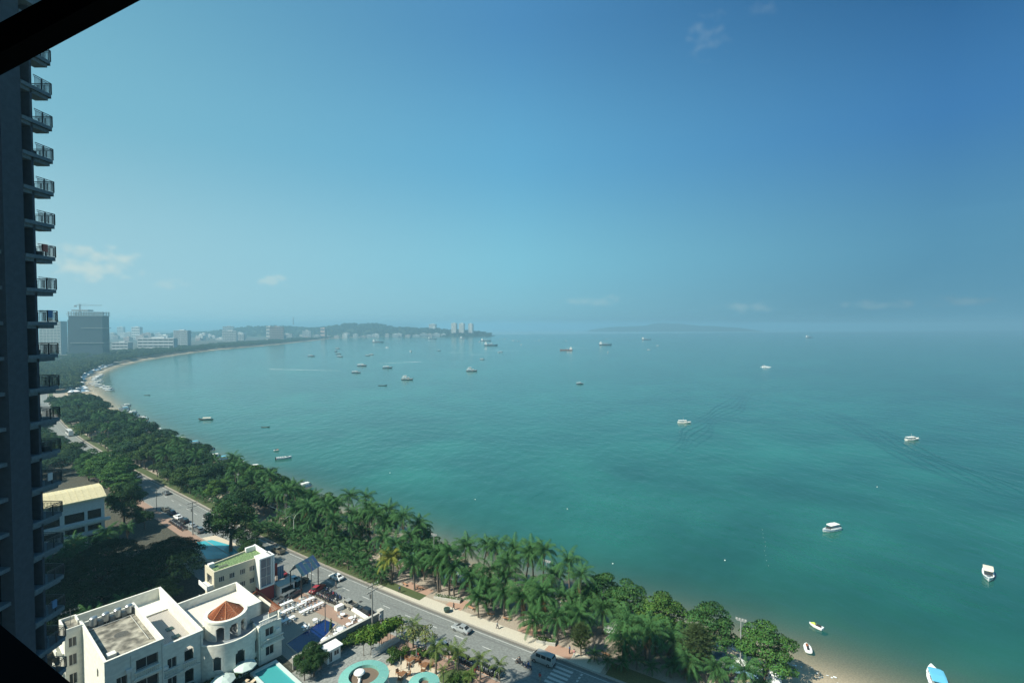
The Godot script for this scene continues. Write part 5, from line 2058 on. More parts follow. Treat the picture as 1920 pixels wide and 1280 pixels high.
	for q in [[Vector3(1.4, 0, .9), Vector3(1.4, 0, -1.0)], [Vector3(-1.4, 0, -1.0), Vector3(-1.4, 0, .9)]]:
		obj("wall", wall(q[0], q[1], 0, 2.5, .1, h2), bm, g)
		panes(g, q[0], q[1], h2, mt("dark_glass", Color(.02, .025, .03)), null, .05)
	obj("wall", wall(Vector3(1.3, 0, -1.0), Vector3(-1.3, 0, -1.0), 0, 2.5, .1), bm, g)
	var rf := Shape.new()
	rf.span(-1.75, 1.75, 2.5, 2.72, -1.35, 1.35)
	obj("roof", rf, bm, g)
	# turquoise ring canopies of the hotel entrance
	for q in [[30.4, 25.2, 4.2, 2.55, "turquoise ring shaped entrance canopy with white vent dome"], [36.0, 34.4, 2.6, .9, "small turquoise round canopy at the patio's edge"]]:
		var c := thing("ring_canopy", q[4], "canopy", lot(q[0], q[1]), LOT_TURN)
		var ro: float = q[2]
		var ri: float = q[3]
		for k in 12:                                 # the ring is laid in sheets with a visible joint
			var s := Shape.new()
			for i in 4:
				var w0 := TAU * (k + i / 4.0 * .985) / 12
				var w1 := TAU * (k + (i + 1) / 4.0 * .985) / 12
				var d0 := Vector3(cos(w0), 0, sin(w0))
				var d1 := Vector3(cos(w1), 0, sin(w1))
				var y0 := Vector3(0, 4.75, 0)
				var y1 := Vector3(0, 5.0, 0)
				s.quad(d1 * ri + y1, d1 * ro + y0, d0 * ro + y0, d0 * ri + y1)
				s.quad(d0 * ro + y0, d1 * ro + y0, d1 * ro + Vector3(0, 4.3, 0), d0 * ro + Vector3(0, 4.3, 0))
				s.quad(d1 * ri + y1, d0 * ri + y1, d0 * ri + Vector3(0, 4.3, 0), d1 * ri + Vector3(0, 4.3, 0))
			obj("roof_sheet", s, mt("turquoise_sheet", Color(.17, .42, .37), 0.6, 0.0, "plaster_grain", 3.0), c)
		var ins := Shape.new()
		ins.lathe([Vector2(ri, 4.35), Vector2(ri, 4.45), Vector2(.001, 4.45)], 32)
		obj("centre_roof", ins, mt("brown_gravel", Color(.17, .125, .09), 0.95, 0.0, "asphalt_grain", 1.5), c)
		if ri > 2.0:
			var dome := Shape.new()
			dome.lathe([Vector2(.35, 4.45), Vector2(.35, 5.2), Vector2(.85, 5.25), Vector2(.95, 5.35), Vector2(.8, 5.55), Vector2(.4, 5.68), Vector2(.001, 5.7)], 24, Vector3(-.5, 0, -.6))
			obj("vent_dome", dome, mt("white_frame", Color(.70, .70, .68)), c)
			var duct := Shape.new()
			duct.tube([Vector3(-.9, 4.7, .1), Vector3(-1.6, 4.7, .9)], [.22, .22], 10)
			obj("vent_duct", duct, mt("white_frame", Color(.70, .70, .68)), c)
		for k in 5:
			var w0 := TAU * k / 5
			var p := Shape.new()
			p.tube([Vector3(cos(w0) * (ri + .3), 0, sin(w0) * (ri + .3)), Vector3(cos(w0) * (ri + .3), 4.6, sin(w0) * (ri + .3))], [.18, .18], 10)
			obj("column", p, mt("white_frame", Color(.70, .70, .68)), c)

	# pool terrace furniture
	for q in [[33.6, -8.3], [33.0, -11.7], [36.0, -11.9], [38.2, -11.9], [37.9, -8.7], [40.6, -8.6], [40.4, -12.4], [36.5, -15.0]]:
		again("picnic", make_picnic, lot(q[0], q[1], .016), LOT_TURN + rng.randf_range(-.06, .06), "long white table on the shaded pool terrace", "long tables on the terrace")
		for i in 3:
			for side in [-1, 1]:
				again("wchair", make_chair, lot(q[0] - .95 + i * .95, q[1] + side * .78, .016), LOT_TURN + (PI / 2 if side > 0 else -PI / 2) + rng.randf_range(-.25, .25), "white chair pulled up to a long white terrace table", "chairs at the long tables")
	for q in [[29.4, 5.6], [31.3, 5.6], [33.2, 5.4], [35.3, 5.0], [37.4, 4.6], [39.0, 3.2], [34.4, -2.9], [37.3, -3.6], [42.3, -.7], [42.7, 1.9], [41.0, 3.6], [43.4, 4.4]]:
		again("rtable", make_round_table, lot(q[0], q[1], .016), 0, "round white table on the terrace round the blue pool", "round tables by the pool")
		for i in 3:
			var a := rng.randf() * TAU
			again("wchair", make_chair, lot(q[0] + cos(a) * .85, q[1] + sin(a) * .85, .016), LOT_TURN + PI - a, "white chair beside a round table by the blue pool", "chairs by the pool")
	for q in [[34.3, 5.9], [38.3, 5.2]]:
		again("white_parasol", func(): return make_parasol(Color(.72, .73, .72), "white_canvas", 1.15, "pool_parasol"), lot(q[0], q[1], .016), rng.randf(), "white parasol by the blue pool", "parasols by the pool", .8)
	var con := thing("cypress_shrub", "slim dark green cypress shrub at the blue pool's edge", "shrub", lot(37.6, 2.4, .02))
	var cr := RandomNumberGenerator.new()
	cr.seed = 3
	var cl := []
	for i in 9:
		cl.push_back([Vector3(0, .5 + i * .3, 0), Vector3.ONE * (.42 - i * .03)])
	obj("trunk", limbs([[Vector3(0, 2.6, 0), Vector3.ONE]], 2.0, .05, cr), mt("bark", Color(.13, .105, .08)), con)
	obj("crown", crown(cl, 900, .16, Color(.03, .075, .02), cr), leafy("tree_leaf", Color(1, 1, 1)), con)
	# villa terrace: two pale parasols and loungers
	for q in [[20.0, 2.6], [15.9, 3.6]]:
		again("pale_parasol", func(): return make_parasol(Color(.46, .56, .52), "pale_canvas", 1.75, "terrace_parasol"), lot(q[0], q[1], .05), .3, "large pale green parasol on the villa's garden terrace", "parasols beside the villa", 1.15)
	for q in [[19.0, 4.6], [20.2, 5.4], [17.2, 5.2]]:
		again("lounger", make_lounger, lot(q[0], q[1], .02), LOT_TURN + .4, "cream sun lounger beside the villa's turquoise lap pool", "loungers at the lap pool")
	for i in 15:
		tree("shrub", lot(10.0 + i * .85, .9 + sin(i * 1.7) * .6 + (1.0 if i > 3 and i < 12 else 0.0)).x, lot(10.0 + i * .85, .9 + sin(i * 1.7) * .6 + (1.0 if i > 3 and i < 12 else 0.0)).z, "leafy green shrub in the bed against the villa's curved wall", "shrubs along the villa", rng.randf_range(.8, 1.25))
	# patio: wooden furniture and furled parasols
	for q in [[42.2, 23.3], [42.9, 26.6], [38.6, 25.2]]:
		again("wtable", make_wood_table, lot(q[0], q[1], .022), LOT_TURN + rng.randf_range(-.5, .5), "slatted wooden table on the cream patio", "wooden tables on the patio")
		for i in 3:
			var a := i * TAU / 3 + .5
			again("wood", make_wood_chair, lot(q[0] + cos(a) * 1.15, q[1] + sin(a) * 1.15, .022), LOT_TURN + PI - a, "slatted wooden armchair round a patio table", "wooden armchairs on the patio")
	for q in [[43.1, 23.9], [39.7, 23.4], [39.6, 25.9]]:
		again("furled", func() -> Node3D:
			var f := fresh("furled_parasol", "umbrella")
			var p := Shape.new()
			p.tube([Vector3.ZERO, Vector3(0, 2.7, 0)], [.035, .03], 6)
			obj("pole", p, mt("teak", Color(.21, .10, .045)), f)
			var c := Shape.new()
			c.lathe([Vector2(.10, 1.1), Vector2(.20, 1.25), Vector2(.16, 1.9), Vector2(.06, 2.6), Vector2(.001, 2.68)], 10)
			obj("cover", c, mt("grey_canvas", Color(.11, .12, .11), 0.9), f)
			return f, lot(q[0], q[1], .022), 0, "furled grey parasol standing on the cream patio", "furled parasols on the patio")
	# planting round the patio and drive
	for i in 8:
		var p := lot(37.6 + i * 1.05, 14.4 + (i % 2) * .8)
		tree("bamboo", p.x, p.z, "tall bright green bamboo clump screening the patio from the driveway", "bamboo along the driveway", rng.randf_range(.85, 1.05))
	var fence := thing("slat_fence", "white slatted fence between bamboo and patio", "fence", lot(0, 0), LOT_TURN)
	for i in 34:
		var s := Shape.new()
		s.span(38.2 + i * .2, 38.3 + i * .2, 0, 1.7, 16.2, 16.24)
		obj("slat", s, mt("white_frame", Color(.70, .70, .68)), fence)
	for y in [.4, 1.3]:
		var s := Shape.new()
		s.span(38.1, 45.0, y, y + .08, 16.24, 16.29)
		obj("rail", s, mt("white_frame", Color(.70, .70, .68)), fence)
	for q in [[43.6, 20.4, 1.0], [46.0, 23.0, .95]]:
		var p := lot(q[0], q[1])
		tree("pale", p.x, p.z, "sparse pale green tree between the patio and the road", "pale trees by the patio", q[2])
	for q in [[39.5, 20.8], [40.6, 20.0], [42.0, 20.6], [44.4, 22.6], [44.9, 24.2], [43.0, 20.2], [41.3, 19.0], [45.6, 26.2], [36.9, 20.6], [46.6, 34.8], [43.9, 33.6], [45.4, 35.4]]:
		var p := lot(q[0], q[1])
		tree("shrub", p.x, p.z, "rounded green shrub bordering the cream patio", "shrubs round the patio", rng.randf_range(.7, 1.1))
	for i in 11:
		var p := lot(35.6 + i * .95, 8.9 + (i % 2) * .5)
		tree("shrub", p.x, p.z, "dark shrub growing along the foot of the boundary wall", "shrubs along the boundary wall", rng.randf_range(.75, 1.3))
	for q in [[27.6, 9.8, .42], [29.4, 9.4, .46], [30.2, 11.4, .38], [28.2, 12.4, .4], [26.6, 12.0, .36]]:
		var p := lot(q[0], q[1])
		tree("round", p.x, p.z, "small dark leafy tree beside the guard booth", "small trees by the booth", q[2])
	for q in [[46.1, 32.3, 1.2], [47.4, 36.8, 1.05], [43.2, 29.3, 1.25], [46.2, 29.6, .9], [49.3, 39.8, .9], [45.4, 20.0, 1.2], [42.2, 32.4, .6], [44.5, 37.0, .65]]:
		var p := lot(q[0], q[1])
		palm("garden", p.x, p.z, "yellow green garden palm between the patio and the road", "garden palms by the patio", q[2], NAN, .02)


func make_street() -> void:
	# shop front clutter by the cream building: red board, kiosk, blue awning on a black post
	var rb := thing("red_billboard", "plain red billboard on dark legs beside the road corner", "billboard", lot(38.6, -26.6), LOT_TURN)
	var s := Shape.new()
	s.span(-1.3, 1.3, 2.2, 5.4, -.08, .08)
	obj("board", s, mt("red_board", Color(.42, .045, .03), 0.6), rb)
	for x in [-1.1, 1.1]:
		var l := Shape.new()
		l.tube([Vector3(x, 0, -.1), Vector3(x, 3, -.1)], [.07, .07], 6)
		obj("leg", l, mt("black_plastic", Color(.02, .02, .02)), rb)
	var bb := thing("blue_screen_panel", "narrow blue and white panel standing beside the red billboard", "billboard", lot(41.2, -27.6), LOT_TURN)
	s = Shape.new()
	s.span(-.8, .8, .4, 3.8, -.06, .06)
	obj("board", s, mt("blue_board", Color(.07, .16, .28), 0.6), bb)
	for i in 4:
		var st := Shape.new()
		st.span(-.7 + i * .42, -.6 + i * .42, .5, 3.7, .06, .09)
		obj("stripe", st, mt("white_frame", Color(.70, .70, .68)), bb)
	var k := thing("roadside_kiosk", "white flat roofed kiosk with dark front near the billboard", "kiosk", lot(38.8, -20.4), LOT_TURN)
	s = wall(Vector3(-1.8, 0, 1.3), Vector3(1.8, 0, 1.3), 0, 2.8, .12, [[.4, 3.2, .9, 2.3]])
	obj("wall", s, mt("white_frame", Color(.70, .70, .68)), k)
	panes(k, Vector3(-1.8, 0, 1.3), Vector3(1.8, 0, 1.3), [[.4, 3.2, .9, 2.3]], mt("dark_glass", Color(.02, .025, .03)), null, .1)
	obj("wall", wall(Vector3(1.8, 0, 1.18), Vector3(1.8, 0, -1.3), 0, 2.8, .12), mt("white_frame", Color(.70, .70, .68)), k)
	obj("wall", wall(Vector3(-1.8, 0, -1.3), Vector3(-1.8, 0, 1.18), 0, 2.8, .12), mt("white_frame", Color(.70, .70, .68)), k)
	s = Shape.new()
	s.span(-2.0, 2.0, 2.8, 2.98, -1.5, 1.5)
	obj("roof", s, mt("pale_coping", Color(.52, .51, .46)), k)
	var aw := thing("blue_awning", "tall dark blue pitched awning on black posts beside parked cars", "awning", lot(42.8, -18.2), LOT_TURN + .3)
	for i in 6:
		var c := Shape.new()
		var x0 := -3.0 + i
		c.quad(Vector3(x0, 5.2, 2.2), Vector3(x0, 7.6, -.2), Vector3(x0 + .97, 7.6, -.2), Vector3(x0 + .97, 5.2, 2.2))
		c.quad(Vector3(x0 + .97, 5.4, -2.2), Vector3(x0 + .97, 7.6, -.2), Vector3(x0, 7.6, -.2), Vector3(x0, 5.4, -2.2))
		obj("awning_sheet", c, mt("blue_canvas" if i % 2 else "teal_canvas", Color(.035, .09, .19) if i % 2 else Color(.04, .12, .16), 0.8), aw)
	for q in [[-2.8, 1.7], [2.6, 1.7], [-2.8, -1.8], [2.6, -1.8]]:
		var p := Shape.new()
		p.tube([Vector3(q[0], 0, q[1]), Vector3(q[0], 5.7, q[1])], [.12, .12], 7)
		obj("post", p, mt("black_plastic", Color(.02, .02, .02)), aw)
	var pd := thing("pylon_post", "thick black post standing at the end of the pool terrace", "post", lot(40.3, -15.2))
	s = Shape.new()
	s.tube([Vector3.ZERO, Vector3(0, 5.2, 0)], [.16, .14], 10)
	obj("shaft", s, mt("black_plastic", Color(.02, .02, .02)), pd)
	s = Shape.new()
	s.lathe([Vector2(.7, 0), Vector2(.7, .18), Vector2(.2, .22)], 16)
	obj("footing", s, mt("pale_coping", Color(.52, .51, .46)), pd)
	var ss := thing("parking_sign", "small white and blue sign on a thin post at the driveway mouth", "sign", lot(45.2, 9.2), LOT_TURN + .4)
	s = Shape.new()
	s.tube([Vector3.ZERO, Vector3(0, 2.2, 0)], [.04, .04], 6)
	obj("post", s, mt("steel", Color(.35, .36, .37), 0.4, 0.7), ss)
	s = Shape.new()
	s.span(-.42, .42, 1.9, 3.0, -.03, .03)
	obj("board", s, mt("white_frame", Color(.70, .70, .68)), ss)
	s = Shape.new()
	s.span(-.22, .22, 2.3, 2.74, .03, .045)
	obj("blue_square", s, mt("blue_board", Color(.07, .16, .28)), ss)
	# vehicles
	car("sedan", "silver", on_road(94.2, 1.9, .004), road_turn(94), "silver grey sedan driving along the open road", "")
	car("van", "silver", on_road(74.6, 1.7, .004), road_turn(74), "long silver minibus van at the zebra crossing")
	car("sedan", "white", on_road(135.2, 1.9, .004), road_turn(135), "white sedan driving beside the lawn strip")
	car("pickup", "gold", on_road(162.1, 1.9, .004), road_turn(162), "dark bronze pickup truck driving past the green roofed building")
	car("pickup", "tan", on_road(122.2, 8.6, .004), road_turn(122), "beige pickup truck parked beside the pool terrace")
	car("suv", "black", on_road(116.4, 8.6, .004), road_turn(116), "black suv parked behind the beige pickup truck")
	car("pickup", "silver", on_road(93.4, 8.9, .004), road_turn(93), "silver pickup truck parked by the gravel bed")
	car("pickup", "black", on_road(206.5, 2.6, .004), road_turn(206), "black pickup truck driving past the tall dark street tree")
	car("sedan", "grey", on_road(246, 2.4, .004), road_turn(246), "grey sedan driving in the shade of the street trees")
	car("sedan", "black", on_road(342.7, 5.3, .004), road_turn(342), "black sedan alone on the far stretch of road")
	car("bus", "white", on_road(415, 1.9, .004), road_turn(415), "white coach bus far along the beach road")
	for q in [[143.5, 8.9, "silver"], [149.0, 8.9, "red"], [154.5, 8.9, "navy"]]:
		car("sedan", q[2], on_road(q[0], q[1], .004), road_turn(q[0]), q[2] + " sedan parked at the kerb by the blue awning" if q[2] != "silver" else "silver sedan parked at the kerb by the blue awning")
	car("suv", "grey", lot(39.6, -17.9, .02), LOT_TURN + .3, "grey suv parked beside the kiosk")
	for q in [["suv", "black", 43.4, -21.6, "black suv parked under the tall blue awning"], ["sedan", "red", 44.6, -15.6, "red sedan parked between the awning and the pool terrace"], ["sedan", "navy", 41.6, -24.2, "navy sedan parked behind the roadside kiosk"], ["pickup", "grey", 37.2, -17.4, "grey pickup truck parked at the corner of the pool terrace"]]:
		car(q[0], q[1], lot(q[2], q[3], .02), LOT_TURN + .35, q[4])
	for i in 10:
		bike(rng.randi(), lot(45.4 + (i % 2) * .3, -13.4 + i * .75, .10), LOT_TURN + rng.randf_range(-.15, .15), "scooter in the row along the terrace's footway edge", "scooters by the terrace")
	for i in 6:
		var c: String = ["grey", "silver", "black", "white", "navy", "gold"][i]
		car("sedan" if i % 2 else "suv", c, on_road(196 + i * 6.0, 9.2, .004), road_turn(196 + i * 6), c + (" sedan" if i % 2 else " suv") + " parked in the kerbside row before the red footway")
	for i in 9:
		var c: String = ["grey", "silver", "black", "white", "navy", "silver", "gold", "black", "white"][i]
		car("sedan", c, on_road(262 + i * 17.0 + rng.randf_range(-3, 3), [8.9, 2.0, 5.6][i % 3], .004), road_turn(262 + i * 17), "sedan on the tree lined stretch of road", "distant cars on the beach road")
	# rows of parked scooters
	for r in [[124.9, 132.0, 9.3, 14, "scooter in the row parked before the beige pickup", "scooters before the pickup"], [107.4, 112.6, 9.6, 12, "scooter in the row parked by the driveway mouth", "scooters by the driveway"], [85.6, 89.8, 9.5, 9, "scooter in the row parked along the patio kerb", "scooters along the patio kerb"], [79.4, 84.8, 9.5, 12, "scooter in the row parked near the zebra crossing", "scooters near the crossing"], [200.5, 212.0, 11.6, 16, "scooter in the row on the red footway by the utility pole", "scooters on the red footway"]]:
		for i in int(r[3]):
			bike(rng.randi(), on_road(lerpf(r[0], r[1], i / (r[3] - 1.0)), r[2] + rng.randf_range(-.12, .12), .004 if r[2] < 10.6 else .10), road_turn(r[0]) + PI / 2 + rng.randf_range(-.12, .12), r[4], r[5])
	bike(0, on_road(78.3, 4.6, .004), road_turn(78), "dark scooter ridden along the middle of the road")
	bike(1, on_road(76.2, 4.9, .004), road_turn(76), "blue scooter ridden just before the zebra crossing")
	person("ride", 0, on_road(78.3, 4.6, .004), road_turn(78), "person in dark clothes riding a scooter up the road")
	person("ride", 3, on_road(76.2, 4.9, .004), road_turn(76), "person in a blue shirt riding a scooter by the crossing")
	person("stand", 5, on_road(131.5, 4.8, .004), road_turn(131) + PI / 2, "person in dark clothes standing in the middle of the road")
	person("walk", 2, on_road(72.6, 6.6, .004), road_turn(72) - PI / 2, "person in a red shirt walking by the zebra crossing")
	person("stand", 0, on_road(110.0, 9.6, .004), road_turn(110) + 2.0, "person in black standing beside the parked scooters")
	person("stand", 3, on_road(71.2, -3.2, .12), road_turn(71), "person in a blue shirt standing under the promenade palms")
	person("walk", 4, on_road(70.0, -2.7, .12), road_turn(71) + 1.0, "person in a pink shirt walking on the promenade")
	person("stand", 1, lot(44.3, -6.8, .02), 2.0, "person in white standing at the terrace entrance")
	person("stand", 2, lot(43.6, 23.6, .03), 1.0, "person in red standing on the cream patio")
	person("walk", 5, on_road(100.5, -3.4, .11), road_turn(100), "person in dark clothes walking under the palms by the planter")
	person("walk", 1, on_road(88.0, -2.6, .11), road_turn(88) + PI, "person in white walking along the cream pavement")
	person("walk", 3, on_road(116.5, -2.2, .11), road_turn(116), "person in a blue shirt walking beside the short lawn")
	person("stand", 4, on_road(106.8, -9.6, .10), 1.2, "person in a pink shirt standing near the beach umbrellas")
	person("stand", 5, on_road(127.2, 10.2, .004), road_turn(127) + 1.0, "person in dark clothes beside the row of scooters at the awning")
	person("walk", 2, on_road(83.5, 11.8, .10), road_turn(83), "person in a red shirt walking on the footway by the patio")
	# utility poles with crossarms, street lamps, floodlight masts
	var steel := mt("pole_concrete", Color(.24, .24, .225), 0.9)
	var dark := mt("dark_pole", Color(.10, .105, .10), 0.6)
	for q in [[109.8, 12.4, "concrete utility pole with crossarms at the driveway mouth"], [194.8, 11.4, "concrete utility pole with crossarms on the red footway"], [262, 11.6, "concrete utility pole with crossarms among the street trees"]]:
		var p := again("upole", func() -> Node3D:
			var o := fresh("utility_pole", "utility pole")
			var t := Shape.new()
			t.tube([Vector3.ZERO, Vector3(0, 10.6, 0)], [.19, .12], 8)
			obj("shaft", t, steel, o)
			for y in [10.1, 8.9]:
				var a := Shape.new()
				a.bar(Vector3(-.15, y, -1.5), Vector3(-.15, y, 1.5), .10, .12)
				obj("crossarm", a, dark, o)
				for i in 5:
					var n := Shape.new()
					n.lathe([Vector2(.05, 0), Vector2(.08, .08), Vector2(.05, .16), Vector2(.07, .22), Vector2(.001, .28)], 7, Vector3(-.15, y + .06, -1.4 + i * .7))
					obj("insulator", n, mt("porcelain", Color(.5, .48, .45), 0.3), o)
			var tr := Shape.new()
			tr.lathe([Vector2(.001, 7.2), Vector2(.3, 7.25), Vector2(.3, 8.2), Vector2(.001, 8.3)], 12, Vector3(.45, 0, 0))
			obj("transformer", tr, mt("grey_metal", Color(.16, .17, .17), 0.5, 0.3), o)
			return o, on_road(q[0], q[1], .1), road_turn(q[0]), q[2])
		p.set_meta("category", "utility pole")
	for i in 3:
		var w := thing("overhead_cable", "thin black cable strung between two utility poles", "cable", Vector3.ZERO, 0.0, "cables between the utility poles")
		var a := on_road(109.8, 11.0 + i * 1.3, 10.4)
		var b := on_road(194.8, 10.2 + i * 1.3, 10.4)
		var pts := []
		var rad := []
		for n in 17:
			var t := n / 16.0
			pts.push_back(a.lerp(b, t) - Vector3(0, 1.1 * sin(PI * t), 0))
			rad.push_back(.018)
		s = Shape.new()
		s.tube(pts, rad, 4, false)
		obj("wire", s, mt("black_plastic", Color(.02, .02, .02)), w)
	for q in [[132.6, 10.9, "slim steel street lamp by the blue awning"], [118.4, 17.6, "slim steel street lamp standing in the pool terrace"], [157.0, 11.0, "slim steel street lamp past the green roofed building"], [228.0, 11.2, "slim steel street lamp by the red footway's end"]]:
		var p := again("lamp", func() -> Node3D:
			var o := fresh("street_lamp", "street lamp")
			var t := Shape.new()
			t.tube([Vector3.ZERO, Vector3(0, 8.6, 0)], [.10, .06], 8)
			obj("shaft", t, dark, o)
			var a := Shape.new()
			a.tube([Vector3(0, 8.5, 0), Vector3(0, 8.9, -.8), Vector3(0, 9.0, -1.6)], [.045, .04, .035], 6)
			obj("arm", a, dark, o)
			var h := Shape.new()
			h.box(Vector3(0, 8.98, -1.85), Vector3(.2, .1, .6))
			obj("lamp_head", h, mt("grey_metal", Color(.16, .17, .17)), o)
			return o, on_road(q[0], q[1], .1), road_turn(q[0]), q[2])
		p.set_meta("category", "street lamp")
	for q in [[114.6, -12.6, "tall grey floodlight mast among the palms near the almond tree"], [82.5, -15.0, "tall grey floodlight mast rising beside the shoreline palms"], [41.5, -13.4, "tall grey floodlight mast before the last almond tree"], [176, -8.5, "tall grey floodlight mast in the palm grove"], [212, -9.5, "tall grey floodlight mast among dense shore trees"]]:
		var p := again("mast", func() -> Node3D:
			var o := fresh("floodlight_mast", "floodlight")
			var t := Shape.new()
			t.tube([Vector3.ZERO, Vector3(0, 11.0, 0)], [.13, .08], 8)
			obj("shaft", t, mt("mast_grey", Color(.30, .31, .31), 0.5), o)
			var a := Shape.new()
			a.bar(Vector3(-.8, 10.9, 0), Vector3(.8, 10.9, 0), .08, .08)
			obj("crossbar", a, mt("mast_grey", Color(.30, .31, .31)), o)
			for i in 4:
				var h := Shape.new()
				h.box(Vector3(-.75 + i * .5, 11.15, .12), Vector3(.36, .36, .22), Basis(Vector3.RIGHT, .5))
				obj("lamp_head", h, mt("grey_metal", Color(.16, .17, .17)), o)
			var b := Shape.new()
			b.box(Vector3(0, 1.6, .2), Vector3(.3, .6, .2))
			obj("switch_box", b, mt("white_pole", Color(.55, .55, .53)), o)
			return o, on_road(q[0], q[1], .1), road_turn(q[0]), q[2])
		p.set_meta("category", "floodlight")
	var lp := thing("twin_street_lamp", "curved twin arm street lamp in the palm grove", "street lamp", on_road(166, -5.5, .1), road_turn(166))
	s = Shape.new()
	s.tube([Vector3.ZERO, Vector3(0, 6.5, 0)], [.12, .08], 8)
	obj("shaft", s, mt("white_pole", Color(.55, .55, .53)), lp)
	for d in [-1.0, 1.0]:
		s = Shape.new()
		s.tube([Vector3(0, 6.4, 0), Vector3(0, 7.5, d * .7), Vector3(0, 7.8, d * 1.7), Vector3(0, 7.5, d * 2.5)], [.07, .06, .05, .08], 6)
		obj("arm", s, mt("white_pole", Color(.55, .55, .53)), lp)
	# promenade planters, bin, walls, benches
	for q in [[104.5, -6.2, 3.4], [76.8, -4.0, 2.0]]:
		var pl := thing("planter_box", "pale stone planter with clipped greenery on the promenade", "planter", on_road(q[0], q[1], .11), road_turn(q[0]) + .25, "planters on the promenade")
		s = Shape.new()
		s.span(-q[2], q[2], 0, .55, -.8, .8)
		obj("box", s, mt("pale_coping", Color(.52, .51, .46)), pl)
		var gr := RandomNumberGenerator.new()
		gr.seed = 5
		var gl := []
		for i in 8:
			gl.push_back([Vector3(lerpf(-q[2] + .4, q[2] - .4, i / 7.0), .65, 0), Vector3(.6, .22, .6)])
		obj("greenery", crown(gl, 260, .2, Color(.05, .10, .025), gr), leafy("tree_leaf", Color(1, 1, 1)), pl)
	var bin := thing("round_planter", "dark green round tub on the cream pavement", "planter", on_road(101.3, -1.9, .11))
	s = Shape.new()
	s.lathe([Vector2(.45, 0), Vector2(.7, .5), Vector2(.72, .9), Vector2(.62, .95), Vector2(.001, .9)], 16)
	obj("tub", s, mt("dark_green_tub", Color(.03, .06, .045), 0.5), bin)
	for i in 7:
		var sr := on_road([97.5, 92.0, 88.0, 113.5, 118.0, 65.0, 58.0][i], [-5.8, -6.0, -6.5, -6.0, -5.4, -6.5, -8.0][i], .11)
		again("bench", func() -> Node3D:
			var o := fresh("stone_bench", "bench")
			var t := Shape.new()
			t.span(-.9, .9, .38, .48, -.25, .25)
			obj("seat", t, mt("orange_stone", Color(.40, .22, .13), 0.8), o)
			for x in [-.65, .65]:
				var l := Shape.new()
				l.span(x - .1, x + .1, 0, .38, -.2, .2)
				obj("leg", l, mt("pale_coping", Color(.52, .51, .46)), o)
			return o, sr, road_turn(90) + rng.randf_range(-.4, .4), "small reddish stone bench under the promenade palms", "benches on the promenade")


# ------------------------------------------------------------------ greenery along the beach

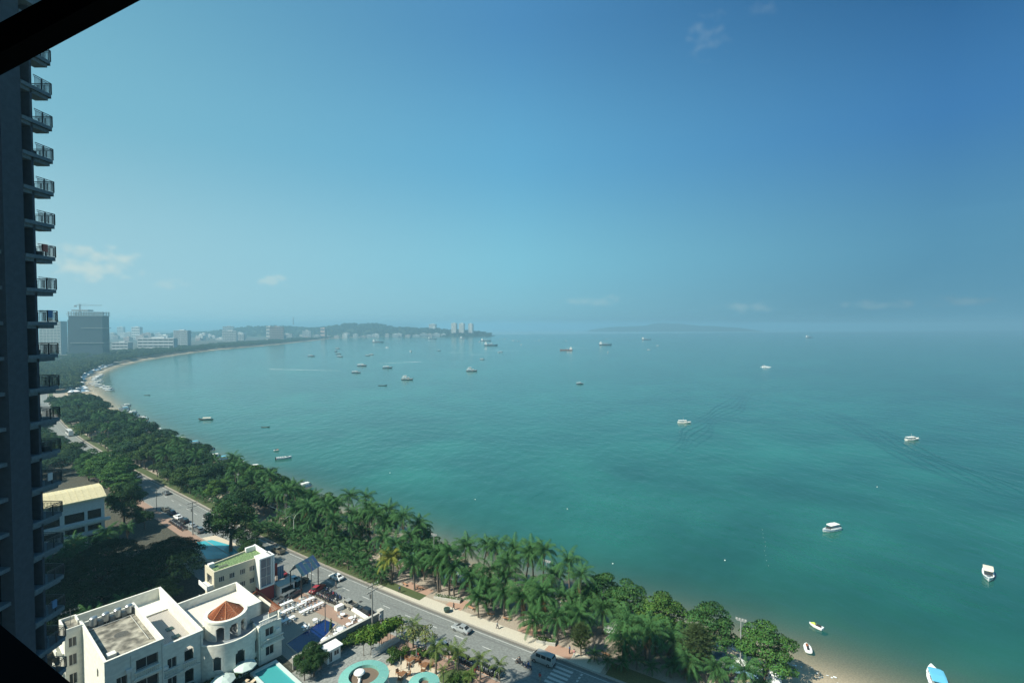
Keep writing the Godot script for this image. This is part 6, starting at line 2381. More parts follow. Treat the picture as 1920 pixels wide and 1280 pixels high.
func make_greenery() -> void:
	var tall := [[-12.0, -125.4], [-7.2, -124.5], [-3.1, -121.5], [0.9, -122.0], [3.1, -118.7], [5.2, -120.5], [7.6, -117.5], [9.8, -114.6], [12.7, -110.4], [14.5, -107.0], [-1.3, -117.0]]
	for q in tall:
		palm("tall", q[0], q[1], "tall coconut palm in the open row along the water's edge", "tall palms at the water's edge", rng.randf_range(.92, 1.08))
	for q in [[-78.6, -166.5], [-70.5, -169.8], [-67.6, -157.7], [-66.0, -164.3], [-52.5, -160.7], [-54.1, -154.4], [-45.7, -157.2], [-41.6, -146.4], [-55.4, -148.5], [-36.4, -143.5], [-30.7, -139.9], [-26.0, -140.3], [-34.5, -147.5], [-30.9, -127.4], [-39, -152], [-48, -150.5], [-60, -160], [-73, -163], [-84, -172], [-88, -178]]:
		palm("tall", q[0], q[1], "tall coconut palm standing in the dense beachside grove", "tall palms in the grove", rng.randf_range(.85, 1.1))
	for q in [[-13.8, -118.7], [-9.6, -114.8], [-5.9, -113.7], [-1.8, -111.2], [-4.9, -117.2], [-10.2, -119.5], [4.6, -103.6], [9.4, -102.5], [12.7, -105.2], [23.3, -98.6], [26.5, -95.4], [-15.5, -122.0], [-18.0, -121.5], [2.5, -107.5], [-7.5, -110.8], [7.0, -105.8]]:
		palm("mid", q[0], q[1], "half grown coconut palm on the promenade by the cream pavement", "half grown palms on the promenade", rng.randf_range(.9, 1.15))
	for q in [[-25.9, -130.8], [-22.5, -127.5], [-28.5, -134], [-24.0, -122.5], [-19.5, -126.0], [-33.0, -131.5], [-36.0, -136.5]]:
		palm("mid", q[0], q[1], "half grown coconut palm at the grove's edge near the parasols", "half grown palms at the grove's edge", rng.randf_range(.85, 1.1))
	palm("golden", -30.5, -125.9, "yellow leaved coconut palm on the lawn strip", "", 1.0)
	# low palms planted in rows on the lawn strip, and thickly behind it
	for row in 5:
		for i in 24:
			var s: float = 124.0 + i * 2.6 + row * .9
			var t: float = -2.9 - row * 2.35
			if s > 184.0 - row * 2.0 or (row > 2 and s < 132.0) or rng.randf() < [.0, .18, .22, .28, .35][row]:
				continue
			var p := on_road(s + rng.randf_range(-.5, .5), t + rng.randf_range(-.4, .4))
			palm("young", p.x, p.z, "low young palm in the rows planted along the lawn strip", "young palms on the lawn strip", rng.randf_range(.85, 1.2) + row * .06)
	for q in [[18.1, -93.8], [20.7, -93.4], [23.6, -93.6], [26.0, -91.9], [40.8, -92.1], [29.5, -91.5], [33, -90.5], [31, -94.5], [22, -97], [37, -88.5], [28, -98], [16, -96.0], [44.5, -87.5]]:
		palm("young", q[0], q[1], "low young palm on the dry lawn past the crossing", "young palms past the crossing", rng.randf_range(.75, 1.1))
	for i in 26:
		var s := 186.0 + i * 2.9
		var p := on_road(s, -2.6 - rng.randf() * 1.5)
		palm("young", p.x, p.z, "low young palm on the verge under the far shore trees", "young palms on the far verge", rng.randf_range(.8, 1.1))
	# broad sea almonds on the sand
	for q in [[20.4, -109.5, 1.02, "broad almond tree that ends the open row of tall palms"], [16.0, -109.5, .8, "smaller almond tree tucked among the last tall palms"], [25.0, -106.6, 1.0, "broad almond tree over the white beach umbrellas"], [31.0, -101.6, 1.02, "broad almond tree behind the two leaning palms"], [38.9, -97.2, 1.02, "broad almond tree right behind the feathery casuarina"], [46.5, -90.6, 1.04, "broad almond tree behind the last floodlight mast"]]:
		tree("almond", q[0], q[1], q[3], "almond trees by the water", q[2], -.1)
	tree("almond", 75.0, -76.5, "almond tree whose top alone shows beyond the beached boat", "", .72, -.1)
	tree("almond", 71.6, -77.0, "small almond tree next to the beached boat", "", .62, -.1)
	tree("almond", -20.9, -133.6, "round almond tree behind the beach parasols and floodlight mast", "", .82, -.1)
	for q in [[-86.3, -184.9, 1.0], [-80.0, -180.0, .92], [-62.1, -168.4, .86], [-92.5, -190.0, .95], [-26.5, -146.0, .72]]:
		tree("almond", q[0], q[1], "tiered almond tree standing up out of the palm grove", "almond trees in the grove", q[2], -.1)
	var o := again("casuarina", make_casuarina, Vector3(34.6, .1, -92.6), .3, "feathery grey green casuarina before the almond trees", "", 1.02)
	o.set_meta("category", "tree")
	again("casuarina", make_casuarina, Vector3(13.6, .1, -97.6), 1.7, "feathery casuarina beside the minibus van", "", .72)
	for i in 26:                                     # thicken the grove down to the sand
		var p := on_road(rng.randf_range(104, 186), rng.randf_range(-16.5, -6.0))
		palm("tall" if i % 3 else "mid", p.x, p.z, "coconut palm in the thick of the grove between lawn and sand", "palms in the thick of the grove", rng.randf_range(.72, 1.05))
	for q in [[58, -9.5], [53, -11.0], [49.5, -8.0], [64, -12.2], [68, -13.0], [61.5, -6.6], [45, -9.5], [40, -8.0], [71.5, -8.5], [76, -11.5], [80.5, -9.0], [85, -11.0], [91, -10.5], [97, -11.5]]:
		var p := on_road(q[0], q[1])
		palm("mid", p.x, p.z, "coconut palm scattered over the shaded sand before the almond trees", "palms before the almond trees", rng.randf_range(.75, 1.1))
	for q in [[-99, -193, 1.15], [-105, -199, 1.0], [-97, -186, .8], [-46, -163.5, .7], [-72, -176, .75]]:
		tree("almond", q[0], q[1], "almond tree on the seaward side of the grove", "almond trees seaward of the grove", q[2], -.1)
	# land side
	tree("round", -81.5, -144.0, "large dark rounded tree overhanging the road by the garden pool", "", 1.55)
	tree("round", -75.4, -141.5, "dark tree joined to the large one by the garden pool", "", .9)
	tree("round", -70.8, -135.0, "small dark tree at the green roofed building's road corner", "", .72)
	for q in [[19.0, -44, 1.05], [9.5, -52, .95], [24.5, -54.5, .86], [3.5, -41, .9], [14.5, -36, .78], [-4, -48, .9], [-9.0, -35, .85], [0.5, -62, .9], [14, -66, .85]]:
		var p := lot(q[0], q[1])
		tree("rain", p.x, p.z, "wide dark domed tree in the garden behind the villa", "domed trees in the garden", q[2])
	for q in [[-128.5, -164.8, 1.3, "largest dark tree between the yellow roofed building and the road"], [-133, -171, 1.15, "dark tree close behind the largest one by the yellow roof"], [-124.5, -163.5, .7, "smaller dark tree roadward of the yellow roofed building"], [-118, -160, .6, "smallest tree at the edge of the forecourt by the yellow roof"]]:
		tree("round", q[0], q[1], q[3], "trees by the yellow roof", q[2])
	for q in [[272, 12.0, 1.35], [265, 11.4, 1.3], [279, 15, 1.25], [285, 12.5, 1.2], [259, 15, 1.15], [292, 16, 1.1], [252, 13.5, .95], [300, 13, 1.1]]:
		var p := on_road(q[0], q[1])
		tree("almond", p.x, p.z, "spreading tree whose flat crown hangs over the road", "trees over the road", q[2])
	for i in 16:
		var p := lot(rng.randf_range(-6, 24), rng.randf_range(-88, -72))
		palm("mid", p.x, p.z, "palm in the dim garden before the yellow roofed building", "palms in the dim garden", rng.randf_range(.6, 1.0), NAN, 0)
	for i in 10:
		var p := lot(rng.randf_range(2, 26), rng.randf_range(-40, -29))
		palm("mid", p.x, p.z, "palm among the dark garden trees behind the villa", "palms behind the villa", rng.randf_range(.55, .85), NAN, 0)
	# shore trees that line the bay to the left, one by one; past them the wood reads as a mass
	var n := 0
	var s := 196.0
	while s < 560.0 and n < 230:
		for t in [-4.2, -10.0, -16.0, -22.0]:
			if rng.randf() < (.10 if t > -20 else .25):
				continue
			var p := on_road(s + rng.randf_range(-2.2, 2.2), t + rng.randf_range(-1.4, 1.4))
			if Geometry2D.is_point_in_polygon(Vector2(p.x, p.z), sea_side):
				continue
			if rng.randf() < (.22 if s < 300 else .08):
				palm("tall", p.x, p.z, "tall coconut palm rising among the shore trees", "palms among the shore trees", rng.randf_range(.85, 1.15))
				continue
			tree("coast" if s > 225 else ["almond", "round", "coast"][rng.randi() % 3], p.x, p.z, "green shore tree in the belt between beach road and bay", "shore trees along the bay", rng.randf_range(.62, 1.28), -.05)
			n += 1
		s += 6.2 if s < 330 else 8.0
	n = 0
	s = 300.0
	while s < 600.0 and n < 110:
		for t in [15.0, 23.0, 32.0]:
			if rng.randf() < .3:
				continue
			var p := on_road(s + rng.randf_range(-3, 3), t + rng.randf_range(-2, 2))
			tree("coast", p.x, p.z, "green roadside tree on the land side far along the road", "roadside trees inland", rng.randf_range(.75, 1.1), 0)
			n += 1
		s += 9.0
	# the far wood
	var r := RandomNumberGenerator.new()
	r.seed = 19
	var clumps := []
	for i in 14:
		var d := Vector3(r.randfn(), absf(r.randfn()) * .6, r.randfn()).normalized() * r.randf_range(.5, 1.0)
		clumps.push_back([Vector3(0, 4.6, 0) + d * Vector3(5, 3.4, 5), Vector3(r.randf_range(1.8, 2.8), 1.3, r.randf_range(1.8, 2.8))])
	var mesh := crown(clumps, 9, 1.5, Color(.040, .072, .028), r).mesh()
	var mm := MultiMesh.new()
	mm.transform_format = MultiMesh.TRANSFORM_3D
	mm.mesh = mesh
	var spots := []
	for i in 2600:
		var q: Array = along(shore_line_in, 900.0 + 2500.0 * pow(r.randf(), 1.2))
		var d: Vector2 = q[1]
		var back := 6.0 + 150.0 * pow(r.randf(), 1.6)
		var at: Vector2 = q[0] + Vector2(-d.y, d.x) * -back
		spots.push_back(Transform3D(Basis(Vector3.UP, r.randf() * TAU).scaled(Vector3.ONE * r.randf_range(.8, 1.35)), Vector3(at.x, -.5, at.y)))
	for i in 900:                                    # scattered inland between the roofs
		var at := Vector2(-r.randf_range(430, 1500), -r.randf_range(480, 1500))
		if at.x > at.y * .78 - 90:
			continue
		spots.push_back(Transform3D(Basis(Vector3.UP, r.randf() * TAU).scaled(Vector3.ONE * r.randf_range(.7, 1.2)), Vector3(at.x, -.5, at.y)))
	mm.instance_count = spots.size()
	for i in spots.size():
		mm.set_instance_transform(i, spots[i])
	var mi := MultiMeshInstance3D.new()
	mi.name = "far_wood"
	mi.multimesh = mm
	mi.material_override = leafy("tree_leaf", Color(1, 1, 1))
	mi.set_meta("kind", "stuff")
	mi.set_meta("label", "distant belt of trees round the head of the bay")
	mi.set_meta("category", "wood")
	add_child(mi)


var sea_side: PackedVector2Array
var shore_line_in: PackedVector2Array

func prepare_shore() -> void:
	shore_line_in = offset_line(shore_line, -6.0)
	sea_side = offset_line(shore_line, -3.0)
	sea_side.append_array(PackedVector2Array([Vector2(6000, -4200), Vector2(6000, 60)]))


# ------------------------------------------------------------------ beach life and boats

func make_beach() -> void:
	var blue := func(): return make_parasol(Color(.13, .24, .36), "blue_canvas_umbrella", 1.35)
	var white := func(): return make_parasol(Color(.70, .72, .72), "white_canvas_umbrella", 1.35)
	for q in [[101.5, 109.5, 5, -12.5, "blue and white beach umbrella in the cluster under the almond tree", "umbrellas under the almond tree"], [126, 136, 5, -14.5, "beach umbrella in the gap of the palm grove", "umbrellas in the grove"], [165, 182, 6, -15.0, "beach umbrella on the sand behind the grove", "umbrellas behind the grove"], [57, 66, 4, -12.8, "beach umbrella beside the casuarina's sand", "umbrellas by the casuarina"], [36, 52, 6, -13.2, "beach umbrella at the foot of the almond row", "umbrellas under the almonds"], [190, 205, 5, -16.5, "beach umbrella among the first shore trees", "umbrellas among shore trees"]]:
		var m := int(q[2])
		for row in 2:
			for i in m:
				var s: float = lerpf(q[0], q[1], (i + rng.randf_range(-.15, .15)) / (m - 1.0))
				var w := rng.randf() < (.3 if row == 0 else .45)
				var p := on_road(s, q[3] - row * 2.3 + rng.randf_range(-.3, .3), .0)
				again("umb_white" if w else "umb_blue", white if w else blue, p, rng.randf(), q[4], q[5], rng.randf_range(.92, 1.08))
				again("lounger2", func() -> Node3D:
					var o := fresh("deck_chair", "deck chair")
					var b := Shape.new()
					b.box(Vector3(0, .35, 0), Vector3(1.0, .05, .55))
					b.box(Vector3(-.62, .62, 0), Vector3(.7, .05, .55), Basis(Vector3.BACK, -.95))
					obj("canvas", b, mt("deck_canvas", Color(.30, .36, .42), 0.9), o)
					for x in [-.4, .42]:
						for z in [-.24, .24]:
							var l := Shape.new()
							l.span(x - .025, x + .025, 0, .33, z - .025, z + .025)
							obj("leg", l, mt("grey_wood", Color(.16, .14, .11), 0.9), o)
					return o, p + Vector3(rng.randf_range(-.6, .6), 0, rng.randf_range(-.6, .6)), road_turn(s) - PI / 2, "deck chair under the beach umbrellas", "deck chairs on the beach")
	for q in [[45.0, -84.0], [49.0, -85.5], [42.0, -86.0]]:
		again("big_umb", func(): return make_parasol(Color(.70, .70, .68), "cream_canvas_umbrella", 1.9, "market_umbrella"), Vector3(q[0], .05, q[1]), 0, "large cream umbrella by the last almond tree", "large umbrellas by the last almond")
	# far beach: umbrellas thick as confetti round the head of the bay
	var line := offset_line(shore_line, -4.5)
	var total := 0
	for i in 230:
		var q: Array = along(line, 880.0 + i * 1.9)
		var at: Vector2 = q[0]
		var d: Vector2 = q[1]
		at += Vector2(-d.y, d.x) * -rng.randf_range(0, 16)
		again("far_white" if i % 4 else "far_blue", func() -> Node3D:
			var o := fresh("far_umbrella", "umbrella")
			var c := Shape.new()
			c.lathe([Vector2(2.4, 1.9), Vector2(1.2, 2.5), Vector2(.001, 2.8)], 8)
			obj("canopy", c, mt("white_canvas_umbrella" if i % 4 else "blue_canvas_umbrella", Color(.70, .72, .72)), o)
			var p := Shape.new()
			p.tube([Vector3.ZERO, Vector3(0, 2.4, 0)], [.05, .04], 4)
			obj("pole", p, mt("white_pole", Color(.55, .55, .53)), o)
			return o, Vector3(at.x, -.35, at.y), 0, "small umbrella in the crowded rows on the curving far beach", "umbrellas on the far beach")
		total += 1


func at_sea(x: float, z: float) -> Vector3:
	return Vector3(x, SEA_Y, z)


func make_boats() -> void:
	var mk := {
		"white": func(): return make_speedboat("white_boat", Color(.12, .22, .38), Color(.74, .74, .70), true),
		"cream": func(): return make_speedboat("cream_boat", Color(.10, .30, .34), Color(.72, .64, .52), true),
		"blue": func(): return make_speedboat("blue_boat", Color(.05, .16, .40), Color(.12, .42, .60), true),
		"open": func(): return make_speedboat("open_boat", Color(.06, .10, .22), Color(.7, .7, .7), false)}
	again("boat_white", mk.white, at_sea(102.8, -160.5), PI + .38, "white speedboat with hardtop moored off the almond trees")
	again("boat_cream", mk.cream, at_sea(125.2, -130.5), -2.3, "speedboat with cream canopy moored with its bow landward", "", 1.0)
	again("boat_blue", mk.blue, at_sea(78.2, -91.0), 1.05, "white speedboat with sky blue cover nosing out past the beach", "", 1.12)
	again("boat_open", mk.open, at_sea(-113.7, -249.2), .5, "dark trimmed open speedboat moored near the shore trees", "", .95)
	again("jet0", func(): return make_jetski(Color(.45, .55, .10), "jet_lime"), at_sea(66.6, -108.4), 2.2, "white jet ski with lime cowl moored off the sand")
	again("jet1", func(): return make_jetski(Color(.35, .12, .05), "jet_orange"), at_sea(60.3, -100.9), 1.2, "white jet ski with orange cowl moored nearest the sand")
	again("jet1", func(): return null, at_sea(-125.0, -265.4), .3, "small jet ski floating beyond the open speedboat")
	var tour := func(): return make_tour_boat("tour_white", Color(.62, .62, .58), 1)
	var tour2 := func(): return make_tour_boat("tour_dark", Color(.06, .08, .10), 2)
	var tour3 := func(): return make_tour_boat("tour_blue", Color(.06, .11, .16), 1)
	for q in [["tour_white", tour, 232.3, -290.5, .2, .62, "small white cabin boat with a curved wake behind it"], ["tour_white", tour, 117.6, -342.3, -.15, .6, "white canopied cabin boat under way in the mid bay"], ["tour_blue", tour3, 77.7, -576.1, .3, .62, "single pale cabin boat near the middle of the bay"], ["tour_dark", tour2, -59.8, -742.3, .05, 1.1, "two decked tour boat anchored alone in the bay"], ["tour_dark", tour2, -130.1, -622.6, .04, 1.0, "dark hulled two decked tour boat nearest the longboats"], ["tour_blue", tour3, -222.6, -716.5, .1, .85, "dark cabin boat at the lower edge of the anchored fleet"]]:
		again(q[0], q[1], at_sea(q[2], q[3]), q[4], q[6], "", q[5])
	for q in [[-198.5, -799.9, 1.05], [-252.2, -843.5, 1.1], [-375.8, -1097.9, .9], [-416.1, -1204.7, .9], [-446.5, -1117.7, 1.05], [-326.8, -1138.3, .8], [-330, -1180, .8], [-60, -1010, .7], [-520, -1500, 1.0]]:
		again("tour_blue", tour3, at_sea(q[0], q[1]), rng.randf_range(-.3, .3), "dark cabin boat anchored in the far fleet", "cabin boats of the far fleet", q[2])
	again("long_tent", func(): return make_long_boat(true), at_sea(-216.2, -354.2), PI + .1, "wooden longboat with cream canopy moored off the wooded shore")
	again("long_open", func(): return make_long_boat(false), at_sea(-144.5, -560.4), .05, "low dark open longboat in the middle of the bay")
	again("long_open", func(): return null, at_sea(-161.4, -327.7), .1, "small dark skiff lying off the wooded shore", "", .55)
	again("long_open", func(): return null, at_sea(-350.4, -481.7), 0, "small dark skiff off the head of the beach", "", .6)
	again("ship0", func(): return make_ship(0), at_sea(333.4, -1799.2), .1, "dark cargo barge far out in the bay", "", 1.1)
	again("ship1", func(): return make_ship(1), at_sea(150.7, -1394.5), PI, "rust red workboat with white deckhouse far out", "", .85)
	for q in [[-74.1, -1748.5], [-419.5, -2642.3], [-262.9, -2759.8], [676.1, -2534.4], [1789.1, -3029.3], [-120, -2300], [-560, -2100]]:
		again("ship0", func(): return null, at_sea(q[0], q[1]), rng.randf_range(-.4, .4), "hazy dark vessel on the horizon water", "hazy vessels far out", 1.15)
	# small craft scattered towards the headland
	for i in 26:
		again("boat_white", mk.white, at_sea(rng.randf_range(-520, 520), -rng.randf_range(1150, 2700)), rng.randf() * TAU, "tiny white boat in the hazy far bay", "tiny boats in the haze", rng.randf_range(1.0, 1.7))
	# boats nosed in along the beach at the left
	var line := offset_line(shore_line, 5.0)
	for i in 30:
		var q: Array = along(line, 432.0 + i * 11.0 + rng.randf_range(-4, 4))
		var d: Vector2 = q[1]
		var p: Vector2 = q[0] + Vector2(-d.y, d.x) * rng.randf_range(0, 6)
		again(["boat_white", "boat_white", "boat_open", "boat_blue"][i % 4], mk.white, at_sea(p.x, p.y), atan2(-d.x, -d.y) + rng.randf_range(-.25, .25) + PI, "moored speedboat in the line along the wooded shore", "speedboats along the shore", rng.randf_range(.8, 1.0))
	for i in 14:
		var q: Array = along(line, 900.0 + i * 16.0)
		var p: Vector2 = q[0]
		again("boat_white", mk.white, at_sea(p.x + rng.randf_range(0, 14), p.y), rng.randf_range(-.3, .3), "speedboat moored off the curving far beach", "speedboats off the far beach", rng.randf_range(1.1, 1.5))
	# wakes and foam
	var foam := mt("foam", Color(.72, .76, .76), 0.9)
	for q in [[-376, -779.7, -256, -752, 1.5, "long white wake of a fast boat crossing the bay"], [-171, -946, -240, -900, 1.8, "short white wake near the anchored fleet"], [-100, -1195, -40, -1185, 2.0, "pale wake before the headland"], [-160, -1290, -110, -1280, 2.0, "second pale wake before the headland"], [-75, -1400, 20, -1370, 2.2, "pale wake below the hazy vessels"], [175, -1560, 240, -1545, 2.2, "pale wake beside the rust red workboat"], [-420, -1560, -380, -1550, 2.0, "faint wake off the town"]]:
		var s := Shape.new()
		var a := Vector3(q[0], SEA_Y + .05, q[1])
		var b := Vector3(q[2], SEA_Y + .05, q[3])
		var side := (b - a).cross(Vector3.UP).normalized()
		for k in 24:
			var t0 := k / 24.0
			var t1 := (k + 1) / 24.0
			var w0: float = q[4] * (1.0 - t0 * .75) * rng.randf_range(.6, 1.2)
			s.quad(a.lerp(b, t0) + side * w0, a.lerp(b, t1) + side * w0 * .9, a.lerp(b, t1) - side * w0 * .9, a.lerp(b, t0) - side * w0)
		var o := obj("wake_foam", s, foam)
		o.set_meta("kind", "stuff")
		tag(o, q[5], "wake")
	var burst := Shape.new()
	var fr := RandomNumberGenerator.new()
	fr.seed = 9
	for i in 90:
		var w := fr.randf_range(-.2, PI + .2)
		var d := fr.randf_range(1, 8)
		var at := Vector3(412.6 + cos(w) * d, SEA_Y + fr.randf_range(.05, 2.2) * (1.0 - d / 9.0) + .05, -818 + sin(w) * d * .7)
		burst.box(at, Vector3(fr.randf_range(.4, 1.6), fr.randf_range(.2, .6), fr.randf_range(.4, 1.4)), Basis(Vector3.UP, fr.randf() * 3.0))
	var bo := obj("spray", burst, foam)
	bo.set_meta("kind", "stuff")
	tag(bo, "burst of white spray behind the boat speeding away", "spray")
	again("boat_white", mk.white, at_sea(412.6, -824), PI / 2 + .1, "white speedboat racing away in a burst of spray", "", 1.2)
	# bow waves: long low ridges of the sea's own water
	for q in [[[[258.6, -405.6], [238.4, -329.5], [222, -276], [214.4, -239.4], [206.5, -201.5], [200, -170]], 7, 3.4, "low bow waves trailing from the cabin boat on the right"], [[[77.5, -259.7], [100, -300], [115.7, -329.5], [140, -366]], 5, 3.6, "bow waves trailing shoreward from the mid bay cabin boat"], [[[122, -350], [150, -385], [173.8, -419.4], [225, -505]], 5, 4.5, "bow waves spreading seaward from the mid bay cabin boat"]]:
		var w := Shape.new()
		w.inked = true
		w.ink = Color(.065, .51, .40)
		var path := smooth(q[0].map(func(p): return Vector2(p[0], p[1])), 8)
		for k in int(q[1]):
			var off: float = k * q[2]
			for i in path.size() - 1:
				var ends := []
				for e in 2:
					var d := (path[mini(i + e + 1, path.size() - 1)] - path[maxi(i + e - 1, 0)]).normalized()
					var nn := Vector2(-d.y, d.x)
					var f := sin(PI * clampf((i + e) / float(path.size() - 1), .02, .98))
					ends.push_back([path[i + e] + nn * (off + 2.0 * sin(i * .35 + k)), nn, .12 * f * (1.0 - .09 * k)])
				for j in 4:
					var corner := []
					for c in [[0, j], [1, j], [1, j + 1], [0, j + 1]]:
						var u: float = c[1] / 4.0
						var e: Array = ends[c[0]]
						var at: Vector2 = e[0] + e[1] * (u - .5) * q[2] * .72
						corner.push_back([Vector3(at.x, SEA_Y - .01 + e[2] * sin(PI * u), at.y), Vector3(-e[1].x * e[2] * cos(PI * u), .6, -e[1].y * e[2] * cos(PI * u)).normalized()])
					w.squad(corner[0][0], corner[1][0], corner[2][0], corner[3][0], corner[0][1], corner[1][1], corner[2][1], corner[3][1])
		var wo := obj("bow_waves", w, mats["sea"])
		wo.set_meta("kind", "stuff")
		tag(wo, q[3], "wake")
	# broken line of foam where ripples run up the sand
	var lip := Shape.new()
	for i in shore_line.size() - 1:
		for k in 10:
			if rng.randf() < .38:
				continue
			var a := shore_line[i].lerp(shore_line[i + 1], k / 10.0)
			var b := shore_line[i].lerp(shore_line[i + 1], (k + rng.randf_range(.5, 1.0)) / 10.0)
			var d := (b - a).normalized()
			var nn := Vector2(-d.y, d.x) * rng.randf_range(.12, .4)
			var sh := Vector2(-d.y, d.x) * rng.randf_range(-.2, 2.2)
			lip.quad(Vector3(a.x + sh.x, SEA_Y + .03, a.y + sh.y), Vector3(b.x + sh.x, SEA_Y + .03, b.y + sh.y), Vector3(b.x + sh.x - nn.x, SEA_Y + .04, b.y + sh.y - nn.y), Vector3(a.x + sh.x - nn.x, SEA_Y + .04, a.y + sh.y - nn.y))
		if shore_line[i].x < -900:
			break
	var lo := obj("shore_foam", lip, foam)
	lo.set_meta("kind", "stuff")
	tag(lo, "thin broken line of foam along the beach", "foam")
	# lines of small buoys that fence off the bathing water
	for line_of in [[[81.2, -161.4], [70.5, -136.9], 9], [[66, -122], [59.5, -101.5], 9]]:
		for i in int(line_of[2]):
			var t: float = i / (line_of[2] - 1.0)
			var p := Vector2(line_of[0][0], line_of[0][1]).lerp(Vector2(line_of[1][0], line_of[1][1]), t)
			again("buoy" + ("w" if line_of[0][0] > 80 else "d"), func() -> Node3D:
				var o := fresh("swim_buoy", "buoy")
				var s := Shape.new()
				s.lathe([Vector2(.001, -.15), Vector2(.2, -.05), Vector2(.22, .1), Vector2(.001, .26)], 10)
				obj("float", s, mt("buoy_white", Color(.65, .65, .62), 0.5) if line_of[0][0] > 80 else mt("buoy_dark", Color(.04, .06, .05), 0.6), o)
				return o, at_sea(p.x + rng.randf_range(-.3, .3), p.y), 0, "pale float in the outer line of bathing buoys" if line_of[0][0] > 80 else "dark float in the inner line of bathing buoys", "bathing buoys", .3)
	for q in [[28, -138], [-14, -190], [-55, -225], [20, -180], [150, -205], [300, -260], [60, -140]]:
		again("buoyw", func(): return null, at_sea(q[0], q[1]), 0, "lone white mooring buoy on open water", "mooring buoys", .9)


# ------------------------------------------------------------------ far shore

func block(called: String, label: String, x: float, z: float, w: float, d: float, h: float, floors: int, tone: Color, turn := 0.0, base := 0.0, group := "", bays := 0) -> Node3D:
	var o := thing(called, label, "building", Vector3(x, base, z), turn, group)
	var m := mt("far_wall_%s" % tone.to_html(), tone, 0.9)
	var core := Shape.new()
	core.span(-w / 2 + .6, w / 2 - .6, 0, h - .6, -d / 2 + .6, d / 2 - .6)
	obj("core", core, mt("far_glass", Color(.05, .065, .08), 0.3), o)
	var fh := h / floors
	for i in floors + 1:                             # a slab and parapet for every storey, the windows lie back between them
		var s := Shape.new()
		s.span(-w / 2, w / 2, maxf(0.0, i * fh - fh * .28), minf(h, i * fh + fh * .22), -d / 2, d / 2)
		obj("storey_band", s, m, o)
	var n := bays if bays else maxi(2, int(w / 9.0))
	for i in n + 1:
		var p := Shape.new()
		p.span(-w / 2 + i * (w - .8) / n, -w / 2 + .8 + i * (w - .8) / n, 0, h - .01, -d / 2 + .05, d / 2 - .05)
		obj("pier", p, m, o)
	var r := Shape.new()
	r.span(-w * .15, w * .2, h, h + 3, -d * .2, d * .2)
	obj("roof_house", r, m, o)
	return o


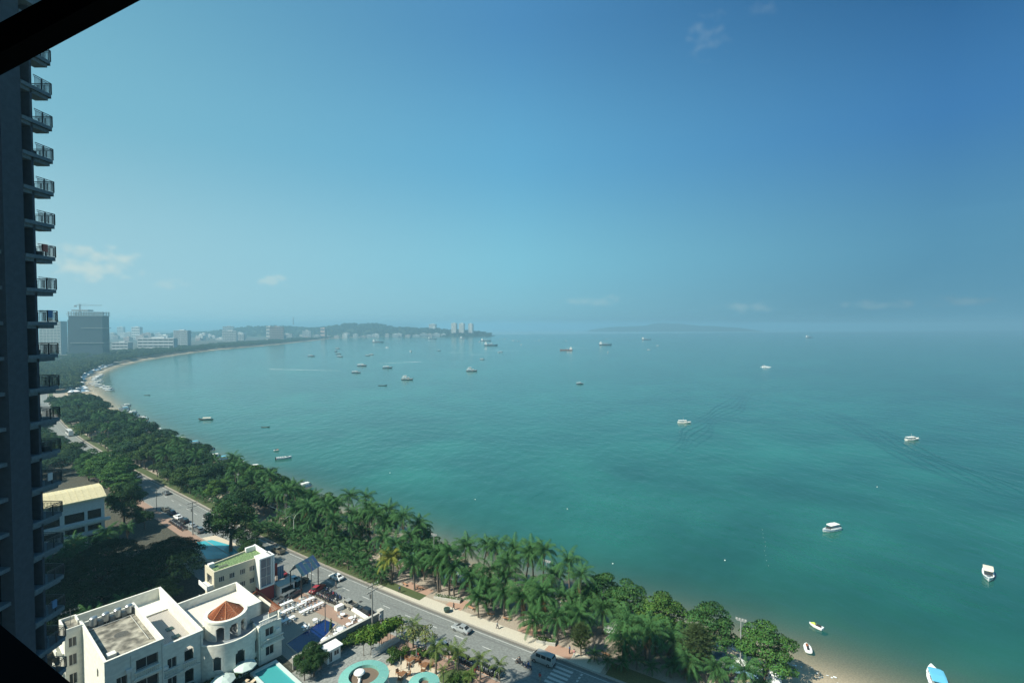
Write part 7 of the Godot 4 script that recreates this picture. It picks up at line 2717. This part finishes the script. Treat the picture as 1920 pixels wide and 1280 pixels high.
func make_far() -> void:
	# a tall block off to the left whose shade lies over the garden behind the villa
	block("neighbour_block", "tall pale block standing left of the balcony tower", -150, -94, 30, 38, 74, 22, Color(.4, .4, .38), 0, 0, "", 4)
	# hotel under construction, with its crane
	var o := thing("unfinished_tower", "bulky grey tower block under construction with open top floors", "building", Vector3(-915, 0, -1090), .12)
	var net := mt("scaffold_net", Color(.018, .032, .045), 0.95)
	var conc := mt("raw_concrete", Color(.22, .23, .23), 0.95)
	var s := Shape.new()
	s.span(-33, 33, 0, 88, -11, 11)
	s.span(-37, -33, 0, 80, -8, 8)
	obj("netted_body", s, net, o)
	for y in [30.0, 62.0]:
		s = Shape.new()
		s.span(-8 if y > 40 else -30, 36, y, y + 1.0, -12.5, 12.5)
		obj("ledge", s, conc, o)
	for i in 4:
		s = Shape.new()
		s.span(-35 - (2 if i == 1 else 0), 35, 88 + i * 3.6, 89 + i * 3.6, -11.5, 11.5) if i < 3 else s.span(-29, 4, 98.8, 101.5, -8, 8)
		obj("open_floor", s, conc, o)
	for i in 14:
		for z in [-10.0, 10.0]:
			s = Shape.new()
			s.span(-33.5 + i * 5.1, -32.5 + i * 5.1, 88, 97.5, z - .5, z + .5)
			obj("column", s, conc, o)
	var c := thing("tower_crane", "thin tower crane standing on the unfinished tower", "crane", Vector3(-934, 97, -1090), .12)
	var steel := mt("crane_steel", Color(.20, .21, .20), 0.7)
	s = Shape.new()
	for q in [[-.9, -.9], [.9, -.9], [.9, .9], [-.9, .9]]:
		s.tube([Vector3(q[0], 0, q[1]), Vector3(q[0], 17, q[1])], [.3, .3], 4)
	for i in 6:
		s.bar(Vector3(-.9, i * 2.8, .9), Vector3(.9, i * 2.8 + 2.8, .9), .3, .3)
	obj("mast", s, steel, c)
	s = Shape.new()
	s.bar(Vector3(-10, 14, 0), Vector3(44, 14.5, 0), .9, 1.0)
	s.bar(Vector3(-10, 14, 0), Vector3(0, 18.5, 0), .25, .25)
	s.bar(Vector3(30, 14.4, 0), Vector3(0, 18.5, 0), .25, .25)
	obj("jib", s, steel, c)
	s = Shape.new()
	s.span(-11, -7, 11, 14, -1, 1)
	obj("counterweight", s, conc, c)
	block("hotel_block", "pale banded hotel behind the unfinished tower", -1075, -1180, 46, 20, 78, 22, Color(.38, .40, .38), .1, 0, "", 6)
	block("long_hotel", "long low white hotel with dark window bands", -968, -1375, 92, 20, 34, 4, Color(.50, .52, .52), .1, 0, "", 7)
	block("long_hotel_wing", "low wing beside the long white hotel", -1030, -1330, 40, 20, 24, 3, Color(.44, .46, .46), .1, 0, "", 4)
	block("banded_block", "squarish white block with dark horizontal window bands", -1015, -1550, 40, 22, 54, 9, Color(.48, .52, .54), .1, 0, "", 2)
	# flat roofs and villas inland, at the left
	for i in 16:
		block("low_building", "low pale flat roofed building among trees by the unfinished tower", -570 - (i / 8) * 150 - (i % 8) * 58 - rng.randf() * 30, -560 - (i / 8) * 170 - (i % 8) * 46, rng.randf_range(18, 44), rng.randf_range(14, 26), rng.randf_range(8, 14), rng.randi_range(2, 3), [Color(.46, .42, .37), Color(.5, .5, .48), Color(.36, .37, .38)][i % 3], rng.randf_range(-.3, .3), 0, "low buildings inland")
	# town at the foot of the hills
	for i in 64:
		var x := -rng.randf_range(1000, 2450)
		var z := -2250.0 - rng.randf() * 900.0
		block("town_building", "hazy pale building of the town below the hills", x, z, rng.randf_range(22, 60), 20, rng.randf_range(10, 34) if i % 5 else rng.randf_range(40, 70), rng.randi_range(3, 8), [Color(.5, .5, .48), Color(.42, .41, .38), Color(.58, .58, .56), Color(.4, .3, .26)][i % 4], rng.randf_range(-.3, .3), 0, "town below the hills")
	for i in 16:
		block("waterfront_building", "pale low building on the waterfront under the hills", -1080 + i * 42 + rng.randf_range(-15, 15), -2950 - i * 26, rng.randf_range(24, 46), 18, rng.randf_range(8, 22), rng.randi_range(2, 4), [Color(.55, .55, .53), Color(.45, .40, .36), Color(.6, .6, .58)][i % 3], rng.randf_range(-.2, .2), 0, "waterfront buildings")
	# wooded headland
	var ridge_of := [[-2300, 22], [-2060, 30], [-1900, 60], [-1760, 80], [-1600, 84], [-1420, 66], [-1300, 76], [-1160, 106], [-960, 102], [-800, 72], [-600, 62], [-420, 48], [-270, 36], [-170, 14], [-120, -2]]
	var ridge := ridge_of.map(func(q): return [q[0], q[1] * .74])
	var f := FastNoiseLite.new()
	f.seed = 12
	f.frequency = .006
	f.fractal_octaves = 5
	var hs := Shape.new()
	hs.inked = true
	var height := func(x: float, v: float) -> Vector3:
		var k := 0
		while k < ridge.size() - 2 and x > ridge[k + 1][0]:
			k += 1
		var top: float = lerpf(ridge[k][1], ridge[k + 1][1], smoothstep(0.0, 1.0, (x - ridge[k][0]) / (ridge[k + 1][0] - ridge[k][0])))
		var y := top * sin(PI * clampf(v, 0, 1)) * (1.0 + .12 * f.get_noise_2d(x, v * 500.0)) + 7.0 * f.get_noise_2d(x * 5.0, v * 2600.0) * sin(PI * clampf(v, 0, 1)) - 1.5
		return Vector3(x, y, -3260.0 - v * 620.0 - (x + 900.0) * .10)
	var nx := 200
	var nv := 22
	for i in nx:
		for j in nv:
			var x0 := lerpf(-2300, -120, i / float(nx))
			var x1 := lerpf(-2300, -120, (i + 1) / float(nx))
			var g := .75 + .5 * absf(f.get_noise_2d(x0 * 9.0, j * 340.0))
			hs.ink = Color(.036 * g, .060 * g, .026 * g)
			hs.quad(height.call(x0, j / float(nv)), height.call(x0, (j + 1.0) / nv), height.call(x1, (j + 1.0) / nv), height.call(x1, j / float(nv)))
	var hm := StandardMaterial3D.new()
	hm.resource_name = "hill_wood"
	hm.vertex_color_use_as_albedo = true
	hm.roughness = .95
	setting("hills", hs, hm)
	# trees that break the headland's outline
	var rr := RandomNumberGenerator.new()
	rr.seed = 23
	var cl := []
	for i in 7:
		cl.push_back([Vector3(rr.randf_range(-5, 5), rr.randf_range(3, 8), rr.randf_range(-5, 5)), Vector3(4, 2.6, 4)])
	var mm := MultiMesh.new()
	mm.transform_format = MultiMesh.TRANSFORM_3D
	mm.mesh = crown(cl, 5, 3.0, Color(.040, .066, .028), rr).mesh()
	mm.instance_count = 2400
	for i in 2400:
		var p: Vector3 = height.call(rr.randf_range(-2250, -150), rr.randf_range(.02, .62))
		mm.set_instance_transform(i, Transform3D(Basis(Vector3.UP, rr.randf() * TAU).scaled(Vector3.ONE * rr.randf_range(.7, 1.5)), p - Vector3(0, 2.0, 0)))
	var mi := MultiMeshInstance3D.new()
	mi.name = "hill_trees"
	mi.multimesh = mm
	mi.material_override = leafy("tree_leaf", Color(1, 1, 1))
	mi.set_meta("kind", "stuff")
	mi.set_meta("label", "hazy woods covering the headland hills")
	mi.set_meta("category", "wood")
	add_child(mi)
	# towers on the headland
	for q in [[-392, -3420, 34, 66, "white tower at the headland's end, first of three"], [-340, -3420, 34, 64, "white tower at the headland's end, middle of three"], [-280, -3430, 30, 62, "white tower at the headland's end, last of three"]]:
		block("headland_tower", q[4], q[0], q[1], q[2], 24, q[3], 20, Color(.66, .64, .58), -.3, 24, "", 3)
	block("headland_hotel", "white hotel block on the headland ridge before the three towers", -560, -3560, 48, 26, 40, 10, Color(.6, .6, .57), -.2, 44, "", 4)
	var m := thing("radio_mast", "thin lattice radio mast on the headland hill", "mast", Vector3(-1510, 80, -3480))
	s = Shape.new()
	for k in 3:
		var w := TAU * k / 3
		s.tube([Vector3(cos(w) * 4, 0, sin(w) * 4), Vector3(cos(w), 52, sin(w))], [.9, .6], 4)
	for i in 8:
		s.lathe([Vector2(4.2 - i * .4, i * 6.5), Vector2(4.2 - i * .4, i * 6.5 + .8)], 6)
	obj("lattice", s, mt("mast_steel", Color(.22, .2, .19), 0.8), m)
	s = Shape.new()
	s.lathe([Vector2(3, 40), Vector2(3, 44), Vector2(.5, 45)], 8)
	obj("dish_ring", s, mt("white_pole", Color(.55, .55, .53)), m)
	# far island
	var isle := Shape.new()
	for i in 60:
		for j in 8:
			var q := []
			for k in [[0, 0], [0, 1], [1, 1], [1, 0]]:
				var t: float = (i + k[0]) / 60.0
				var v: float = (j + k[1]) / 8.0
				var bump := 158.0 * pow(sin(PI * t), .4) * (.92 + .16 * f.get_noise_1d(t * 900.0)) + 60.0 * exp(-pow((t - .46) / .10, 2.0)) + 22.0 * exp(-pow((t - .6) / .12, 2.0)) + 20.0 * f.get_noise_1d(t * 2500.0 + 70.0) * sin(PI * t)
				q.push_back(Vector3(1130 + t * 2380.0, bump * .60 * sin(PI * v) - 3.0, -6900 - v * 900.0))
			isle.quad(q[0], q[1], q[2], q[3])
	setting("island", isle, mt("island_wood", Color(.038, .058, .032), .95))


func _ready() -> void:
	rng.seed = 7
	light_and_camera()
	make_land()
	prepare_shore()
	make_far()
	make_tower()
	make_window_frame()
	make_villa()
	make_green_roof_building()
	make_yellow_roof_building()
	make_lot()
	make_greenery()
	make_beach()
	make_boats()
	make_street()
